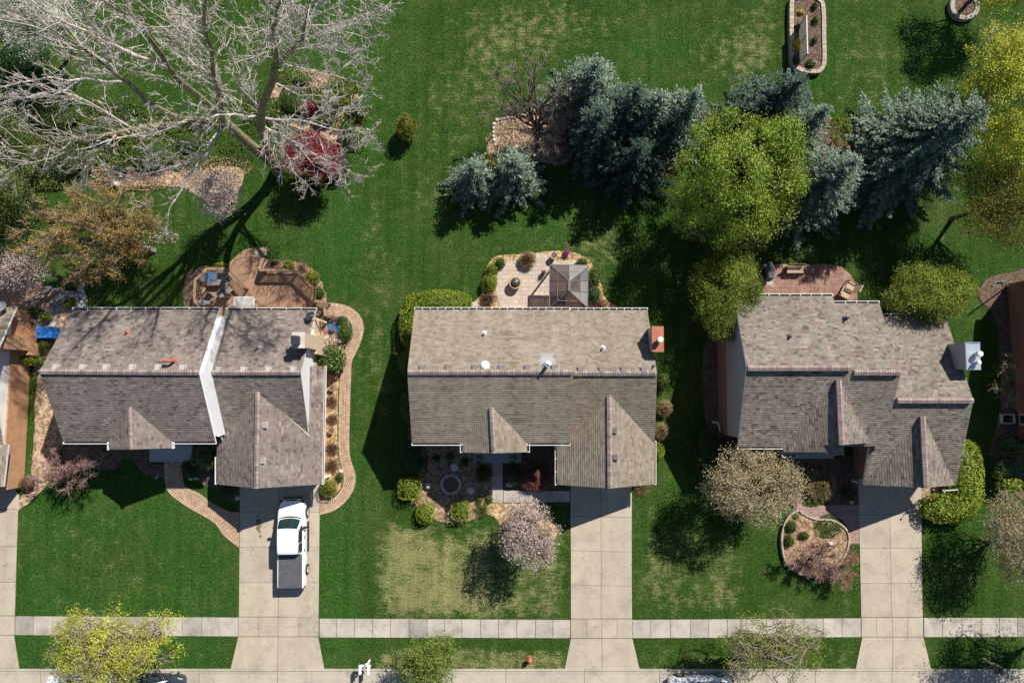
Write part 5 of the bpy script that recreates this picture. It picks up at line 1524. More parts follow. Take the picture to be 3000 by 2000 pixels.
spruce(1505, 472, 4.6, 2.38, L_BLUE, 'short blue spruce at the lower right of the pair on the lawn', SG, dens=1.3, gap=0.26, lowest=0.25)
spruce(2352, 225, 8.0, 3.55, L_SPRUCE, 'dark green spruce just below the raised flower bed', SG)
spruce(2232, 300, 4.5, 2.05, L_SPRUCE, 'small grey-green spruce left of the dark spruce by the flower bed', SG)
spruce(2425, 318, 8.0, 2.73, L_BLUE, 'blue spruce right of the dark spruce by the flower bed', SG)
spruce(2508, 470, 8.5, 3.96, L_BLUE, 'broad blue spruce right of the bright green tree', SG, tint=0.5)
spruce(2888, 316, 10.0, 5.30, L_BLUE, 'largest blue spruce, beside the yellow maple on the right', SG, lowest=1.4, nb=10)

# ---- broadleaf trees -----------------------------------------------------
leaf_tree(2150, 500, 170, 6.0, 3.2, L_BRIGHT, BARK_D, 'broadleaf_tree', 'large bright green tree in front of the spruces', ncl=720, per=57, sig=0.24, leaf=0.126, lobes=34, trunk_r=0.22, squash=(1.0, 1.1), tint=0.58, tv=0.2, limbs=26, fill=0.45, twigs=3, lobes_px=[(2085, 405, 62, 5.5), (2160, 372, 55, 5.5), (2235, 425, 72, 6), (2300, 470, 58, 5.5), (2052, 490, 68, 5), (2150, 500, 105, 7.2), (2292, 540, 70, 5.5), (2082, 580, 84, 5.5), (2180, 620, 82, 5.5), (2262, 632, 55, 5), (2020, 570, 45, 4.5), (2125, 690, 46, 4), (2205, 690, 42, 4), (2335, 505, 36, 5), (2000, 632, 36, 3.8), (2110, 345, 34, 5), (2045, 665, 40, 3.6), (2310, 590, 34, 4.5)])
leaf_tree(2300, 405, 62, 6.5, 1.4, L_BRIGHT, BARK_D, 'broadleaf_tree', 'small yellow-green tree squeezed between the spruces', ncl=90, per=64, sig=0.3, leaf=0.126, lobes=6, trunk_r=0.1, tint=0.62, limbs=6)
leaf_tree(2950, 300, 150, 6.5, 3.2, L_YELLOW, BARK, 'maple_tree', 'bright yellow maple at the right edge above the largest blue spruce', ncl=600, per=57, sig=0.26, leaf=0.118, lobes=18, trunk_r=0.2, squash=(1.0, 1.4), limbs=18, twig_mat=TWIG_B)
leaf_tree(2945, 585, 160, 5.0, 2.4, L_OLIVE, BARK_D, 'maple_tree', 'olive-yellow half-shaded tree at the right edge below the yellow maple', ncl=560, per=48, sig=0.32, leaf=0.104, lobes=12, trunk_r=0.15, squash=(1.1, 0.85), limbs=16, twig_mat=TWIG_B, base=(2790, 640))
leaf_tree(2935, -80, 122, 3.8, 2.0, L_YELLOW, BARK_D, 'maple_tree', 'young yellow-leaved tree growing out of the round stone ring', ncl=230, per=54, sig=0.27, leaf=0.118, lobes=12, base=(2822, 20), trunk_r=0.14, limbs=12)
leaf_tree(2205, 1425, 118, 4.0, 2.0, L_CREAM, BARK_D, 'blossom_tree', 'rounded cream blossom tree on the right house front lawn', ncl=760, per=34, sig=0.19, leaf=0.105, lobes=18, trunk_r=0.11, squash=(1.14, 0.95), fill=0.5, tint=0.55, k=0.4, spread=0.68, base=(2150, 1425), limbs=14)
leaf_tree(2985, 1570, 110, 3.3, 2.0, L_CREAM, BARK, 'blossom_tree', 'sparse cream-budded tree at the right edge beside the lime hedge', ncl=420, per=30, sig=0.26, leaf=0.1, lobes=14, trunk_r=0.11, squash=(0.9, 1.2), limbs=24, twigs=4, tint=0.45, base=(2960, 1540), twig_mat=TWIG_B)
leaf_tree(3175, 1860, 130, 5.2, 2.6, L_LIME, BARK, 'street_tree', 'street tree past the right edge that shades the sidewalk', ncl=330, per=54, sig=0.3, leaf=0.118, lobes=14, trunk_r=0.14, limbs=16, base=(3085, 1850))
leaf_tree(345, 1890, 150, 5.2, 2.6, L_YELLOW, BARK, 'street_tree', 'yellow-leaved street tree over the parked cars at lower left', ncl=430, per=43, sig=0.19, leaf=0.092, lobes=20, trunk_r=0.085, squash=(1.2, 0.78), limbs=40, twigs=5, tint=0.52, base=(480, 1860), twig_mat=BARK, k=0.4, spread=0.72)
leaf_tree(1268, 1950, 88, 3.6, 2.0, L_FRESH, BARK_D, 'street_tree', 'compact fresh green street tree between the mailboxes and hydrant', ncl=330, per=34, sig=0.2, leaf=0.11, lobes=14, trunk_r=0.12, squash=(1.02, 0.95), limbs=12, tint=0.7, base=(1290, 1905))
leaf_tree(2265, 1905, 118, 4.6, 2.1, L_LIME, BARK_D, 'street_tree', 'thin yellow-green street tree over the silver car on the right', ncl=150, per=32, sig=0.2, leaf=0.089, lobes=14, trunk_r=0.12, squash=(1.25, 0.85), limbs=40, twigs=4, tint=0.55, twig_mat=TWIG_B, base=(2200, 1880), k=0.4, spread=0.75)
leaf_tree(2118, 862, 88, 2.6, 2.5, L_PRIVET, BARK_D, 'evergreen_tree', 'tall clipped evergreen at the rear left corner of the right house', ncl=900, per=64, sig=0.2, leaf=0.089, lobes=16, trunk_r=0.12, squash=(1.05, 1.5), fill=0.6, limbs=6, tint=0.55, spread=0.55, k=0.5)
leaf_tree(2715, 855, 100, 3.0, 2.0, L_PRIVET, BARK_D, 'broadleaf_tree', 'round yellow-green tree leaning over the rear right roof corner', ncl=640, per=64, sig=0.22, leaf=0.096, lobes=16, trunk_r=0.13, squash=(1.22, 0.82), fill=0.5, limbs=10, tint=0.62)
leaf_tree(90, 55, 115, 4.5, 2.4, L_WHITE, BARK, 'blossom_tree', 'pale silvery-leaved tree at the top left corner', ncl=330, per=32, sig=0.24, leaf=0.11, lobes=14, trunk_r=0.15, squash=(1.15, 1.0), limbs=16)
leaf_tree(75, 785, 85, 3.6, 1.5, L_PINK, BARK_D, 'blossom_tree', 'white-pink blossom tree in the shade at the left edge', ncl=150, per=24, sig=0.24, leaf=0.09, lobes=10, trunk_r=0.1, squash=(1.15, 0.85), limbs=12)
leaf_tree(640, 570, 78, 3.4, 1.5, L_PINK, BARK_D, 'blossom_tree', 'pale pink blossom tree under the great bare tree', ncl=230, per=22, sig=0.2, leaf=0.09, lobes=12, trunk_r=0.1, squash=(1.15, 0.85), limbs=24, twigs=3, twig_mat=TWIG, base=(680, 590), fill=0.2)
leaf_tree(920, 448, 92, 2.6, 1.3, L_RED, BARK_D, 'maple_tree', 'deep red maple under the right side of the great bare tree', ncl=430, per=36, sig=0.2, leaf=0.11, lobes=12, trunk_r=0.1, squash=(1.0, 0.9), limbs=12)
leaf_tree(1545, 1560, 84, 3.4, 1.8, L_PINK, BARK_D, 'blossom_tree', 'pale pink blossom tree on the middle front lawn', ncl=300, per=20, sig=0.17, leaf=0.10, lobes=22, trunk_r=0.12, squash=(1.08, 1.25), k=0.36, spread=0.75, limbs=40, twigs=4, twig_mat=TWIG_B, base=(1530, 1545), fill=0.2, tint=0.55)

# ---- bare and budding trees ----------------------------------------------
tips = [(1500, 190, 5.0), (1450, 215, 4.8), (1420, 290, 4.4), (1415, 330, 4.2), (1540, 170, 5.2), (1570, 165, 5.2), (1600, 180, 5.2), (1640, 215, 5.0), (1665, 240, 4.6), (1480, 240, 4.6), (1700, 290, 4.0),
        (1690, 330, 3.6), (1640, 400, 3.0), (1620, 440, 2.6), (1550, 440, 2.6), (1490, 380, 3.2), (1460, 330, 3.8), (1600, 460, 2.4), (1650, 360, 3.4)]
bare_tree((1576, 425, 0), tips, 'bare spreading tree in a stone-edged bed left of the spruces', 'tree', TWIG_B, BARK_D, trunk_r=0.17, fork=0.42, nsub=9, ntw=8, twl=0.6)
tips = [(60, 690, 4.6), (45, 720, 4.4), (90, 640, 5.0), (130, 600, 5.2), (180, 560, 5.4), (240, 560, 5.2), (300, 570, 5.0), (350, 560, 4.6), (430, 590, 4.0), (120, 760, 4.0), (200, 800, 3.8), (260, 820, 3.4),
        (330, 800, 3.2), (160, 680, 5.0), (230, 640, 5.2), (380, 690, 3.6), (90, 700, 5.0), (290, 690, 4.4), (420, 760, 2.6), (470, 640, 3.4), (150, 640, 5.2)]
bare_tree((452, 735, 0), tips, 'leaning tree with amber buds behind the left house', 'tree', TWIG_B, BARK, 'budding_tree', None, 0.2, 0.3, 13, 11, 0.6, 13000, (L_ORANGE, 0.10, 0.5))
tips = [(160, 1330, 2.6), (175, 1300, 2.6), (215, 1295, 2.8), (260, 1310, 3.0), (300, 1350, 2.6), (290, 1385, 2.4), (250, 1420, 2.2), (200, 1440, 2.0), (160, 1420, 2.0), (140, 1380, 2.2), (110, 1345, 2.0), (100, 1400, 1.8), (190, 1365, 3.2), (240, 1365, 3.2)]
bare_tree((205, 1395, 0), tips, 'reddish bare ornamental tree at the front left corner of the left house', 'tree', TWIG_R, BARK, 'ornamental_tree', None, 0.1, 0.3, 9, 10, 0.42, 2600, (L_MAUVE, 0.06, 0.35))
tips = [(2370, 1600, 2.0), (2330, 1620, 1.8), (2310, 1650, 1.4), (2350, 1680, 1.3), (2400, 1690, 1.4), (2440, 1660, 1.6), (2450, 1620, 1.8), (2420, 1590, 2.0), (2390, 1640, 2.2), (2440, 1690, 1.2)]
bare_tree((2372, 1632, 0), tips, 'low spreading pink-budded tree in the oval front bed', 'tree', TWIG_R, BARK_D, 'ornamental_tree', None, 0.09, 0.35, 9, 9, 0.4, 2200, (L_MAUVE, 0.06, 0.55))
tips = [(2450, 1690, 1.6), (2470, 1710, 1.5), (2500, 1690, 1.6), (2505, 1640, 1.8), (2495, 1610, 1.8), (2470, 1640, 2.0), (2440, 1710, 1.2), (2480, 1720, 1.3)]
bare_tree((2460, 1650, 0), tips, 'coral-tipped shrub spilling over the right rim of the oval bed', 'shrub', TWIG_R, BARK_D, 'ornamental_shrub', None, 0.06, 0.3, 7, 7, 0.35, 1900, (L_CORAL, 0.07, 0.55))
tips = [(2935, 1080, 2.0), (2900, 1140, 1.8), (2960, 1040, 2.2), (2990, 1100, 2.4), (2950, 1180, 2.0), (2980, 1190, 2.2)]
bare_tree((2935, 1120, 0), tips, 'thin half-leafed shrub against the right-edge brick wall', 'shrub', TWIG_B, BARK_D, 'bare_shrub', None, 0.05, 0.25, 7, 8, 0.45, 260, (L_LIME, 0.12, 0.6))
tips = [(960, 985, 1.0), (940, 1000, 0.9), (985, 1000, 0.9), (990, 1020, 0.8), (955, 1035, 0.8), (975, 1045, 0.7)]
bare_tree((970, 1012, 0), tips, 'bare twiggy shrub beside the tan chimney of the left house', 'shrub', TWIG, BARK, 'bare_shrub', None, 0.04, 0.25, 6, 6, 0.3)
tips = [(1640, 380, 1.6), (1700, 400, 1.6), (1660, 440, 1.4), (1620, 470, 1.2), (1690, 370, 1.8), (1580, 480, 1.2)]
bare_tree((1650, 420, 0), tips, 'tangled dark shrub in the shade right of the bare tree', 'shrub', TWIG_R, BARK_D, 'bare_shrub', None, 0.05, 0.25, 8, 8, 0.5)

# ---- hedges and clipped shrubs -------------------------------------------
bush(2822, 1395, 52, 106, 1.5, L_HEDGE, 'hedge', 'lime hedge along the right wall of the right house', 'hedge', None, 3.0, 0.12, 240)
bush(2778, 1488, 78, 42, 1.4, L_HEDGE, 'hedge', 'lime hedge across the front, beside the right driveway', 'hedge', None, 3.0, 0.12, 240)
bush(2084, 1340, 47, 84, 1.9, L_YEW, 'clipped_shrub', 'tall egg-shaped dark yew at the front left corner of the right house', 'shrub', None, 2.2, 0.09, 300, tint=0.55)
BG = 'clipped bushes of the middle front bed'
bush(1200, 1430, 34, 33, 1.15, L_HEDGE, 'clipped_shrub', 'squared lime bush at the left end of the middle front bed', 'shrub', BG, 5.0, 0.09, 330)
bush(1246, 1503, 28, 31, 0.95, L_HEDGE, 'clipped_shrub', 'round lime bush at the bottom of the middle front bed', 'shrub', BG, 2.4, 0.09, 330)
bush(1350, 1494, 29, 30, 0.95, L_HEDGE, 'clipped_shrub', 'lime bush between the mulch and lawn, below the stone ring', 'shrub', BG, 3.0, 0.09, 330)
bush(1212, 1352, 38, 46, 1.1, L_YEW, 'hedge', 'dark hedge in the shade below the middle house left corner', 'hedge', None, 4.0, 0.09, 300, tint=0.5)
bush(1417, 1386, 25, 26, 0.9, L_YEW, 'clipped_shrub', 'dark dome left of the middle front walk', 'shrub', BG, 2.2, 0.08, 330, tint=0.5)
bush(1504, 1388, 24, 30, 0.9, L_YEW, 'clipped_shrub', 'dark dome right of the middle front walk', 'shrub', BG, 2.2, 0.08, 330, tint=0.5)
bush(1568, 1402, 45, 42, 0.9, L_BARB, 'barberry', 'red barberry mound in the corner beside the middle garage', 'shrub', None, 2.0, 0.07, 320, 0.12)
bush(1285, 893, 100, 46, 2.0, L_HEDGE, 'hedge', 'large yellow-green hedge behind the rear left corner of the middle house', 'hedge', None, 2.4, 0.11, 260, tint=0.42)
bush(1212, 950, 44, 75, 1.8, L_HEDGE, 'hedge', 'yellow-green hedge along the left wall of the middle house', 'hedge', None, 2.6, 0.11, 260, tint=0.42)
bush(1210, 1060, 42, 42, 1.6, L_HOLLY, 'clipped_shrub', 'shaded green bush beside the left wall of the middle house', 'shrub', None, 2.4, 0.1, 260)
bush(1208, 1190, 34, 48, 1.5, L_HOLLY, 'clipped_shrub', 'dark bush by the front half of the middle house left wall', 'shrub', None, 2.4, 0.1, 260, tint=0.4)
for x, y, rx, ry, lab in ((1240, 1345, 10, 12, 'small dark shrub nearest the dark hedge in the middle front bed'),): pass
SB = 'little shrubs in the shaded middle front bed'
bush(1279, 1342, 12, 12, 0.45, L_YEW, 'small_shrub', 'little dark shrub under the middle house eave, leftmost of three', 'shrub', SB, 2.2, 0.07, 300)
bush(1318, 1336, 14, 12, 0.45, L_YEW, 'small_shrub', 'little dark shrub under the middle house eave, centre of three', 'shrub', SB, 2.2, 0.07, 300)
bush(1362, 1352, 12, 12, 0.45, L_YEW, 'small_shrub', 'little dark shrub above the pale boulder, rightmost of three', 'shrub', SB, 2.2, 0.07, 300)
bush(1433, 1462, 11, 11, 0.4, L_FRESH, 'small_shrub', 'bright perennial clump at the lower left of the middle walk', 'shrub', None, 2.2, 0.08, 300)
bush(1405, 1465, 9, 12, 0.35, L_FRESH, 'small_shrub', 'perennial clump next to the mulch edge, left of the middle walk', 'shrub', None, 2.2, 0.08, 300)
tuft(1412, 1492, 26, 0.35, L_FRESH, 'grass_clump', 'wispy green grass clump below the middle walk corner', n=300)
bush(1482, 1546, 16, 18, 0.5, L_FRESH, 'small_shrub', 'small green shrub tucked under the left of the pink blossom tree', 'shrub', None, 2.2, 0.09, 260, 0.12)
tuft(1600, 1500, 22, 0.4, L_STRAW, 'grass_clump', 'dry grass tuft beside the shadow on the middle driveway edge', n=260)
# left house front and side
bush(603, 1340, 40, 36, 1.7, L_HOLLY, 'evergreen_shrub', 'sunlit feathery evergreen between the left porch and garage', 'shrub', None, 2.0, 0.13, 190, 0.16, aspect=0.4)
bush(557, 1372, 25, 25, 0.9, L_YEW, 'clipped_shrub', 'dark dome right of the left front walk', 'shrub', None, 2.2, 0.08, 300)
bush(668, 1432, 24, 24, 0.6, L_YEW, 'small_shrub', 'low dark shrub in front of the left garage', 'shrub', None, 2.2, 0.08, 300)
bush(973, 1056, 38, 42, 1.7, L_HOLLY, 'evergreen_shrub', 'bright glossy bush between the tan chimney and the garage strip', 'shrub', None, 2.2, 0.17, 170, 0.14, tint=0.6)
bush(963, 1428, 26, 25, 1.0, L_GOLD, 'clipped_shrub', 'round golden bush at the garage corner of the left house', 'shrub', None, 2.2, 0.08, 330, tint=0.42)
bush(993, 1399, 12, 12, 0.35, L_YEW, 'small_shrub', 'small dark green plant beside the round golden bush', 'shrub', None, 2.2, 0.08, 300, tint=0.8)
bush(1012, 972, 22, 30, 0.8, L_FRESH, 'evergreen_shrub', 'green shrub inside the brick loop beside the blue pond liner', 'shrub', None, 2.2, 0.08, 300)
bush(1002, 940, 18, 14, 0.5, L_YEW, 'small_shrub', 'low dark shrub at the top of the brick loop bed', 'shrub', None, 2.2, 0.08, 300)
bush(972, 934, 20, 12, 0.35, L_RUSSET, 'small_shrub', 'rusty low plant at the top left of the brick loop bed', 'shrub', None, 2.2, 0.08, 300)
TG = 'dry grasses along the side wall of the left house'
tuft(974, 1172, 20, 0.45, L_RUSSET, 'grass_clump', 'brown grass clump between the two clay pots, nearer the upper pot', 'grass clump', TG)
tuft(976, 1225, 18, 0.45, L_RUSSET, 'grass_clump', 'brown grass clump just above the lower clay pot', 'grass clump', TG)
tuft(975, 1312, 22, 0.5, L_RUSSET, 'grass_clump', 'dark brown grass clump just below the lower clay pot', 'grass clump', TG, tint=0.3)
tuft(973, 1362, 24, 0.5, L_RUSSET, 'grass_clump', 'dark brown grass clump nearest the garage corner of the left house', 'grass clump', TG, tint=0.3)
# deck planting
bush(846, 778, 17, 17, 0.8, L_GOLD, 'golden_shrub', 'golden dwarf cypress against the upper deck rail', 'shrub', 'golden shrubs round the deck', 2.2, 0.08, 330)
bush(915, 814, 22, 22, 0.9, L_GOLD, 'golden_shrub', 'golden dwarf cypress against the slanting deck rail', 'shrub', 'golden shrubs round the deck', 2.2, 0.08, 330)
bush(650, 778, 19, 10, 0.7, L_GOLD, 'golden_shrub', 'golden shrub behind the octagonal deck rail', 'shrub', 'golden shrubs round the deck', 2.2, 0.08, 330)
bush(934, 857, 19, 20, 0.8, L_FRESH, 'evergreen_shrub', 'green shrub above the deck side stairs', 'shrub', None, 2.2, 0.08, 300, tint=0.35)
bush(802, 769, 10, 6, 0.3, L_YEW, 'small_shrub', 'small green plant left of the golden cypress by the deck', 'shrub', None, 2.2, 0.08, 300)
tuft(887, 785, 18, 0.3, L_RUSSET, 'grass_clump', 'dark twiggy clump in the mulch between the two golden cypresses', n=260)
# middle patio planting
bush(1464, 770, 17, 16, 0.7, L_FRESH, 'patio_shrub', 'green shrub at the upper left curve of the middle patio', 'shrub', 'shrubs round the middle patio', 2.2, 0.1, 280)
bush(1441, 793, 19, 18, 0.8, L_HEDGE, 'patio_shrub', 'lime shrub second down the left side of the middle patio', 'shrub', 'shrubs round the middle patio', 2.2, 0.1, 280, tint=0.35)
bush(1435, 828, 23, 27, 1.0, L_HEDGE, 'patio_shrub', 'largest lime shrub on the left side of the middle patio', 'shrub', 'shrubs round the middle patio', 2.2, 0.1, 280, tint=0.38)
tuft(1432, 872, 24, 0.7, L_RUSSET, 'grass_clump', 'russet clump beside the lower left corner of the middle patio', n=700, w=0.025)
tuft(1546, 760, 26, 0.9, L_STRAW, 'grass_clump', 'tall dry grass clump on the upper edge of the middle patio', n=900, w=0.025, tint=0.35)
bush(1706, 768, 18, 12, 0.6, L_FRESH, 'patio_shrub', 'green shrub above the gazebo right corner', 'shrub', 'shrubs round the middle patio', 2.2, 0.1, 280)
bush(1742, 810, 20, 30, 0.7, L_FRESH, 'patio_shrub', 'loose green shrub right of the gazebo', 'shrub', 'shrubs round the middle patio', 2.2, 0.1, 240, 0.12)
bush(1741, 865, 21, 26, 0.9, L_YEW, 'patio_shrub', 'dark round shrub right of the gazebo', 'shrub', 'shrubs round the middle patio', 2.2, 0.08, 320)
tuft(1758, 898, 26, 0.4, L_RUSSET, 'grass_clump', 'russet twigs at the rear eave right of the gazebo', n=420)
bush(1661, 739, 9, 10, 0.5, L_MAGENTA, 'azalea', 'magenta azalea on the upper edge of the middle patio', 'azalea', None, 2.2, 0.08, 340)
# shrubs by the middle house right wall
tuft(1945, 1195, 26, 0.8, L_STRAW, 'grass_clump', 'upper dry grass clump by the middle house right wall', 'grass clump', 'dry grasses by the middle house right wall', 700, 0.025)
tuft(1938, 1262, 26, 0.8, L_STRAW, 'grass_clump', 'lower dry grass clump by the middle house right wall', 'grass clump', 'dry grasses by the middle house right wall', 700, 0.025)
bush(1943, 1115, 18, 26, 1.0, L_HOLLY, 'evergreen_shrub', 'shaded shrub by the middle house right wall, above the dry grasses', 'shrub', None, 2.2, 0.1, 260)
bush(1928, 1322, 18, 24, 0.9, L_HEDGE, 'evergreen_shrub', 'green shrub by the middle garage right wall', 'shrub', None, 2.2, 0.1, 260)
tuft(1880, 1430, 24, 0.3, L_RUSSET, 'grass_clump', 'low brown clump at the middle garage front right corner', n=260)
# right house front
tuft(2402, 1420, 46, 1.0, L_STRAW, 'ornamental_grass', 'big tan ornamental grass beside the right house walk', 'grass clump', None, 1800, 0.025, 0.45)
cover(2382, 1462, 32, 20, 0.3, L_FRESH, n=900)
bush(2488, 1445, 22, 22, 0.5, L_YEW, 'small_shrub', 'shaded plant beside the right garage corner', 'shrub', None, 2.2, 0.09, 200)
OB = 'small shrubs in the oval bed'
bush(2318, 1542, 16, 18, 0.7, L_FRESH, 'small_shrub', 'upper left green shrub in the oval bed', 'shrub', OB, 2.2, 0.08, 300, tint=0.35)
bush(2313, 1583, 14, 17, 0.7, L_FRESH, 'small_shrub', 'lower left green shrub in the oval bed', 'shrub', OB, 2.2, 0.08, 300, tint=0.35)
bush(2355, 1568, 16, 12, 0.6, L_FRESH, 'small_shrub', 'green shrub near the middle of the oval bed', 'shrub', OB, 2.2, 0.08, 300, tint=0.35)
bush(2332, 1511, 9, 8, 0.45, L_HEDGE, 'small_shrub', 'bright little plant at the top of the oval bed', 'shrub', OB, 2.2, 0.1, 200)
cover(2420, 1545, 50, 34, 0.45, L_FRESH, n=2000, tint=0.3)
cover(2400, 1600, 45, 25, 0.4, L_RUSSET, n=900)
bush(2970, 1300, 40, 28, 1.2, L_HOLLY, 'dark_shrub', 'shaded shrub at the right edge below the window well', 'shrub', None, 2.2, 0.12, 200)
bush(2950, 1370, 42, 45, 1.3, L_HOLLY, 'dark_shrub', 'big dark shrub at the right edge above the cream-budded tree', 'shrub', None, 2.2, 0.12, 200)
bush(2955, 1420, 34, 26, 1.4, L_HEDGE, 'leafy_shrub', 'sunlit leafy shrub at the right edge beside the lime hedge', 'shrub', None, 2.2, 0.14, 110, 0.15)
# back gardens, left
bush(1190, 372, 31, 40, 2.0, L_GOLD, 'young_conifer', 'small golden-green conifer alone on the back lawn', 'conifer', None, 1.8, 0.1, 280, 0.12, tint=0.3)
bush(1445, 492, 30, 42, 2.2, L_GOLD, 'young_conifer', 'yellow-green conifer between the pair of short blue spruces', 'conifer', None, 1.8, 0.1, 280, 0.12, tint=0.32)
GB = 'green shrubs round the red maple'
bush(962, 298, 36, 26, 1.0, L_FRESH, 'garden_shrub', 'green shrub above the red maple, in the pale litter bed', 'shrub', GB, 2.2, 0.1, 220, 0.12)
bush(860, 300, 46, 36, 1.0, L_FRESH, 'garden_shrub', 'grey-green shrub left of the small red maple', 'shrub', GB, 2.2, 0.1, 180, 0.14, tint=0.35)
bush(1048, 322, 30, 36, 1.2, L_FRESH, 'garden_shrub', 'olive shrub at the right end of the pale litter bed', 'shrub', GB, 2.2, 0.1, 220, 0.12, tint=0.35)
bush(1022, 388, 28, 40, 1.2, L_HOLLY, 'garden_shrub', 'dark shrub right of the red maple', 'shrub', GB, 2.2, 0.1, 220, 0.14, tint=0.3)
bush(880, 235, 22, 16, 0.6, L_FRESH, 'garden_shrub', 'low green plant at the top of the pale litter bed', 'shrub', GB, 2.2, 0.1, 200, 0.14)
bush(945, 352, 32, 16, 0.8, L_FRESH, 'garden_shrub', 'green shrub between the two red maples', 'shrub', GB, 2.2, 0.1, 200, 0.14, tint=0.4)
bush(990, 480, 40, 40, 1.4, L_YEW, 'garden_shrub', 'blackish evergreen below the red maple', 'shrub', GB, 2.2, 0.1, 240)
bush(905, 540, 40, 28, 1.0, L_YEW, 'garden_shrub', 'low blackish evergreen at the foot of the red maple', 'shrub', GB, 2.2, 0.1, 240)
bush(905, 318, 28, 20, 1.1, L_RED, 'red_shrub', 'small deep red shrub above the red maple', 'shrub', None, 2.2, 0.09, 260)
# left edge
AG = 'yellow-green evergreens along the left edge'
leaf_tree(28, 410, 80, 4.2, 2.8, L_ARB, BARK_D, 'evergreen_tree', 'feathery evergreen at the left edge, upper one of two', 'tree', AG, 560, 34, 0.24, 0.14, 10, limbs=6, squash=(1.1, 1.3), aspect=0.35)
leaf_tree(28, 590, 84, 4.6, 3.0, L_ARB, BARK_D, 'evergreen_tree', 'feathery evergreen at the left edge, lower one of two', 'tree', AG, 600, 34, 0.24, 0.14, 10, limbs=6, squash=(1.1, 1.3), aspect=0.35)
UG = 'undergrowth shrubs beneath the great bare tree'
bush(60, 170, 78, 62, 1.6, L_YEW, 'undergrowth_shrub', 'dark shrub at the top left beneath the pale silvery tree', 'shrub', UG, 2.2, 0.12, 160, 0.14, tint=0.7)
bush(60, 290, 55, 36, 1.2, L_YEW, 'undergrowth_shrub', 'dark shrub at the left edge above the feathery evergreens', 'shrub', UG, 2.2, 0.12, 160, 0.14)
bush(165, 350, 80, 46, 1.2, L_ARB, 'undergrowth_shrub', 'olive shrub just right of the upper feathery evergreen', 'shrub', UG, 2.2, 0.12, 160, 0.16)
bush(300, 385, 80, 44, 1.0, L_ARB, 'undergrowth_shrub', 'olive shrub under the long left limb of the great tree', 'shrub', UG, 2.2, 0.12, 150, 0.16, tint=0.6)
bush(440, 455, 78, 48, 0.9, L_FRESH, 'undergrowth_shrub', 'pale green shrub beneath the great tree, nearest its trunk', 'shrub', UG, 2.2, 0.11, 150, 0.16, tint=0.55)
bush(550, 420, 46, 34, 0.8, L_FRESH, 'undergrowth_shrub', 'pale green shrub under the fork of the great tree', 'shrub', UG, 2.2, 0.11, 140, 0.16, tint=0.45)
bush(190, 470, 80, 50, 1.0, L_ARB, 'undergrowth_shrub', 'mixed olive shrub left of the pale litter patch', 'shrub', UG, 2.2, 0.12, 150, 0.16, tint=0.45)
bush(355, 497, 22, 14, 0.8, L_YEW, 'undergrowth_shrub', 'small dark bush in the pale litter patch', 'shrub', UG, 2.2, 0.1, 220)
cover(330, 500, 70, 26, 0.3, L_DEAD, n=1100, tint=0.6)
cover(620, 500, 110, 50, 0.25, L_DEAD, n=1700, tint=0.6)
cover(700, 420, 70, 60, 0.35, L_FRESH, n=1000, tint=0.3)
cover(940, 250, 110, 40, 0.14, L_DEAD, n=1800, tint=0.75)
cover(1500, 400, 75, 50, 0.14, L_DEAD, n=1000, tint=0.5)
cover(1870, 500, 120, 50, 0.3, L_YEW, n=1200)
cover(450, 690, 70, 30, 0.2, L_DEAD, n=500, tint=0.6)
bush(204, 886, 20, 16, 0.6, L_HEDGE, 'rock_garden_shrub', 'round lime bush beside the white gravel behind the left house', 'shrub', None, 2.2, 0.1, 260, tint=0.4)
bush(134, 927, 16, 13, 0.7, L_HEDGE, 'rock_garden_shrub', 'small lime bush just above the blue tarp', 'shrub', None, 2.2, 0.1, 260, tint=0.4)
bush(98, 912, 26, 14, 0.6, L_FRESH, 'rock_garden_shrub', 'grey-green shrub on the slate left of the small lime bush', 'shrub', None, 2.2, 0.1, 200, 0.14)
bush(130, 1012, 15, 18, 0.7, L_FRESH, 'rock_garden_shrub', 'green shrub just below the blue tarp', 'shrub', None, 2.2, 0.1, 260)
bush(93, 1056, 31, 15, 1.1, L_HEDGE, 'clipped_shrub', 'clipped oblong lime bush beside the orange brick wall', 'shrub', None, 3.0, 0.11, 300)
bush(215, 830, 22, 14, 0.5, L_FRESH, 'rock_garden_shrub', 'pale shrub at the edge of the shaded left patio', 'shrub', None, 2.2, 0.1, 200, 0.14)
bush(55, 1418, 10, 13, 0.7, L_GOLD, 'golden_shrub', 'small golden shrub at the far left driveway corner', 'shrub', None, 2.2, 0.08, 300)
bush(82, 1415, 22, 22, 0.8, L_RUSSET, 'twiggy_shrub', 'pale twiggy shrub next to the small golden shrub', 'shrub', None, 2.2, 0.09, 160, 0.15)
cover(92, 1120, 14, 60, 0.08, L_FRESH, n=400, leaf=0.07)
bush(2630, 905, 42, 18, 1.0, L_PURPLE, 'purple_shrub', 'purple shrub in the shade at the stepped rear roof corner', 'shrub', None, 2.2, 0.09, 220)
bush(2045, 680, 34, 26, 1.2, L_PURPLE, 'purple_shrub', 'purple-black shrub in the shade left of the bright green tree', 'shrub', None, 2.2, 0.09, 200)
cover(2462, 385, 30, 60, 0.25, L_LIME, n=900, tint=0.35)
bush(2170, 1322, 36, 22, 1.6, L_WHITE, 'dark_shrub', 'grey-leaved shrub under the right house eave behind the cream tree', 'shrub', None, 2.2, 0.1, 180, tint=0.15)
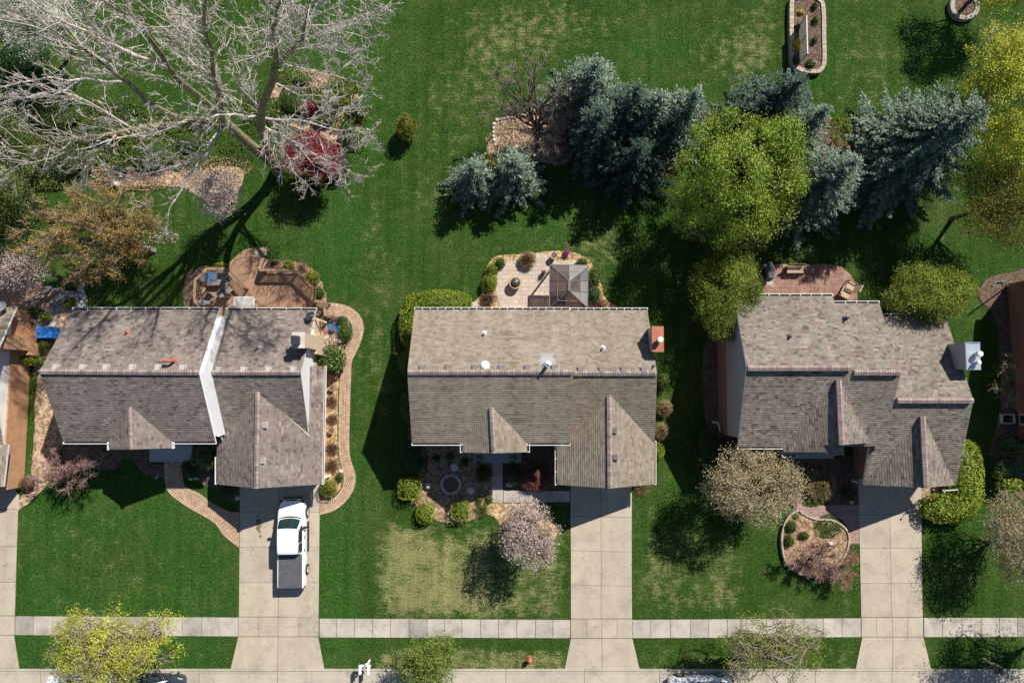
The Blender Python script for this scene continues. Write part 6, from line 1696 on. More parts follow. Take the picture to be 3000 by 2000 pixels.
# flowers in the long raised bed
FG = 'plants in the long raised bed'
bush(2333, 132, 13, 20, 0.75, L_DAFF, 'daffodil_clump', 'yellow daffodil clump in the long raised bed', 'flowers', None, 2.2, 0.09, 220, 0.15)
for x, y, r, lab in ((2330, 178, 12, 'green clump below the daffodils in the long raised bed'), (2388, 60, 10, 'green clump right of the trellis, second from the top of the bed'), (2386, 20, 9, 'green clump at the top right of the long raised bed'),
                     (2385, 120, 9, 'green clump right of the trellis, level with the daffodils'), (2337, 80, 10, 'green clump above the daffodils in the long raised bed'), (2372, 190, 13, 'green clump at the bottom of the long raised bed')):
    bush(x, y, r, r * 1.3, 0.7, L_FRESH, 'bulb_clump', lab, 'plant', FG, 2.2, 0.1, 200, 0.15, tint=0.35)
bush(2345, 38, 12, 10, 0.6, L_DAFF, 'daffodil_clump', 'paler daffodils near the top of the long raised bed', 'flowers', None, 2.2, 0.08, 80, 0.2, tint=0.9)
bush(2383, 188, 9, 8, 0.75, L_WHITE, 'white_flowers', 'white flowers at the bottom right of the long raised bed', 'flowers', None, 2.2, 0.08, 150, 0.2, tint=0.9)

for a in ((120, 300, 115, 40, .5), (250, 440, 130, 50, .5), (490, 385, 110, 50, .45), (130, 520, 95, 45, .5), (330, 330, 90, 36, .4)): cover(a[0], a[1], a[2], a[3], a[4], L_ARB, n=int(a[2] * a[3] * .42), leaf=.14, tint=.5)
for a in ((420, 420, 120, 50, .5), (560, 470, 80, 30, .3), (880, 300, 80, 60, .4), (1010, 340, 55, 60, .5), (760, 330, 60, 60, .3), (960, 290, 80, 40, .3)): cover(a[0], a[1], a[2], a[3], a[4], L_FRESH, n=int(a[2] * a[3] * .36), leaf=.13, tint=.42)
cover(380, 535, 120, 26, .25, L_DEAD, n=1500, tint=.6)

for a in ((200, 410, 150, 60, .7), (430, 400, 130, 60, .6), (90, 330, 100, 60, .7), (330, 460, 120, 34, .5), (540, 440, 90, 50, .4), (160, 500, 120, 40, .5)): cover(a[0], a[1], a[2], a[3], a[4], L_ARB if a[0] < 300 else L_FRESH, n=int(a[2] * a[3] * .4), leaf=.15, tint=.62, tv=.22)
for a in ((860, 230, 60, 30, .3), (1000, 270, 50, 50, .5), (820, 330, 50, 50, .5), (1040, 400, 34, 50, .6)): cover(a[0], a[1], a[2], a[3], a[4], L_FRESH, n=int(a[2] * a[3] * .5), leaf=.14, tint=.5)
# ---------------------------------------------------------------- deck
def deck():
    t = thing('wooden_deck', 'brown timber deck with railings behind the left house', 'deck', (-18.2, 5.6, 0))
    def plat(pts, h, name, mat):
        mb = MB(); mb.prism([(p.x, p.y) for p in pxl(pts, h)], 0.0, h); return mb.build(name, mat, t)
    plat([(578, 822), (609, 791), (658, 791), (736, 858), (737, 935), (592, 935), (588, 900), (577, 880)], 0.62, 'platform', DECK_A)
    plat([(736.5, 858), (666, 797), (698, 768), (708, 763), (764, 763), (760, 795), (862, 795), (909, 843), (909, 935), (737.5, 935)], 0.55, 'platform', DECK_A)
    plat([(655, 799), (694, 762), (708, 757), (767, 757), (766, 770), (720, 772), (680, 803)], 0.36, 'step', DECK_A)
    plat([(650, 792), (690, 757), (706, 751), (770, 751), (769, 757), (712, 760), (668, 796)], 0.18, 'step', DECK_A)
    for i, (x0, x1) in enumerate(((909, 920), (920, 931), (931, 942), (942, 953))):
        mb = MB(); a = P(x0, 886, 0.4); b = P(x1, 935, 0.4)
        mb.box(((a.x + b.x) / 2, (a.y + b.y) / 2, 0.22 - 0.05 * i), (b.x - a.x - 0.005, a.y - b.y, 0.44 - 0.1 * i)); mb.build('step', DARKWOOD, t)
    def rail(pts, top=1.5, bot=0.66, slope=None):
        q = [P(x, y, top if slope is None else slope[i] + 0.9) for i, (x, y) in enumerate(pts)]
        mb = MB()
        for i, (a, b) in enumerate(zip(q, q[1:])):
            lo = bot - top if slope is None else -0.85
            mb.beam(a + Vector((0, 0, 0.03)), b + Vector((0, 0, 0.03)), 0.17, 0.04)
            mb.beam(a + Vector((0, 0, -0.06)), b + Vector((0, 0, -0.06)), 0.05, 0.09)
            mb.beam(a + Vector((0, 0, lo + 0.08)), b + Vector((0, 0, lo + 0.08)), 0.05, 0.09)
            n = max(2, int((b - a).length / 0.15))
            for k in range(1, n):
                c = a.lerp(b, k / n)
                mb.box((c.x, c.y, c.z + lo / 2), (0.045, 0.045, -lo - 0.1), math.atan2(b.y - a.y, b.x - a.x))
            np_ = max(1, int((b - a).length / 1.9))
            for k in range(np_ + 1):
                c = a.lerp(b, k / np_)
                mb.box((c.x, c.y, (c.z - 0.02) / 2), (0.1, 0.1, c.z - 0.02), math.atan2(b.y - a.y, b.x - a.x))
        return mb.build('railing', DECK_R, t)
    rail([(585, 900), (570, 879), (572, 820), (607, 787), (658, 787), (713, 842)])
    rail([(760, 791), (864, 791), (916, 843), (914, 881), (950, 884)])
    rail([(760, 788), (771, 757)], slope=[0.62, 0.2]); rail([(768, 788), (784, 761)], slope=[0.62, 0.2])
    rail([(951, 884), (953, 925)], slope=[0.6, 0.6])
deck()
def patio_chair(px, py, ang, z, label, group, frame=TEAK, cush=CUSHION, name='patio_chair'):
    c = P(px, py, z + 0.45); c.z = z
    t = thing(name, label, 'chair', (c.x, c.y, z), group)
    ca, sa = math.cos(ang), math.sin(ang)
    def T(u, v, w): return Vector((c.x + u * ca - v * sa, c.y + u * sa + v * ca, z + w))
    def hx(u0, u1, v0, v1, w0, w1, mb, dv=0.0):
        mb.hexa([T(u0, v0, w0), T(u1, v0, w0), T(u1, v1, w0), T(u0, v1, w0), T(u0, v0 + dv, w1), T(u1, v0 + dv, w1), T(u1, v1 + dv, w1), T(u0, v1 + dv, w1)])
    mb = MB(); hx(-.27, .27, -.28, .28, .36, .46, mb); mb.build('seat', cush, t)
    mb = MB(); hx(-.27, .27, .26, .34, .44, 1.0, mb, 0.24); mb.build('backrest', cush, t)
    for u in (-.31, .31):
        mb = MB(); hx(u - .03, u + .03, -.3, .36, .60, .64, mb); mb.build('armrest', frame, t)
        for v in (-.27, .3):
            mb = MB(); hx(u - .025, u + .025, v - .025, v + .025, 0, .6, mb); mb.build('leg', frame, t)
    return t
patio_chair(664, 850, R(-42) + math.pi, 0.62, 'grey cushioned chair between the lounger and the glass table', 'chairs on the deck')
patio_chair(611, 872, R(-32) + math.pi, 0.62, 'grey cushioned chair left of the glass table', 'chairs on the deck')
def lounger():
    c = P(640, 822, 1.05); z = 0.62
    t = thing('sun_lounger', 'grey-blue cushioned swing seat along the octagonal rail', 'lounger', (c.x, c.y, z))
    mb = MB(); mb.box((c.x, c.y, z + .42), (1.5, .62, .14), R(3)); mb.build('seat', CUSHION, t)
    mb = MB(); mb.hexa([(c.x - .75, c.y + .22, z + .45), (c.x + .75, c.y + .28, z + .45), (c.x + .75, c.y + .36, z + .45), (c.x - .75, c.y + .3, z + .45), (c.x - .75, c.y + .42, z + .95), (c.x + .75, c.y + .48, z + .95), (c.x + .75, c.y + .54, z + .95), (c.x - .75, c.y + .48, z + .95)]); mb.build('backrest', CUSHION, t)
    mb = MB(); mb.hexa([(c.x - .55, c.y - .3, z + 1.75), (c.x + .5, c.y - .25, z + 1.75), (c.x + .5, c.y + .35, z + 1.85), (c.x - .55, c.y + .3, z + 1.85), (c.x - .55, c.y - .3, z + 1.78), (c.x + .5, c.y - .25, z + 1.78), (c.x + .5, c.y + .35, z + 1.88), (c.x - .55, c.y + .3, z + 1.88)]); mb.build('canopy', plain('slate_fabric', (0.12, 0.125, 0.14), 0.9, 0, 0.25, 3), t)
    mb = MB(); mb.box((c.x + .1, c.y + .12, z + 1.83), (0.16, 0.5, 0.08), R(8)); mb.build('blue_cushion', BLUE, t)
    for u in (-.8, .8):
        mb = MB()
        for v in (-.4, .4): mb.tube([(c.x + u, c.y + v, z), (c.x + u * .95, c.y, z + 1.7)], 0.03, 6)
        mb.build('frame', GREYM, t)
lounger()
def glass_table():
    z = 0.62; c = P(715, 887, z + .75)
    t = thing('patio_table', 'rectangular glass-topped patio table with a white rim by the rear eave', 'table', (c.x, c.y, z))
    sx, sy = 1.36, 0.78
    mb = MB()
    for dx, dy, a, b in ((0, sy / 2, sx + .06, .07), (0, -sy / 2, sx + .06, .07), (sx / 2, 0, .07, sy), (-sx / 2, 0, .07, sy)): mb.box((c.x + dx, c.y + dy, z + .73), (a, b, .05))
    mb.build('rim', WHITE_P, t)
    mb = MB(); mb.box((c.x, c.y, z + .735), (sx - .07, sy - .07, .02)); mb.build('table_top', plain('frosted_glass', (0.42, 0.40, 0.37), 0.25, 0, 0.15, 2, 0.5), t)
    mb = MB(); mb.lathe((c.x, c.y, z + .745), [(0.045, 0), (0.045, .02), (0.02, .025)], 12); mb.build('umbrella_hole', WHITE, t)
    for u in (-.6, .6):
        for v in (-.32, .32):
            mb = MB(); mb.box((c.x + u, c.y + v, z + .355), (.05, .05, .71)); mb.build('leg', WHITE_P, t)
glass_table()

# ---------------------------------------------------------------- middle patio
def gazebo():
    TL, TR, BR, BL = P(1612, 776, 2.3), P(1722, 778, 2.3), P(1720, 900, 2.3), P(1610, 900, 2.3)
    A, B = P(1668, 822, 3.15), P(1668, 852, 3.15)
    c = (TL + TR + BR + BL) / 4
    t = thing('gazebo', 'gazebo with bronze see-through hip roof on the middle patio', 'gazebo', (c.x, c.y, 0.07))
    def lp(a, b, k): return a.lerp(b, k)
    def panel(pts, tt):
        mb = MB(); mb.face(pts, 0, None, tt); mb.build('roof_panel', PANEL, t)
    mT, mB, mL, mR = lp(TL, TR, .5), lp(BL, BR, .5), lp(TL, BL, .5), lp(TR, BR, .5)
    fr = MB()
    def bar(a, b, w=0.05): fr.beam(a + Vector((0, 0, .015)), b + Vector((0, 0, .015)), w, 0.04)
    k = .4
    # rear and front slopes
    for (L0, R0, mid, top, tones) in ((TL, TR, mT, A, (.45, .95, .3, .9)), (BR, BL, mB, B, (.15, .35, .1, .3))):  # high tones give single panels a painted sky reflection
        l1, r1 = lp(L0, top, k), lp(R0, top, k); m1 = lp(mid, top, k)
        panel([L0, l1, m1, mid][::-1], tones[0]); panel([mid, m1, r1, R0][::-1], tones[1])
        panel([l1, top, m1][::-1], tones[2]); panel([m1, top, r1][::-1], tones[3])
        bar(mid, top); bar(l1, r1, .035)
    # side slopes
    for (P0, P1, t0, t1, tones) in ((BL, TL, B, A, (.12, .35, .4, .1, .5, .3)), (TR, BR, A, B, (.65, .85, .95, .35, .3, .9))):  # right side paler: reflected sky painted into its panels
        q0, q1 = lp(P0, P1, .36), lp(P0, P1, .64)
        s0, s1 = lp(P0, t0, k), lp(P1, t1, k)
        n0, n1 = lp(q0, t0, k), lp(q1, t1, k)
        panel([P0, q0, n0, s0], tones[0]); panel([q0, q1, n1, n0], tones[1]); panel([q1, P1, s1, n1], tones[2])
        panel([s0, n0, t0], tones[3]); panel([n0, n1, t1, t0], tones[4]); panel([n1, s1, t1], tones[5])
        bar(q0, t0); bar(q1, t1); bar(s0, s1, .035)
    for a, b in ((TL, A), (TR, A), (BL, B), (BR, B)): bar(a, b, .06)
    fr.beam(A + Vector((0, 0, .03)), B + Vector((0, 0, .03)), .16, .06)
    for a, b in ((TL, TR), (TR, BR), (BR, BL), (BL, TL)): fr.beam(a - Vector((0, 0, .04)), b - Vector((0, 0, .04)), .1, .1)
    fr.build('roof_frame', plain('gazebo_frame', (0.15, 0.15, 0.16), 0.5, 0.2, 0.1, 4), t)
    for q in (TL, TR, BR, BL):
        p = q + (c - q) * 0.06
        mb = MB(); mb.box((p.x, p.y, 1.17), (.1, .1, 2.2)); mb.build('post', DARK, t)
gazebo()
def fire_pit():
    c = P(1510, 828, 0.6); z = 0.07
    t = thing('fire_pit', 'round fire pit with domed spark screen on the middle patio', 'fire pit', (c.x, c.y, z))
    mb = MB(); mb.lathe((c.x, c.y, z), [(.38, 0), (.40, .2), (.42, .5), (.43, .52), (.43, .56), (.33, .56), (.32, .45)], 28); mb.build('bowl', plain('stone_ring', (0.40, 0.27, 0.17), 0.8, 0, 0.2, 8), t)
    mb = MB(); mb.lathe((c.x, c.y, z + .56), [(.325, 0), (.30, .08), (.22, .16), (.1, .2), (0, .21)], 24); mb.build('spark_screen', plain('screen_mesh', (0.055, 0.06, 0.065), 0.4, 0.3, 0.5, 14), t, True)
    mb = MB()
    for a in (0.5, 1.6, 2.65):
        pts = [Vector((c.x + .335 * math.cos(a) * u, c.y + .335 * math.sin(a) * u, z + .57 + .22 * (1 - u * u))) for u in np.linspace(-1, 1, 9)]
        mb.tube(pts, .012, 5)
    mb.tube([(c.x, c.y, z + .77), (c.x, c.y, z + .86)], .03, 8); mb.build('handle', GREYM, t)
fire_pit()
def urn(px, py, r, h, name, label, mat, z=0.03, group=None, soil=SOIL, cat='plant pot', flare=1.0):
    c = P(px, py, z + h)
    t = thing(name, label, cat, (c.x, c.y, z), group)
    mb = MB(); mb.lathe((c.x, c.y, z), [(r * .62, 0), (r * .75, h * .4), (r * .92 * flare, h * .92), (r * flare, h * .93), (r * flare, h), (r * .86, h), (r * .82, h * .85)], 22); mb.build('pot', mat, t)
    if soil:
        mb = MB(); mb.lathe((c.x, c.y, z), [(r * .84, h * .86), (r * .5, h * .9), (0, h * .91)], 18); mb.build('soil', soil, t)
    return t
urn(1623, 748, .25, .55, 'urn', 'large white urn at the top of the middle patio', WHITE_P, flare=1.0)
CP = 'clay pots along the side wall of the left house'
urn(972, 1137, .22, .34, 'clay_pot', 'upper round clay pot in the side bed of the left house', CLAY, .03, CP)
urn(970, 1261, .22, .34, 'clay_pot', 'lower round clay pot in the side bed of the left house', CLAY, .03, CP)
urn(2528, 397, .2, .34, 'clay_pot', 'pale round pot in the curved bed by the blue spruce', STONE_PALE, .2, None)
urn(997, 957, .13, .25, 'small_pot', 'small pale pot on the right edge of the blue pond liner', STONE_PALE, .05)
urn(974, 961, .2, .3, 'clay_pot', 'brown round pot sitting on the blue pond liner', DARKWOOD, .07)
urn(1590, 797, .1, .3, 'small_pot', 'little flower pot left of the gazebo', CLAY, .07)
bush(1594, 798, 8, 7, .75, L_CORAL, 'pot_flowers', 'orange-red flowers in the little pot left of the gazebo', 'flowers', None, 2.2, .07, 200, .15)
PP = 'flower pots on the middle porch'
for x, lab in ((1402, 'left'), (1503, 'right')):
    urn(x, 1348, .2, .35, 'porch_pot', 'pot at the %s end of the middle porch edge' % lab, DARK, .16, PP)
    bush(x, 1343, 11, 11, 1.0, L_WHITE, 'porch_flowers', 'white-edged flowers in the pot at the %s end of the middle porch' % lab, 'flowers', 'flowers on the middle porch', 2.2, .07, 220, .2, tint=.35)
# boulders
def boulder(px, py, rx, ry, h, name, label, mat, group=None, rz=0.0):
    c = P(px, py); mb = MB()
    n = 12; prof = [(1.0, 0), (1.06, .3), (.92, .65), (.62, .9), (.22, 1.0)]
    ca, sa = math.cos(rz), math.sin(rz)
    rings = []
    for r, z in prof:
        rings.append([(c.x + (rx * M * r * math.cos(a) * (k := random.uniform(.88, 1.1))) * ca - ry * M * r * math.sin(a) * k * sa, c.y + rx * M * r * math.cos(a) * k * sa + ry * M * r * math.sin(a) * k * ca, z * h) for a in np.linspace(0, 2 * math.pi, n + 1)[:-1]])
    for a, b in zip(rings, rings[1:]):
        for i in range(n): mb.face([a[i], a[(i + 1) % n], b[(i + 1) % n], b[i]])
    mb.face(rings[-1])
    return tag(mb.build(name, mat, None, False, c, True), label, 'boulder', group)
BB = 'boulders in the middle front bed'
boulder(1332, 1367, 11, 13, .35, 'boulder', 'pale blue-grey boulder above the round stone ring', STONE_WHITE, BB)
boulder(1379, 1435, 12, 11, .3, 'boulder', 'pale blue-grey boulder right of the round stone ring', STONE_WHITE, BB)
boulder(1255, 1420, 9, 11, .4, 'boulder', 'tan boulder between the squared lime bush and the stone ring', STONE_PALE, BB)
boulder(1492, 1417, 10, 8, .3, 'boulder', 'grey boulder below the dark dome right of the middle walk', STONE, BB)
boulder(2425, 1589, 9, 7, .5, 'boulder', 'pale boulder in the oval front bed', STONE_PALE)
boulder(2492, 1468, 5, 6, .3, 'boulder', 'white stone by the shaded bed near the right driveway', STONE_WHITE)
boulder(1000, 1380, 6, 6, .2, 'boulder', 'pinkish stone at the bend of the left side path', STONE_PALE)
boulder(347, 542, 10, 9, .4, 'boulder', 'pale boulder in the litter under the great bare tree', STONE_PALE)
boulder(1000, 1000, 9, 6, .3, 'boulder', 'grey stone near the bare twiggy shrub in the brick loop', STONE_WHITE)
for x, y in ((560, 1402), (575, 1400)): boulder(x, y, 7, 4, .15, 'boulder', 'flat grey stone below the dark dome of the left front walk', STONE_WHITE, 'flat stones by the left front walk')
boulder(696, 1458, 7, 6, .15, 'boulder', 'white stone by the left driveway edge', STONE_WHITE)
t_light = P(1356, 1362)

# pond liner and tarp
def liner():
    c = P(978, 957)
    t = thing('pond_liner', 'crumpled blue pond liner spread in the brick loop bed', 'pond liner', (c.x, c.y, .03))
    pts = [(962, 945), (975, 941), (985, 947), (999, 943), (1000, 958), (992, 976), (978, 974), (961, 970)]
    mb = MB(); q = smooth_loop(pxl(pts), 4); ctr = Vector((c.x, c.y, 0))
    n = len(q)
    r1 = [(p.x, p.y, .05) for p in q]; r2 = [(ctr.lerp(p, .62).x, ctr.lerp(p, .62).y, .1 + random.uniform(-.04, .06)) for p in q]
    for i in range(n):
        j = (i + 1) % n; mb.face([r1[i], r1[j], r2[j], r2[i]][::-1] if False else [r1[i], r1[j], r2[j], r2[i]])
        mb.face([r2[i], r2[j], (c.x, c.y, .06)])
    mb.build('sheet', BLUE2, t)
liner()
mb = MB(); c = P(980, 944, .12); mb.lathe((c.x, c.y, .07), [(.12, 0), (.13, .03), (.1, .05), (0, .05)], 16)
tag(mb.build('paving_disc', STONE_WHITE, None, False, (c.x, c.y, .07)), 'pale round disc at the top of the blue pond liner', 'disc')
def tarp_table():
    c = P(131, 973, .8)
    t = thing('covered_table', 'table wrapped in a crumpled blue tarp beside the left edge patio', 'covered table', (c.x, c.y, 0))
    nx, ny = 14, 10; sx, sy = 1.12, .76
    z = lambda i, j: .82 + random.uniform(-.035, .035)
    g = [[Vector((c.x + (i / (nx - 1) - .5) * sx * (1 + random.uniform(-.02, .02)), c.y + (j / (ny - 1) - .5) * sy * (1 + random.uniform(-.02, .02)), z(i, j))) for j in range(ny)] for i in range(nx)]
    mb = MB()
    for i in range(nx - 1):
        for j in range(ny - 1): mb.face([g[i][j], g[i + 1][j], g[i + 1][j + 1], g[i][j + 1]])
    per = [g[i][0] for i in range(nx)] + [g[-1][j] for j in range(1, ny)] + [g[i][-1] for i in range(nx - 2, -1, -1)] + [g[0][j] for j in range(ny - 2, 0, -1)]
    lo = [Vector((c.x + (p.x - c.x) * 1.06 + random.uniform(-.03, .03), c.y + (p.y - c.y) * 1.06 + random.uniform(-.03, .03), .12 + random.uniform(0, .1))) for p in per]
    for i in range(len(per)):
        j = (i + 1) % len(per); mb.face([lo[i], lo[j], per[j], per[i]])
    mb.build('tarp', BLUE, t)
    for u in (-.4, .4):
        for v in (-.25, .25):
            mb = MB(); mb.box((c.x + u, c.y + v, .37), (.06, .06, .74)); mb.build('leg', DARKWOOD, t)
tarp_table()
for i, (x, y, z) in enumerate(((86, 937, .0), (94, 939, .0), (86, 945, .0), (87, 952, .0), (76, 953, .0), (101, 941, .0), (89, 963, .0))):
    c = P(x, y); mb = MB(); mb.box((c.x, c.y, .12), (.24, .18, .2), random.uniform(-.2, .2)); mb.box((c.x + .02, c.y + .01, .25), (.22, .17, .06), random.uniform(-.2, .2))
    tag(mb.build('paver_block', STONE_WHITE, None, False, (c.x, c.y, 0.02)), 'grey-white paver block in the loose heap left of the blue tarp', 'paver', 'loose pavers left of the blue tarp')

# ---------------------------------------------------------------- right patio
def grill():
    c = P(2255, 805, .9); z = .05
    t = thing('barbecue_grill', 'grey and black gas grill on the right brick patio', 'grill', (c.x, c.y, z))
    mb = MB(); mb.box((c.x, c.y + .1, z + .45), (.5, .75, .66)); mb.build('cabinet', BLACK, t)
    mb = MB()
    prof = [(-.27, .8), (-.26, .95), (-.15, 1.1), (.1, 1.14), (.25, 1.02), (.27, .8)]
    A = [(c.x + u, c.y - .25, z + w) for u, w in prof]; B = [(c.x + u, c.y + .5, z + w) for u, w in prof]
    mb.face(A); mb.face(B[::-1])
    for i in range(6): mb.face([A[(i + 1) % 6], A[i], B[i], B[(i + 1) % 6]])
    mb.build('lid', plain('grill_lid', (0.12, 0.13, 0.13), 0.35, .4, .2, 4), t)
    mb = MB(); mb.tube([(c.x + .32, c.y - .2, z + .92), (c.x + .32, c.y + .4, z + .92)], .02, 6); mb.build('handle', STEEL, t)
    mb = MB(); mb.box((c.x, c.y - .5, z + .82), (.42, .42, .04)); mb.build('side_shelf', GREYM, t)
    mb = MB(); mb.box((c.x, c.y + .72, z + .82), (.42, .36, .04)); mb.build('side_shelf', DARK, t)
    for u in (-.2, .2):
        for v in (-.28, .42):
            mb = MB(); mb.lathe((c.x + u, c.y + v, z), [(.06, 0), (.06, .12)], 10); mb.build('wheel', BLACK, t)
grill()
def bench():
    c = P(2330, 790, .5); z = .05
    t = thing('garden_bench', 'weathered bench at the top edge of the right brick patio', 'bench', (c.x, c.y, z))
    mb = MB()
    for k in range(4): mb.box((c.x, c.y - .18 + .12 * k, z + .44), (1.15, .09, .03))
    mb.build('seat', TEAK, t)
    mb = MB()
    for k in range(3): mb.box((c.x, c.y + .28 + .03 * k, z + .6 + .12 * k), (1.15, .03, .09))
    mb.build('backrest', DARKWOOD, t)
    for u in (-.52, .52):
        mb = MB(); mb.box((c.x + u, c.y + .02, z + .22), (.06, .5, .42)); mb.build('leg', DARKWOOD, t)
bench()
urn(2366, 783, .17, .4, 'patio_pot', 'pot with a leafy plant beside the patio bench of the right house', STONE, .05)
patio_chair(2492, 838, R(62) + math.pi, .05, 'tan cushioned armchair at the right end of the right brick patio', 'seats on the right patio', DARKWOOD, TEAK, 'armchair')
patio_chair(2478, 862, R(62), .05, 'slatted dark chair beside the tan armchair on the right patio', 'seats on the right patio', DARKWOOD, TEAK, 'folding_chair')

# ---------------------------------------------------------------- trellis in the raised bed
def trellis():
    a, b = P(2362, 50, 1.6), P(2362, 158, 1.6)
    t = thing('trellis_fence', 'slatted cream trellis panel standing along the long raised bed', 'trellis', (a.x, (a.y + b.y) / 2, .3))
    y0, y1 = b.y, a.y; n = 34
    mb = MB()
    for i in range(n):
        y = y0 + (y1 - y0) * (i + .5) / n; mb.box((a.x, y, 1.0), (.03, .035, 1.35))
    mb.build('slats', WHITE_P, t)
    for z in (.38, 1.66):
        mb = MB(); mb.box((a.x, (y0 + y1) / 2, z), (.07, y1 - y0, .05)); mb.build('rail', DARKWOOD if z < 1 else WHITE_P, t)
    for y in (y0, (y0 + y1) / 2, y1):
        mb = MB(); mb.box((a.x, y, .95), (.09, .09, 1.5)); mb.build('post', WHITE_P, t)
trellis()

# ---------------------------------------------------------------- street furniture
def mailbox_shape(mb, c, L, w, h, m=0):
    """round-topped box along y with its bottom at c"""
    prof = [(-w / 2, 0), (w / 2, 0), (w / 2, h * .55)] + [(w / 2 * math.cos(a), h * .55 + h * .45 * math.sin(a)) for a in np.linspace(0.3, math.pi - .3, 6)] + [(-w / 2, h * .55)]
    A = [(c[0] + u, c[1] - L / 2, c[2] + z) for u, z in prof]; B = [(c[0] + u, c[1] + L / 2, c[2] + z) for u, z in prof]
    mb.face(A, m); mb.face(B[::-1], m)
    n = len(prof)
    for i in range(n): mb.face([A[(i + 1) % n], A[i], B[i], B[(i + 1) % n]], m)
def mailboxes(px, py, label, mat, dia, sgn=1):
    c = P(px, py, 1.1)
    t = thing('mailbox_stand', label, 'mailbox', (c.x, c.y, 0))
    mb = MB(); mb.box((c.x + .12, c.y + .02, .52), (.11, .11, 1.04)); mb.build('post', mat, t)
    mb = MB(); mb.box((c.x + .02, c.y + .08, 1.07), (.78, .11, .08)); mb.build('crossbar', mat, t)
    for u in (-.28, .28):
        mb = MB(); mailbox_shape(mb, (c.x + u, c.y - .14, 1.11), .5, .2, .24); bx = mb.build('mailbox', mat, t)
        mb = MB(); mb.box((c.x + u + .12, c.y - .16, 1.3), (.015, .04, .12)); mb.build('flag', DARK, bx)
    mb = MB(); mb.beam((c.x - .08, c.y - .16, 1.1), (c.x + .2 * sgn, c.y + .34, 1.45), .12, .1); mb.build('brace', mat, t)
mailboxes(1068, 1953, 'pair of white mailboxes on one post at the kerb', WHITE, 1)
def twin_box(px, py):
    c = P(px, py, 1.0)
    t = thing('mailbox_stand', 'wooden post with two brown mailboxes near the lower right kerb', 'mailbox', (c.x, c.y, 0))
    mb = MB(); mb.box((c.x - .1, c.y + .1, .5), (.12, .12, 1.0)); mb.build('post', TEAK, t)
    mb = MB(); mb.beam((c.x - .5, c.y + .34, 1.06), (c.x + .42, c.y - .06, 1.06), .12, .1); mb.build('arm', TEAK, t)
    for u, v in ((0.02, -.22), (.36, -.26)):
        mb = MB(); mailbox_shape(mb, (c.x + u, c.y + v, .98), .44, .22, .24); mb.build('mailbox', DARKWOOD, t)
twin_box(2914, 1950)
def hydrant():
    c = P(1551, 1926)
    t = thing('fire_hydrant', 'red fire hydrant on the verge of the middle lawn', 'fire hydrant', (c.x, c.y, 0))
    mb = MB(); mb.lathe((c.x, c.y, 0), [(.17, 0), (.17, .05), (.12, .06), (.115, .5), (.15, .52), (.15, .56), (.12, .58), (.1, .68), (.04, .74), (.035, .8), (0, .8)], 18); mb.build('body', RED, t)
    for a, r in ((0, .055), (math.pi, .055), (-math.pi / 2, .075)):
        mb = MB(); d = Vector((math.cos(a), math.sin(a), 0)); mb.tube([Vector((c.x, c.y, .42)) + d * .1, Vector((c.x, c.y, .42)) + d * .21], r, 10); mb.build('nozzle', RED, t)
hydrant()
for px, py, lab in ((460, 1397, 'small white pipe marker on the shaded left front lawn'),):
    c = P(px, py); mb = MB(); mb.beam((c.x - .1, c.y - .12, .06), (c.x + .1, c.y + .12, .1), .05, .04)
    tag(mb.build('yard_marker', WHITE, None, False, (c.x, c.y, 0)), lab, 'marker')
for px, py, lab in ((2651, 1502, 'thin stake light on the right driveway edge'), (1356 - 300, 1000, None)):
    if lab:
        c = P(px, py); mb = MB(); mb.tube([(c.x, c.y, 0), (c.x, c.y, .5)], .02, 6); mb.lathe((c.x, c.y, .5), [(.06, 0), (.06, .08), (0, .12)], 8)
        tag(mb.build('path_light', DARK, None, False, (c.x, c.y, 0)), lab, 'path light')

# ---------------------------------------------------------------- vehicles
def loft(mb, st, m=0, cap=True):
    """st: list of closed rings of equal length"""
    n = len(st[0])
    for a, b in zip(st, st[1:]):
        for i in range(n): mb.face([a[i], a[(i + 1) % n], b[(i + 1) % n], b[i]], m)
    if cap: mb.face(st[0][::-1], m); mb.face(st[-1], m)
def ring(T, y, hw, z0, z1, r=0.12, tuck=0.0):
    pts = []
    for sx, sz in ((1, 0), (1, 1), (-1, 1), (-1, 0)):
        pass
    h = z1 - z0
    prof = [(-hw + tuck, z0), (-hw, z0 + .25 * h), (-hw, z0 + .62 * h), (-hw + r * .35, z1 - r * .45), (-hw + r, z1 - r * .08), (-hw + 2.4 * r, z1), (hw - 2.4 * r, z1), (hw - r, z1 - r * .08), (hw - r * .35, z1 - r * .45), (hw, z0 + .62 * h), (hw, z0 + .25 * h), (hw - tuck, z0)]
    return [T(x, y, z) for x, z in prof]
def wheel(t, T, x, y, r=.36, w=.24, sgn=1):
    def cyl(mb, r0, x0, x1, n=22, cap=True):
        A = [T(x0, y + r0 * math.cos(a), r + r0 * math.sin(a)) for a in np.linspace(0, 2 * math.pi, n + 1)[:-1]]
        B = [T(x1, y + r0 * math.cos(a), r + r0 * math.sin(a)) for a in np.linspace(0, 2 * math.pi, n + 1)[:-1]]
        for i in range(n): mb.face([A[i], A[(i + 1) % n], B[(i + 1) % n], B[i]])
        if cap: mb.face(A[::-1]); mb.face(B)
    mb = MB(); cyl(mb, r, x - w / 2, x + w / 2); o = mb.build('wheel', BLACK, t)
    mb = MB(); cyl(mb, r * .62, x + sgn * w * .46, x + sgn * w * .54)
    for k in range(5):
        a = 2 * math.pi * k / 5; p0 = T(x + sgn * w * .55, y, r); p1 = T(x + sgn * w * .55, y + r * .55 * math.cos(a), r + r * .55 * math.sin(a)); mb.tube([p0, p1], .035, 5)
    mb.build('rim', plain('alloy_rim', (0.45, 0.42, 0.4), .35, .5, .1, 8), o)
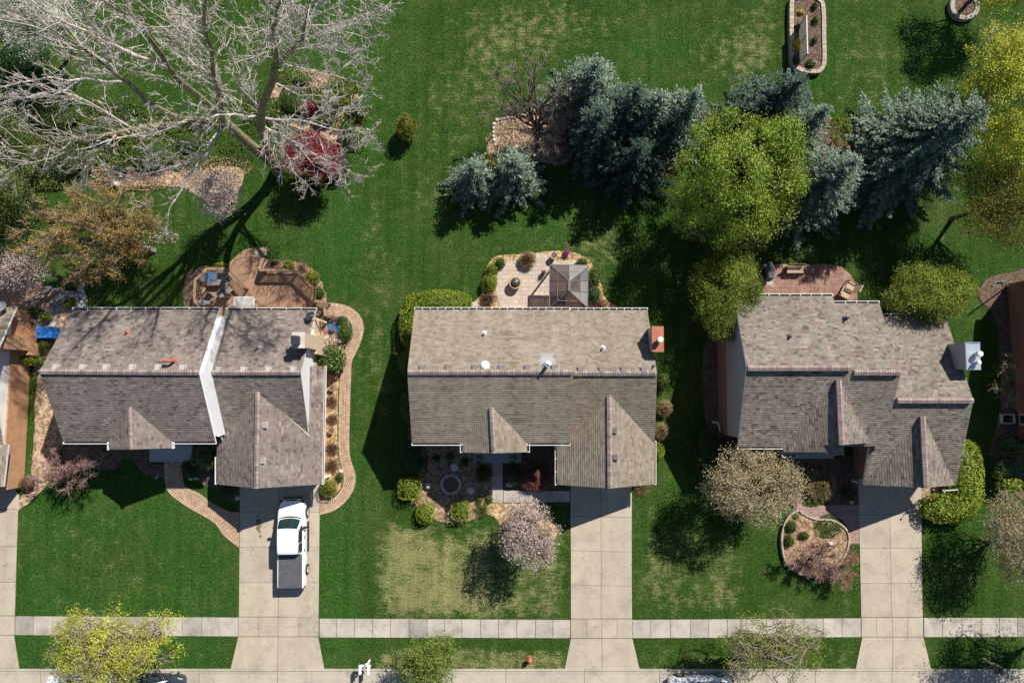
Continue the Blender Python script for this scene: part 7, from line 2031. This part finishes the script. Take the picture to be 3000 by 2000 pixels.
def pickup():
    cx, cy = -14.86, -10.82
    t = thing('pickup_truck', 'white pickup truck with a dark bed cover parked on the left driveway', 'pickup truck', (cx, cy, .04))
    rz = R(0.9); ca, sa = math.cos(rz), math.sin(rz)
    def T(x, y, z): return Vector((cx + x * ca - y * sa, cy + x * sa + y * ca, .04 + z))
    mb = MB()                                   # lower body and bonnet
    st = []
    for y, hw, z1 in ((2.95, .40, .76), (2.90, .58, .84), (2.78, .72, .91), (2.6, .81, .96), (2.35, .865, 1.02), (2.1, .89, 1.07), (1.75, .905, 1.12), (1.2, .91, 1.12), (-.6, .91, 1.12)):
        st.append(ring(T, y, hw, .34, z1, .12))
    loft(mb, st[::-1]); body = mb.build('body', CARWHITE, t)
    mb = MB()                                   # cab
    st = [ring(T, 1.78, .80, 1.08, 1.13, .05), ring(T, 1.12, .72, 1.08, 1.72, .08), ring(T, .9, .715, 1.08, 1.77, .09), ring(T, .2, .715, 1.08, 1.80, .09), ring(T, -.35, .71, 1.08, 1.77, .09), ring(T, -.52, .70, 1.08, 1.70, .08), ring(T, -.60, .74, 1.08, 1.13, .05)]
    loft(mb, st[::-1]); cab = mb.build('cab', CARWHITE, t)
    def glass(pts, name='window', mat=GLASS_G):
        mb = MB(); mb.face(pts); n = (pts[1] - pts[0]).cross(pts[2] - pts[0]).normalized()
        q = [p - n * .02 for p in pts]
        for i in range(len(pts)): mb.face([q[i], q[(i + 1) % len(pts)], pts[(i + 1) % len(pts)], pts[i]])
        mb.build(name, mat, cab)
    up = Vector((0, .012, .012))
    mb = MB()
    us = np.linspace(-1, 1, 9)
    lo = [T(.73 * u, 1.62 + .13 * (1 - u * u), 1.235 + .02 * (1 - u * u)) + up for u in us]; hi = [T(.655 * u, 1.13 + .08 * (1 - u * u), 1.715 + .035 * (1 - u * u)) + up for u in us]
    for i in range(8): mb.face([lo[i], lo[i + 1], hi[i + 1], hi[i]])
    mb.build('windscreen', GLASS_G, cab, True)
    for s in (1, -1):
        mb = MB(); mb.beam(T(s * .70, 1.08, 1.74), T(s * .695, -.5, 1.735), .022, .02); mb.build('roof_trim', DARK, cab)
        mb = MB(); mb.beam(T(s * .55, 2.55, 1.0), T(s * .66, 1.78, 1.135), .014, .012); mb.build('bonnet_seam', DARK, body)
    mb = MB(); mb.beam(T(-.4, 2.9, .86), T(.4, 2.9, .86), .08, .06); mb.build('grille', BLACK, body)
    mb = MB()
    for a, b in zip(us, us[1:]): mb.beam(T(.76 * a, 1.70 + .14 * (1 - a * a), 1.18) + up, T(.76 * b, 1.70 + .14 * (1 - b * b), 1.18) + up, .07, .03)
    mb.build('wiper_cowl', DARK, cab)
    for s in (1, -1):
        o = Vector((s * .014, 0, .006))
        for y0, y1, y2, y3 in ((1.34, .98, .22, .22), (.14, .14, -.40, -.46)):
            pts = [T(s * .815, y0, 1.16) + o, T(s * .745, y1, 1.62) + o, T(s * .735, y2, 1.66) + o, T(s * .81, y3, 1.16) + o]
            if s < 0: pts = pts[::-1]
            glass(pts, 'side_window', GLASS)
    mb = MB()                                   # bed
    st = [ring(T, -.62, .90, .38, 1.10, .06), ring(T, -1.8, .90, .38, 1.10, .06), ring(T, -2.8, .89, .42, 1.10, .06), ring(T, -2.9, .87, .45, 1.08, .06)]
    loft(mb, st[::-1]); bed = mb.build('bed', CARWHITE, t)
    mb = MB()
    mb.hexa([T(-.80, -2.88, 1.08), T(.80, -2.88, 1.08), T(.80, -.66, 1.08), T(-.80, -.66, 1.08), T(-.78, -2.86, 1.145), T(.78, -2.86, 1.145), T(.78, -.68, 1.145), T(-.78, -.68, 1.145)])
    for k in range(6): mb.box(T(-.28 + .11 * k, -2.55, 1.15), (.018, .42, .012), rz)
    for y in (-1.35, -1.95): mb.box(T(0, y, 1.15), (1.5, .02, .012), rz)
    mb.build('bed_cover', TONNEAU, t)
    mb = MB(); mb.beam(T(-.62, 2.96, .5), T(.62, 2.96, .5), .16, .22); mb.build('bumper', DARK, t)
    mb = MB(); mb.beam(T(-.82, -2.97, .5), T(.82, -2.97, .5), .14, .18); mb.build('bumper', GREYM, t)
    for s in (-1, 1):
        mb = MB(); mb.box(T(s * .86, -2.87, .86), (.08, .14, .3), rz); mb.build('tail_light', TAIL, t)
        mb = MB(); mb.box(T(s * .70, 2.80, .80), (.28, .16, .14), rz); mb.build('headlight', GLASS, t)
        mb = MB(); mb.box(T(s * 1.03, 1.12, 1.2), (.22, .12, .17), rz); mb.box(T(s * .9, 1.14, 1.16), (.12, .05, .05), rz); mb.build('mirror', BLACK, t)
        for y in (.42, -.42):
            mb = MB(); mb.box(T(s * .922, y, .98), (.03, .18, .04), rz); mb.build('door_handle', BLACK, t)
        mb = MB(); mb.box(T(s * .97, .35, .36), (.14, 2.0, .05), rz); mb.build('side_step', BLACK, t)
        wheel(t, T, s * .84, 1.95, .37, .25, s); wheel(t, T, s * .84, -1.85, .37, .25, s)
    mb = MB()
    mb.tube([T(.42, .98, 1.76), T(.42, .98, 1.83)], .02, 6); mb.build('antenna', DARK, cab)
pickup()
def car(px, py, ang, label, paint, L=4.6, name='parked_car', rails=False):
    c = P(px, py, .8)
    t = thing(name, label, 'car', (c.x, c.y, .006))
    ca, sa = math.cos(ang), math.sin(ang)
    def T(x, y, z): return Vector((c.x + x * ca - y * sa, c.y + x * sa + y * ca, .006 + z))
    k = L / 4.6
    mb = MB()
    st = [ring(T, y * k, hw, .28, z, .12) for y, hw, z in ((2.3, .55, .62), (2.2, .74, .72), (1.9, .86, .84), (1.2, .90, .96), (.4, .91, .99), (-1.4, .91, 1.0), (-2.05, .86, .97), (-2.25, .74, .9), (-2.3, .6, .7))]
    loft(mb, st[::-1]); mb.build('body', paint, t)
    mb = MB()
    st = [ring(T, y * k, hw, .94, z, .09) for y, hw, z in ((1.25, .74, 1.0), (.5, .66, 1.46), (.2, .66, 1.51), (-.8, .66, 1.52), (-1.5, .64, 1.46), (-2.1, .70, 1.0))]
    loft(mb, st[::-1]); cab = mb.build('cabin', paint, t)
    def glass(pts, nm):
        mb = MB(); mb.face(pts); mb.build(nm, GLASS, cab)
    o = Vector((0, 0, .014))
    glass([T(-.64, 1.12 * k, 1.09) + o, T(.64, 1.12 * k, 1.09) + o, T(.58, .56 * k, 1.44) + o, T(-.58, .56 * k, 1.44) + o], 'windscreen')
    glass([T(.6, -2.02 * k, 1.09) + o, T(-.6, -2.02 * k, 1.09) + o, T(-.56, -1.6 * k, 1.41) + o, T(.56, -1.6 * k, 1.41) + o], 'rear_window')
    for s in (1, -1):
        e = T(s * .02, 0, 0) - T(0, 0, 0)
        pts = [T(s * .715, 1.0 * k, 1.06) + e, T(s * .68, .46 * k, 1.38) + e, T(s * .68, -1.4 * k, 1.38) + e, T(s * .70, -1.75 * k, 1.06) + e]
        glass(pts if s > 0 else pts[::-1], 'side_window')
        mb = MB(); mb.box(T(s * .98, .85 * k, 1.04), (.2, .12, .12), ang); mb.build('mirror', paint, t)
        mb = MB(); mb.box(T(s * .7, -2.22 * k, .82), (.2, .12, .12), ang); mb.build('tail_light', TAIL, t)
        if rails:
            mb = MB(); mb.beam(T(s * .52, .1 * k, 1.57), T(s * .52, -1.4 * k, 1.57), .05, .05); mb.build('roof_rail', BLACK, cab)
        for y in (1.42, -1.42): wheel(t, T, s * .8, y * k, .33, .22, s)
    return t
car(232, 2018, R(90), 'white car parked in the street under the yellow tree, left of the dark one', CARWHITE, 4.7)
car(440, 2020, R(-90), 'dark car parked in the street under the yellow tree', CARDARK, 4.4)
car(2055, 2026, R(90), 'silver-white car parked in the street beside the thin yellow-green tree', CARWHITE, 4.3, rails=True)

# ---- oil drips on the left driveway ------------------------------------
mb = MB()
for x, y, r in ((757, 1528, 8), (760, 1538, 7), (756, 1545, 6), (752, 1512, 3), (762, 1570, 4), (760, 1556, 4), (757, 1550, 5)):
    pts = [P(x + r * math.cos(a) * random.uniform(.7, 1.25), y + r * 1.25 * math.sin(a) * random.uniform(.7, 1.25), .05) for a in np.linspace(0, 2 * math.pi, 13)[:-1]]
    mb.face([(p.x, p.y, .0495 + .0008 * random.random()) for p in pts][::-1])
tag(mb.build('oil_stain', plain('oil_stain', (0.17, 0.135, 0.09), .7, 0, .3, 6)), kind='structure')
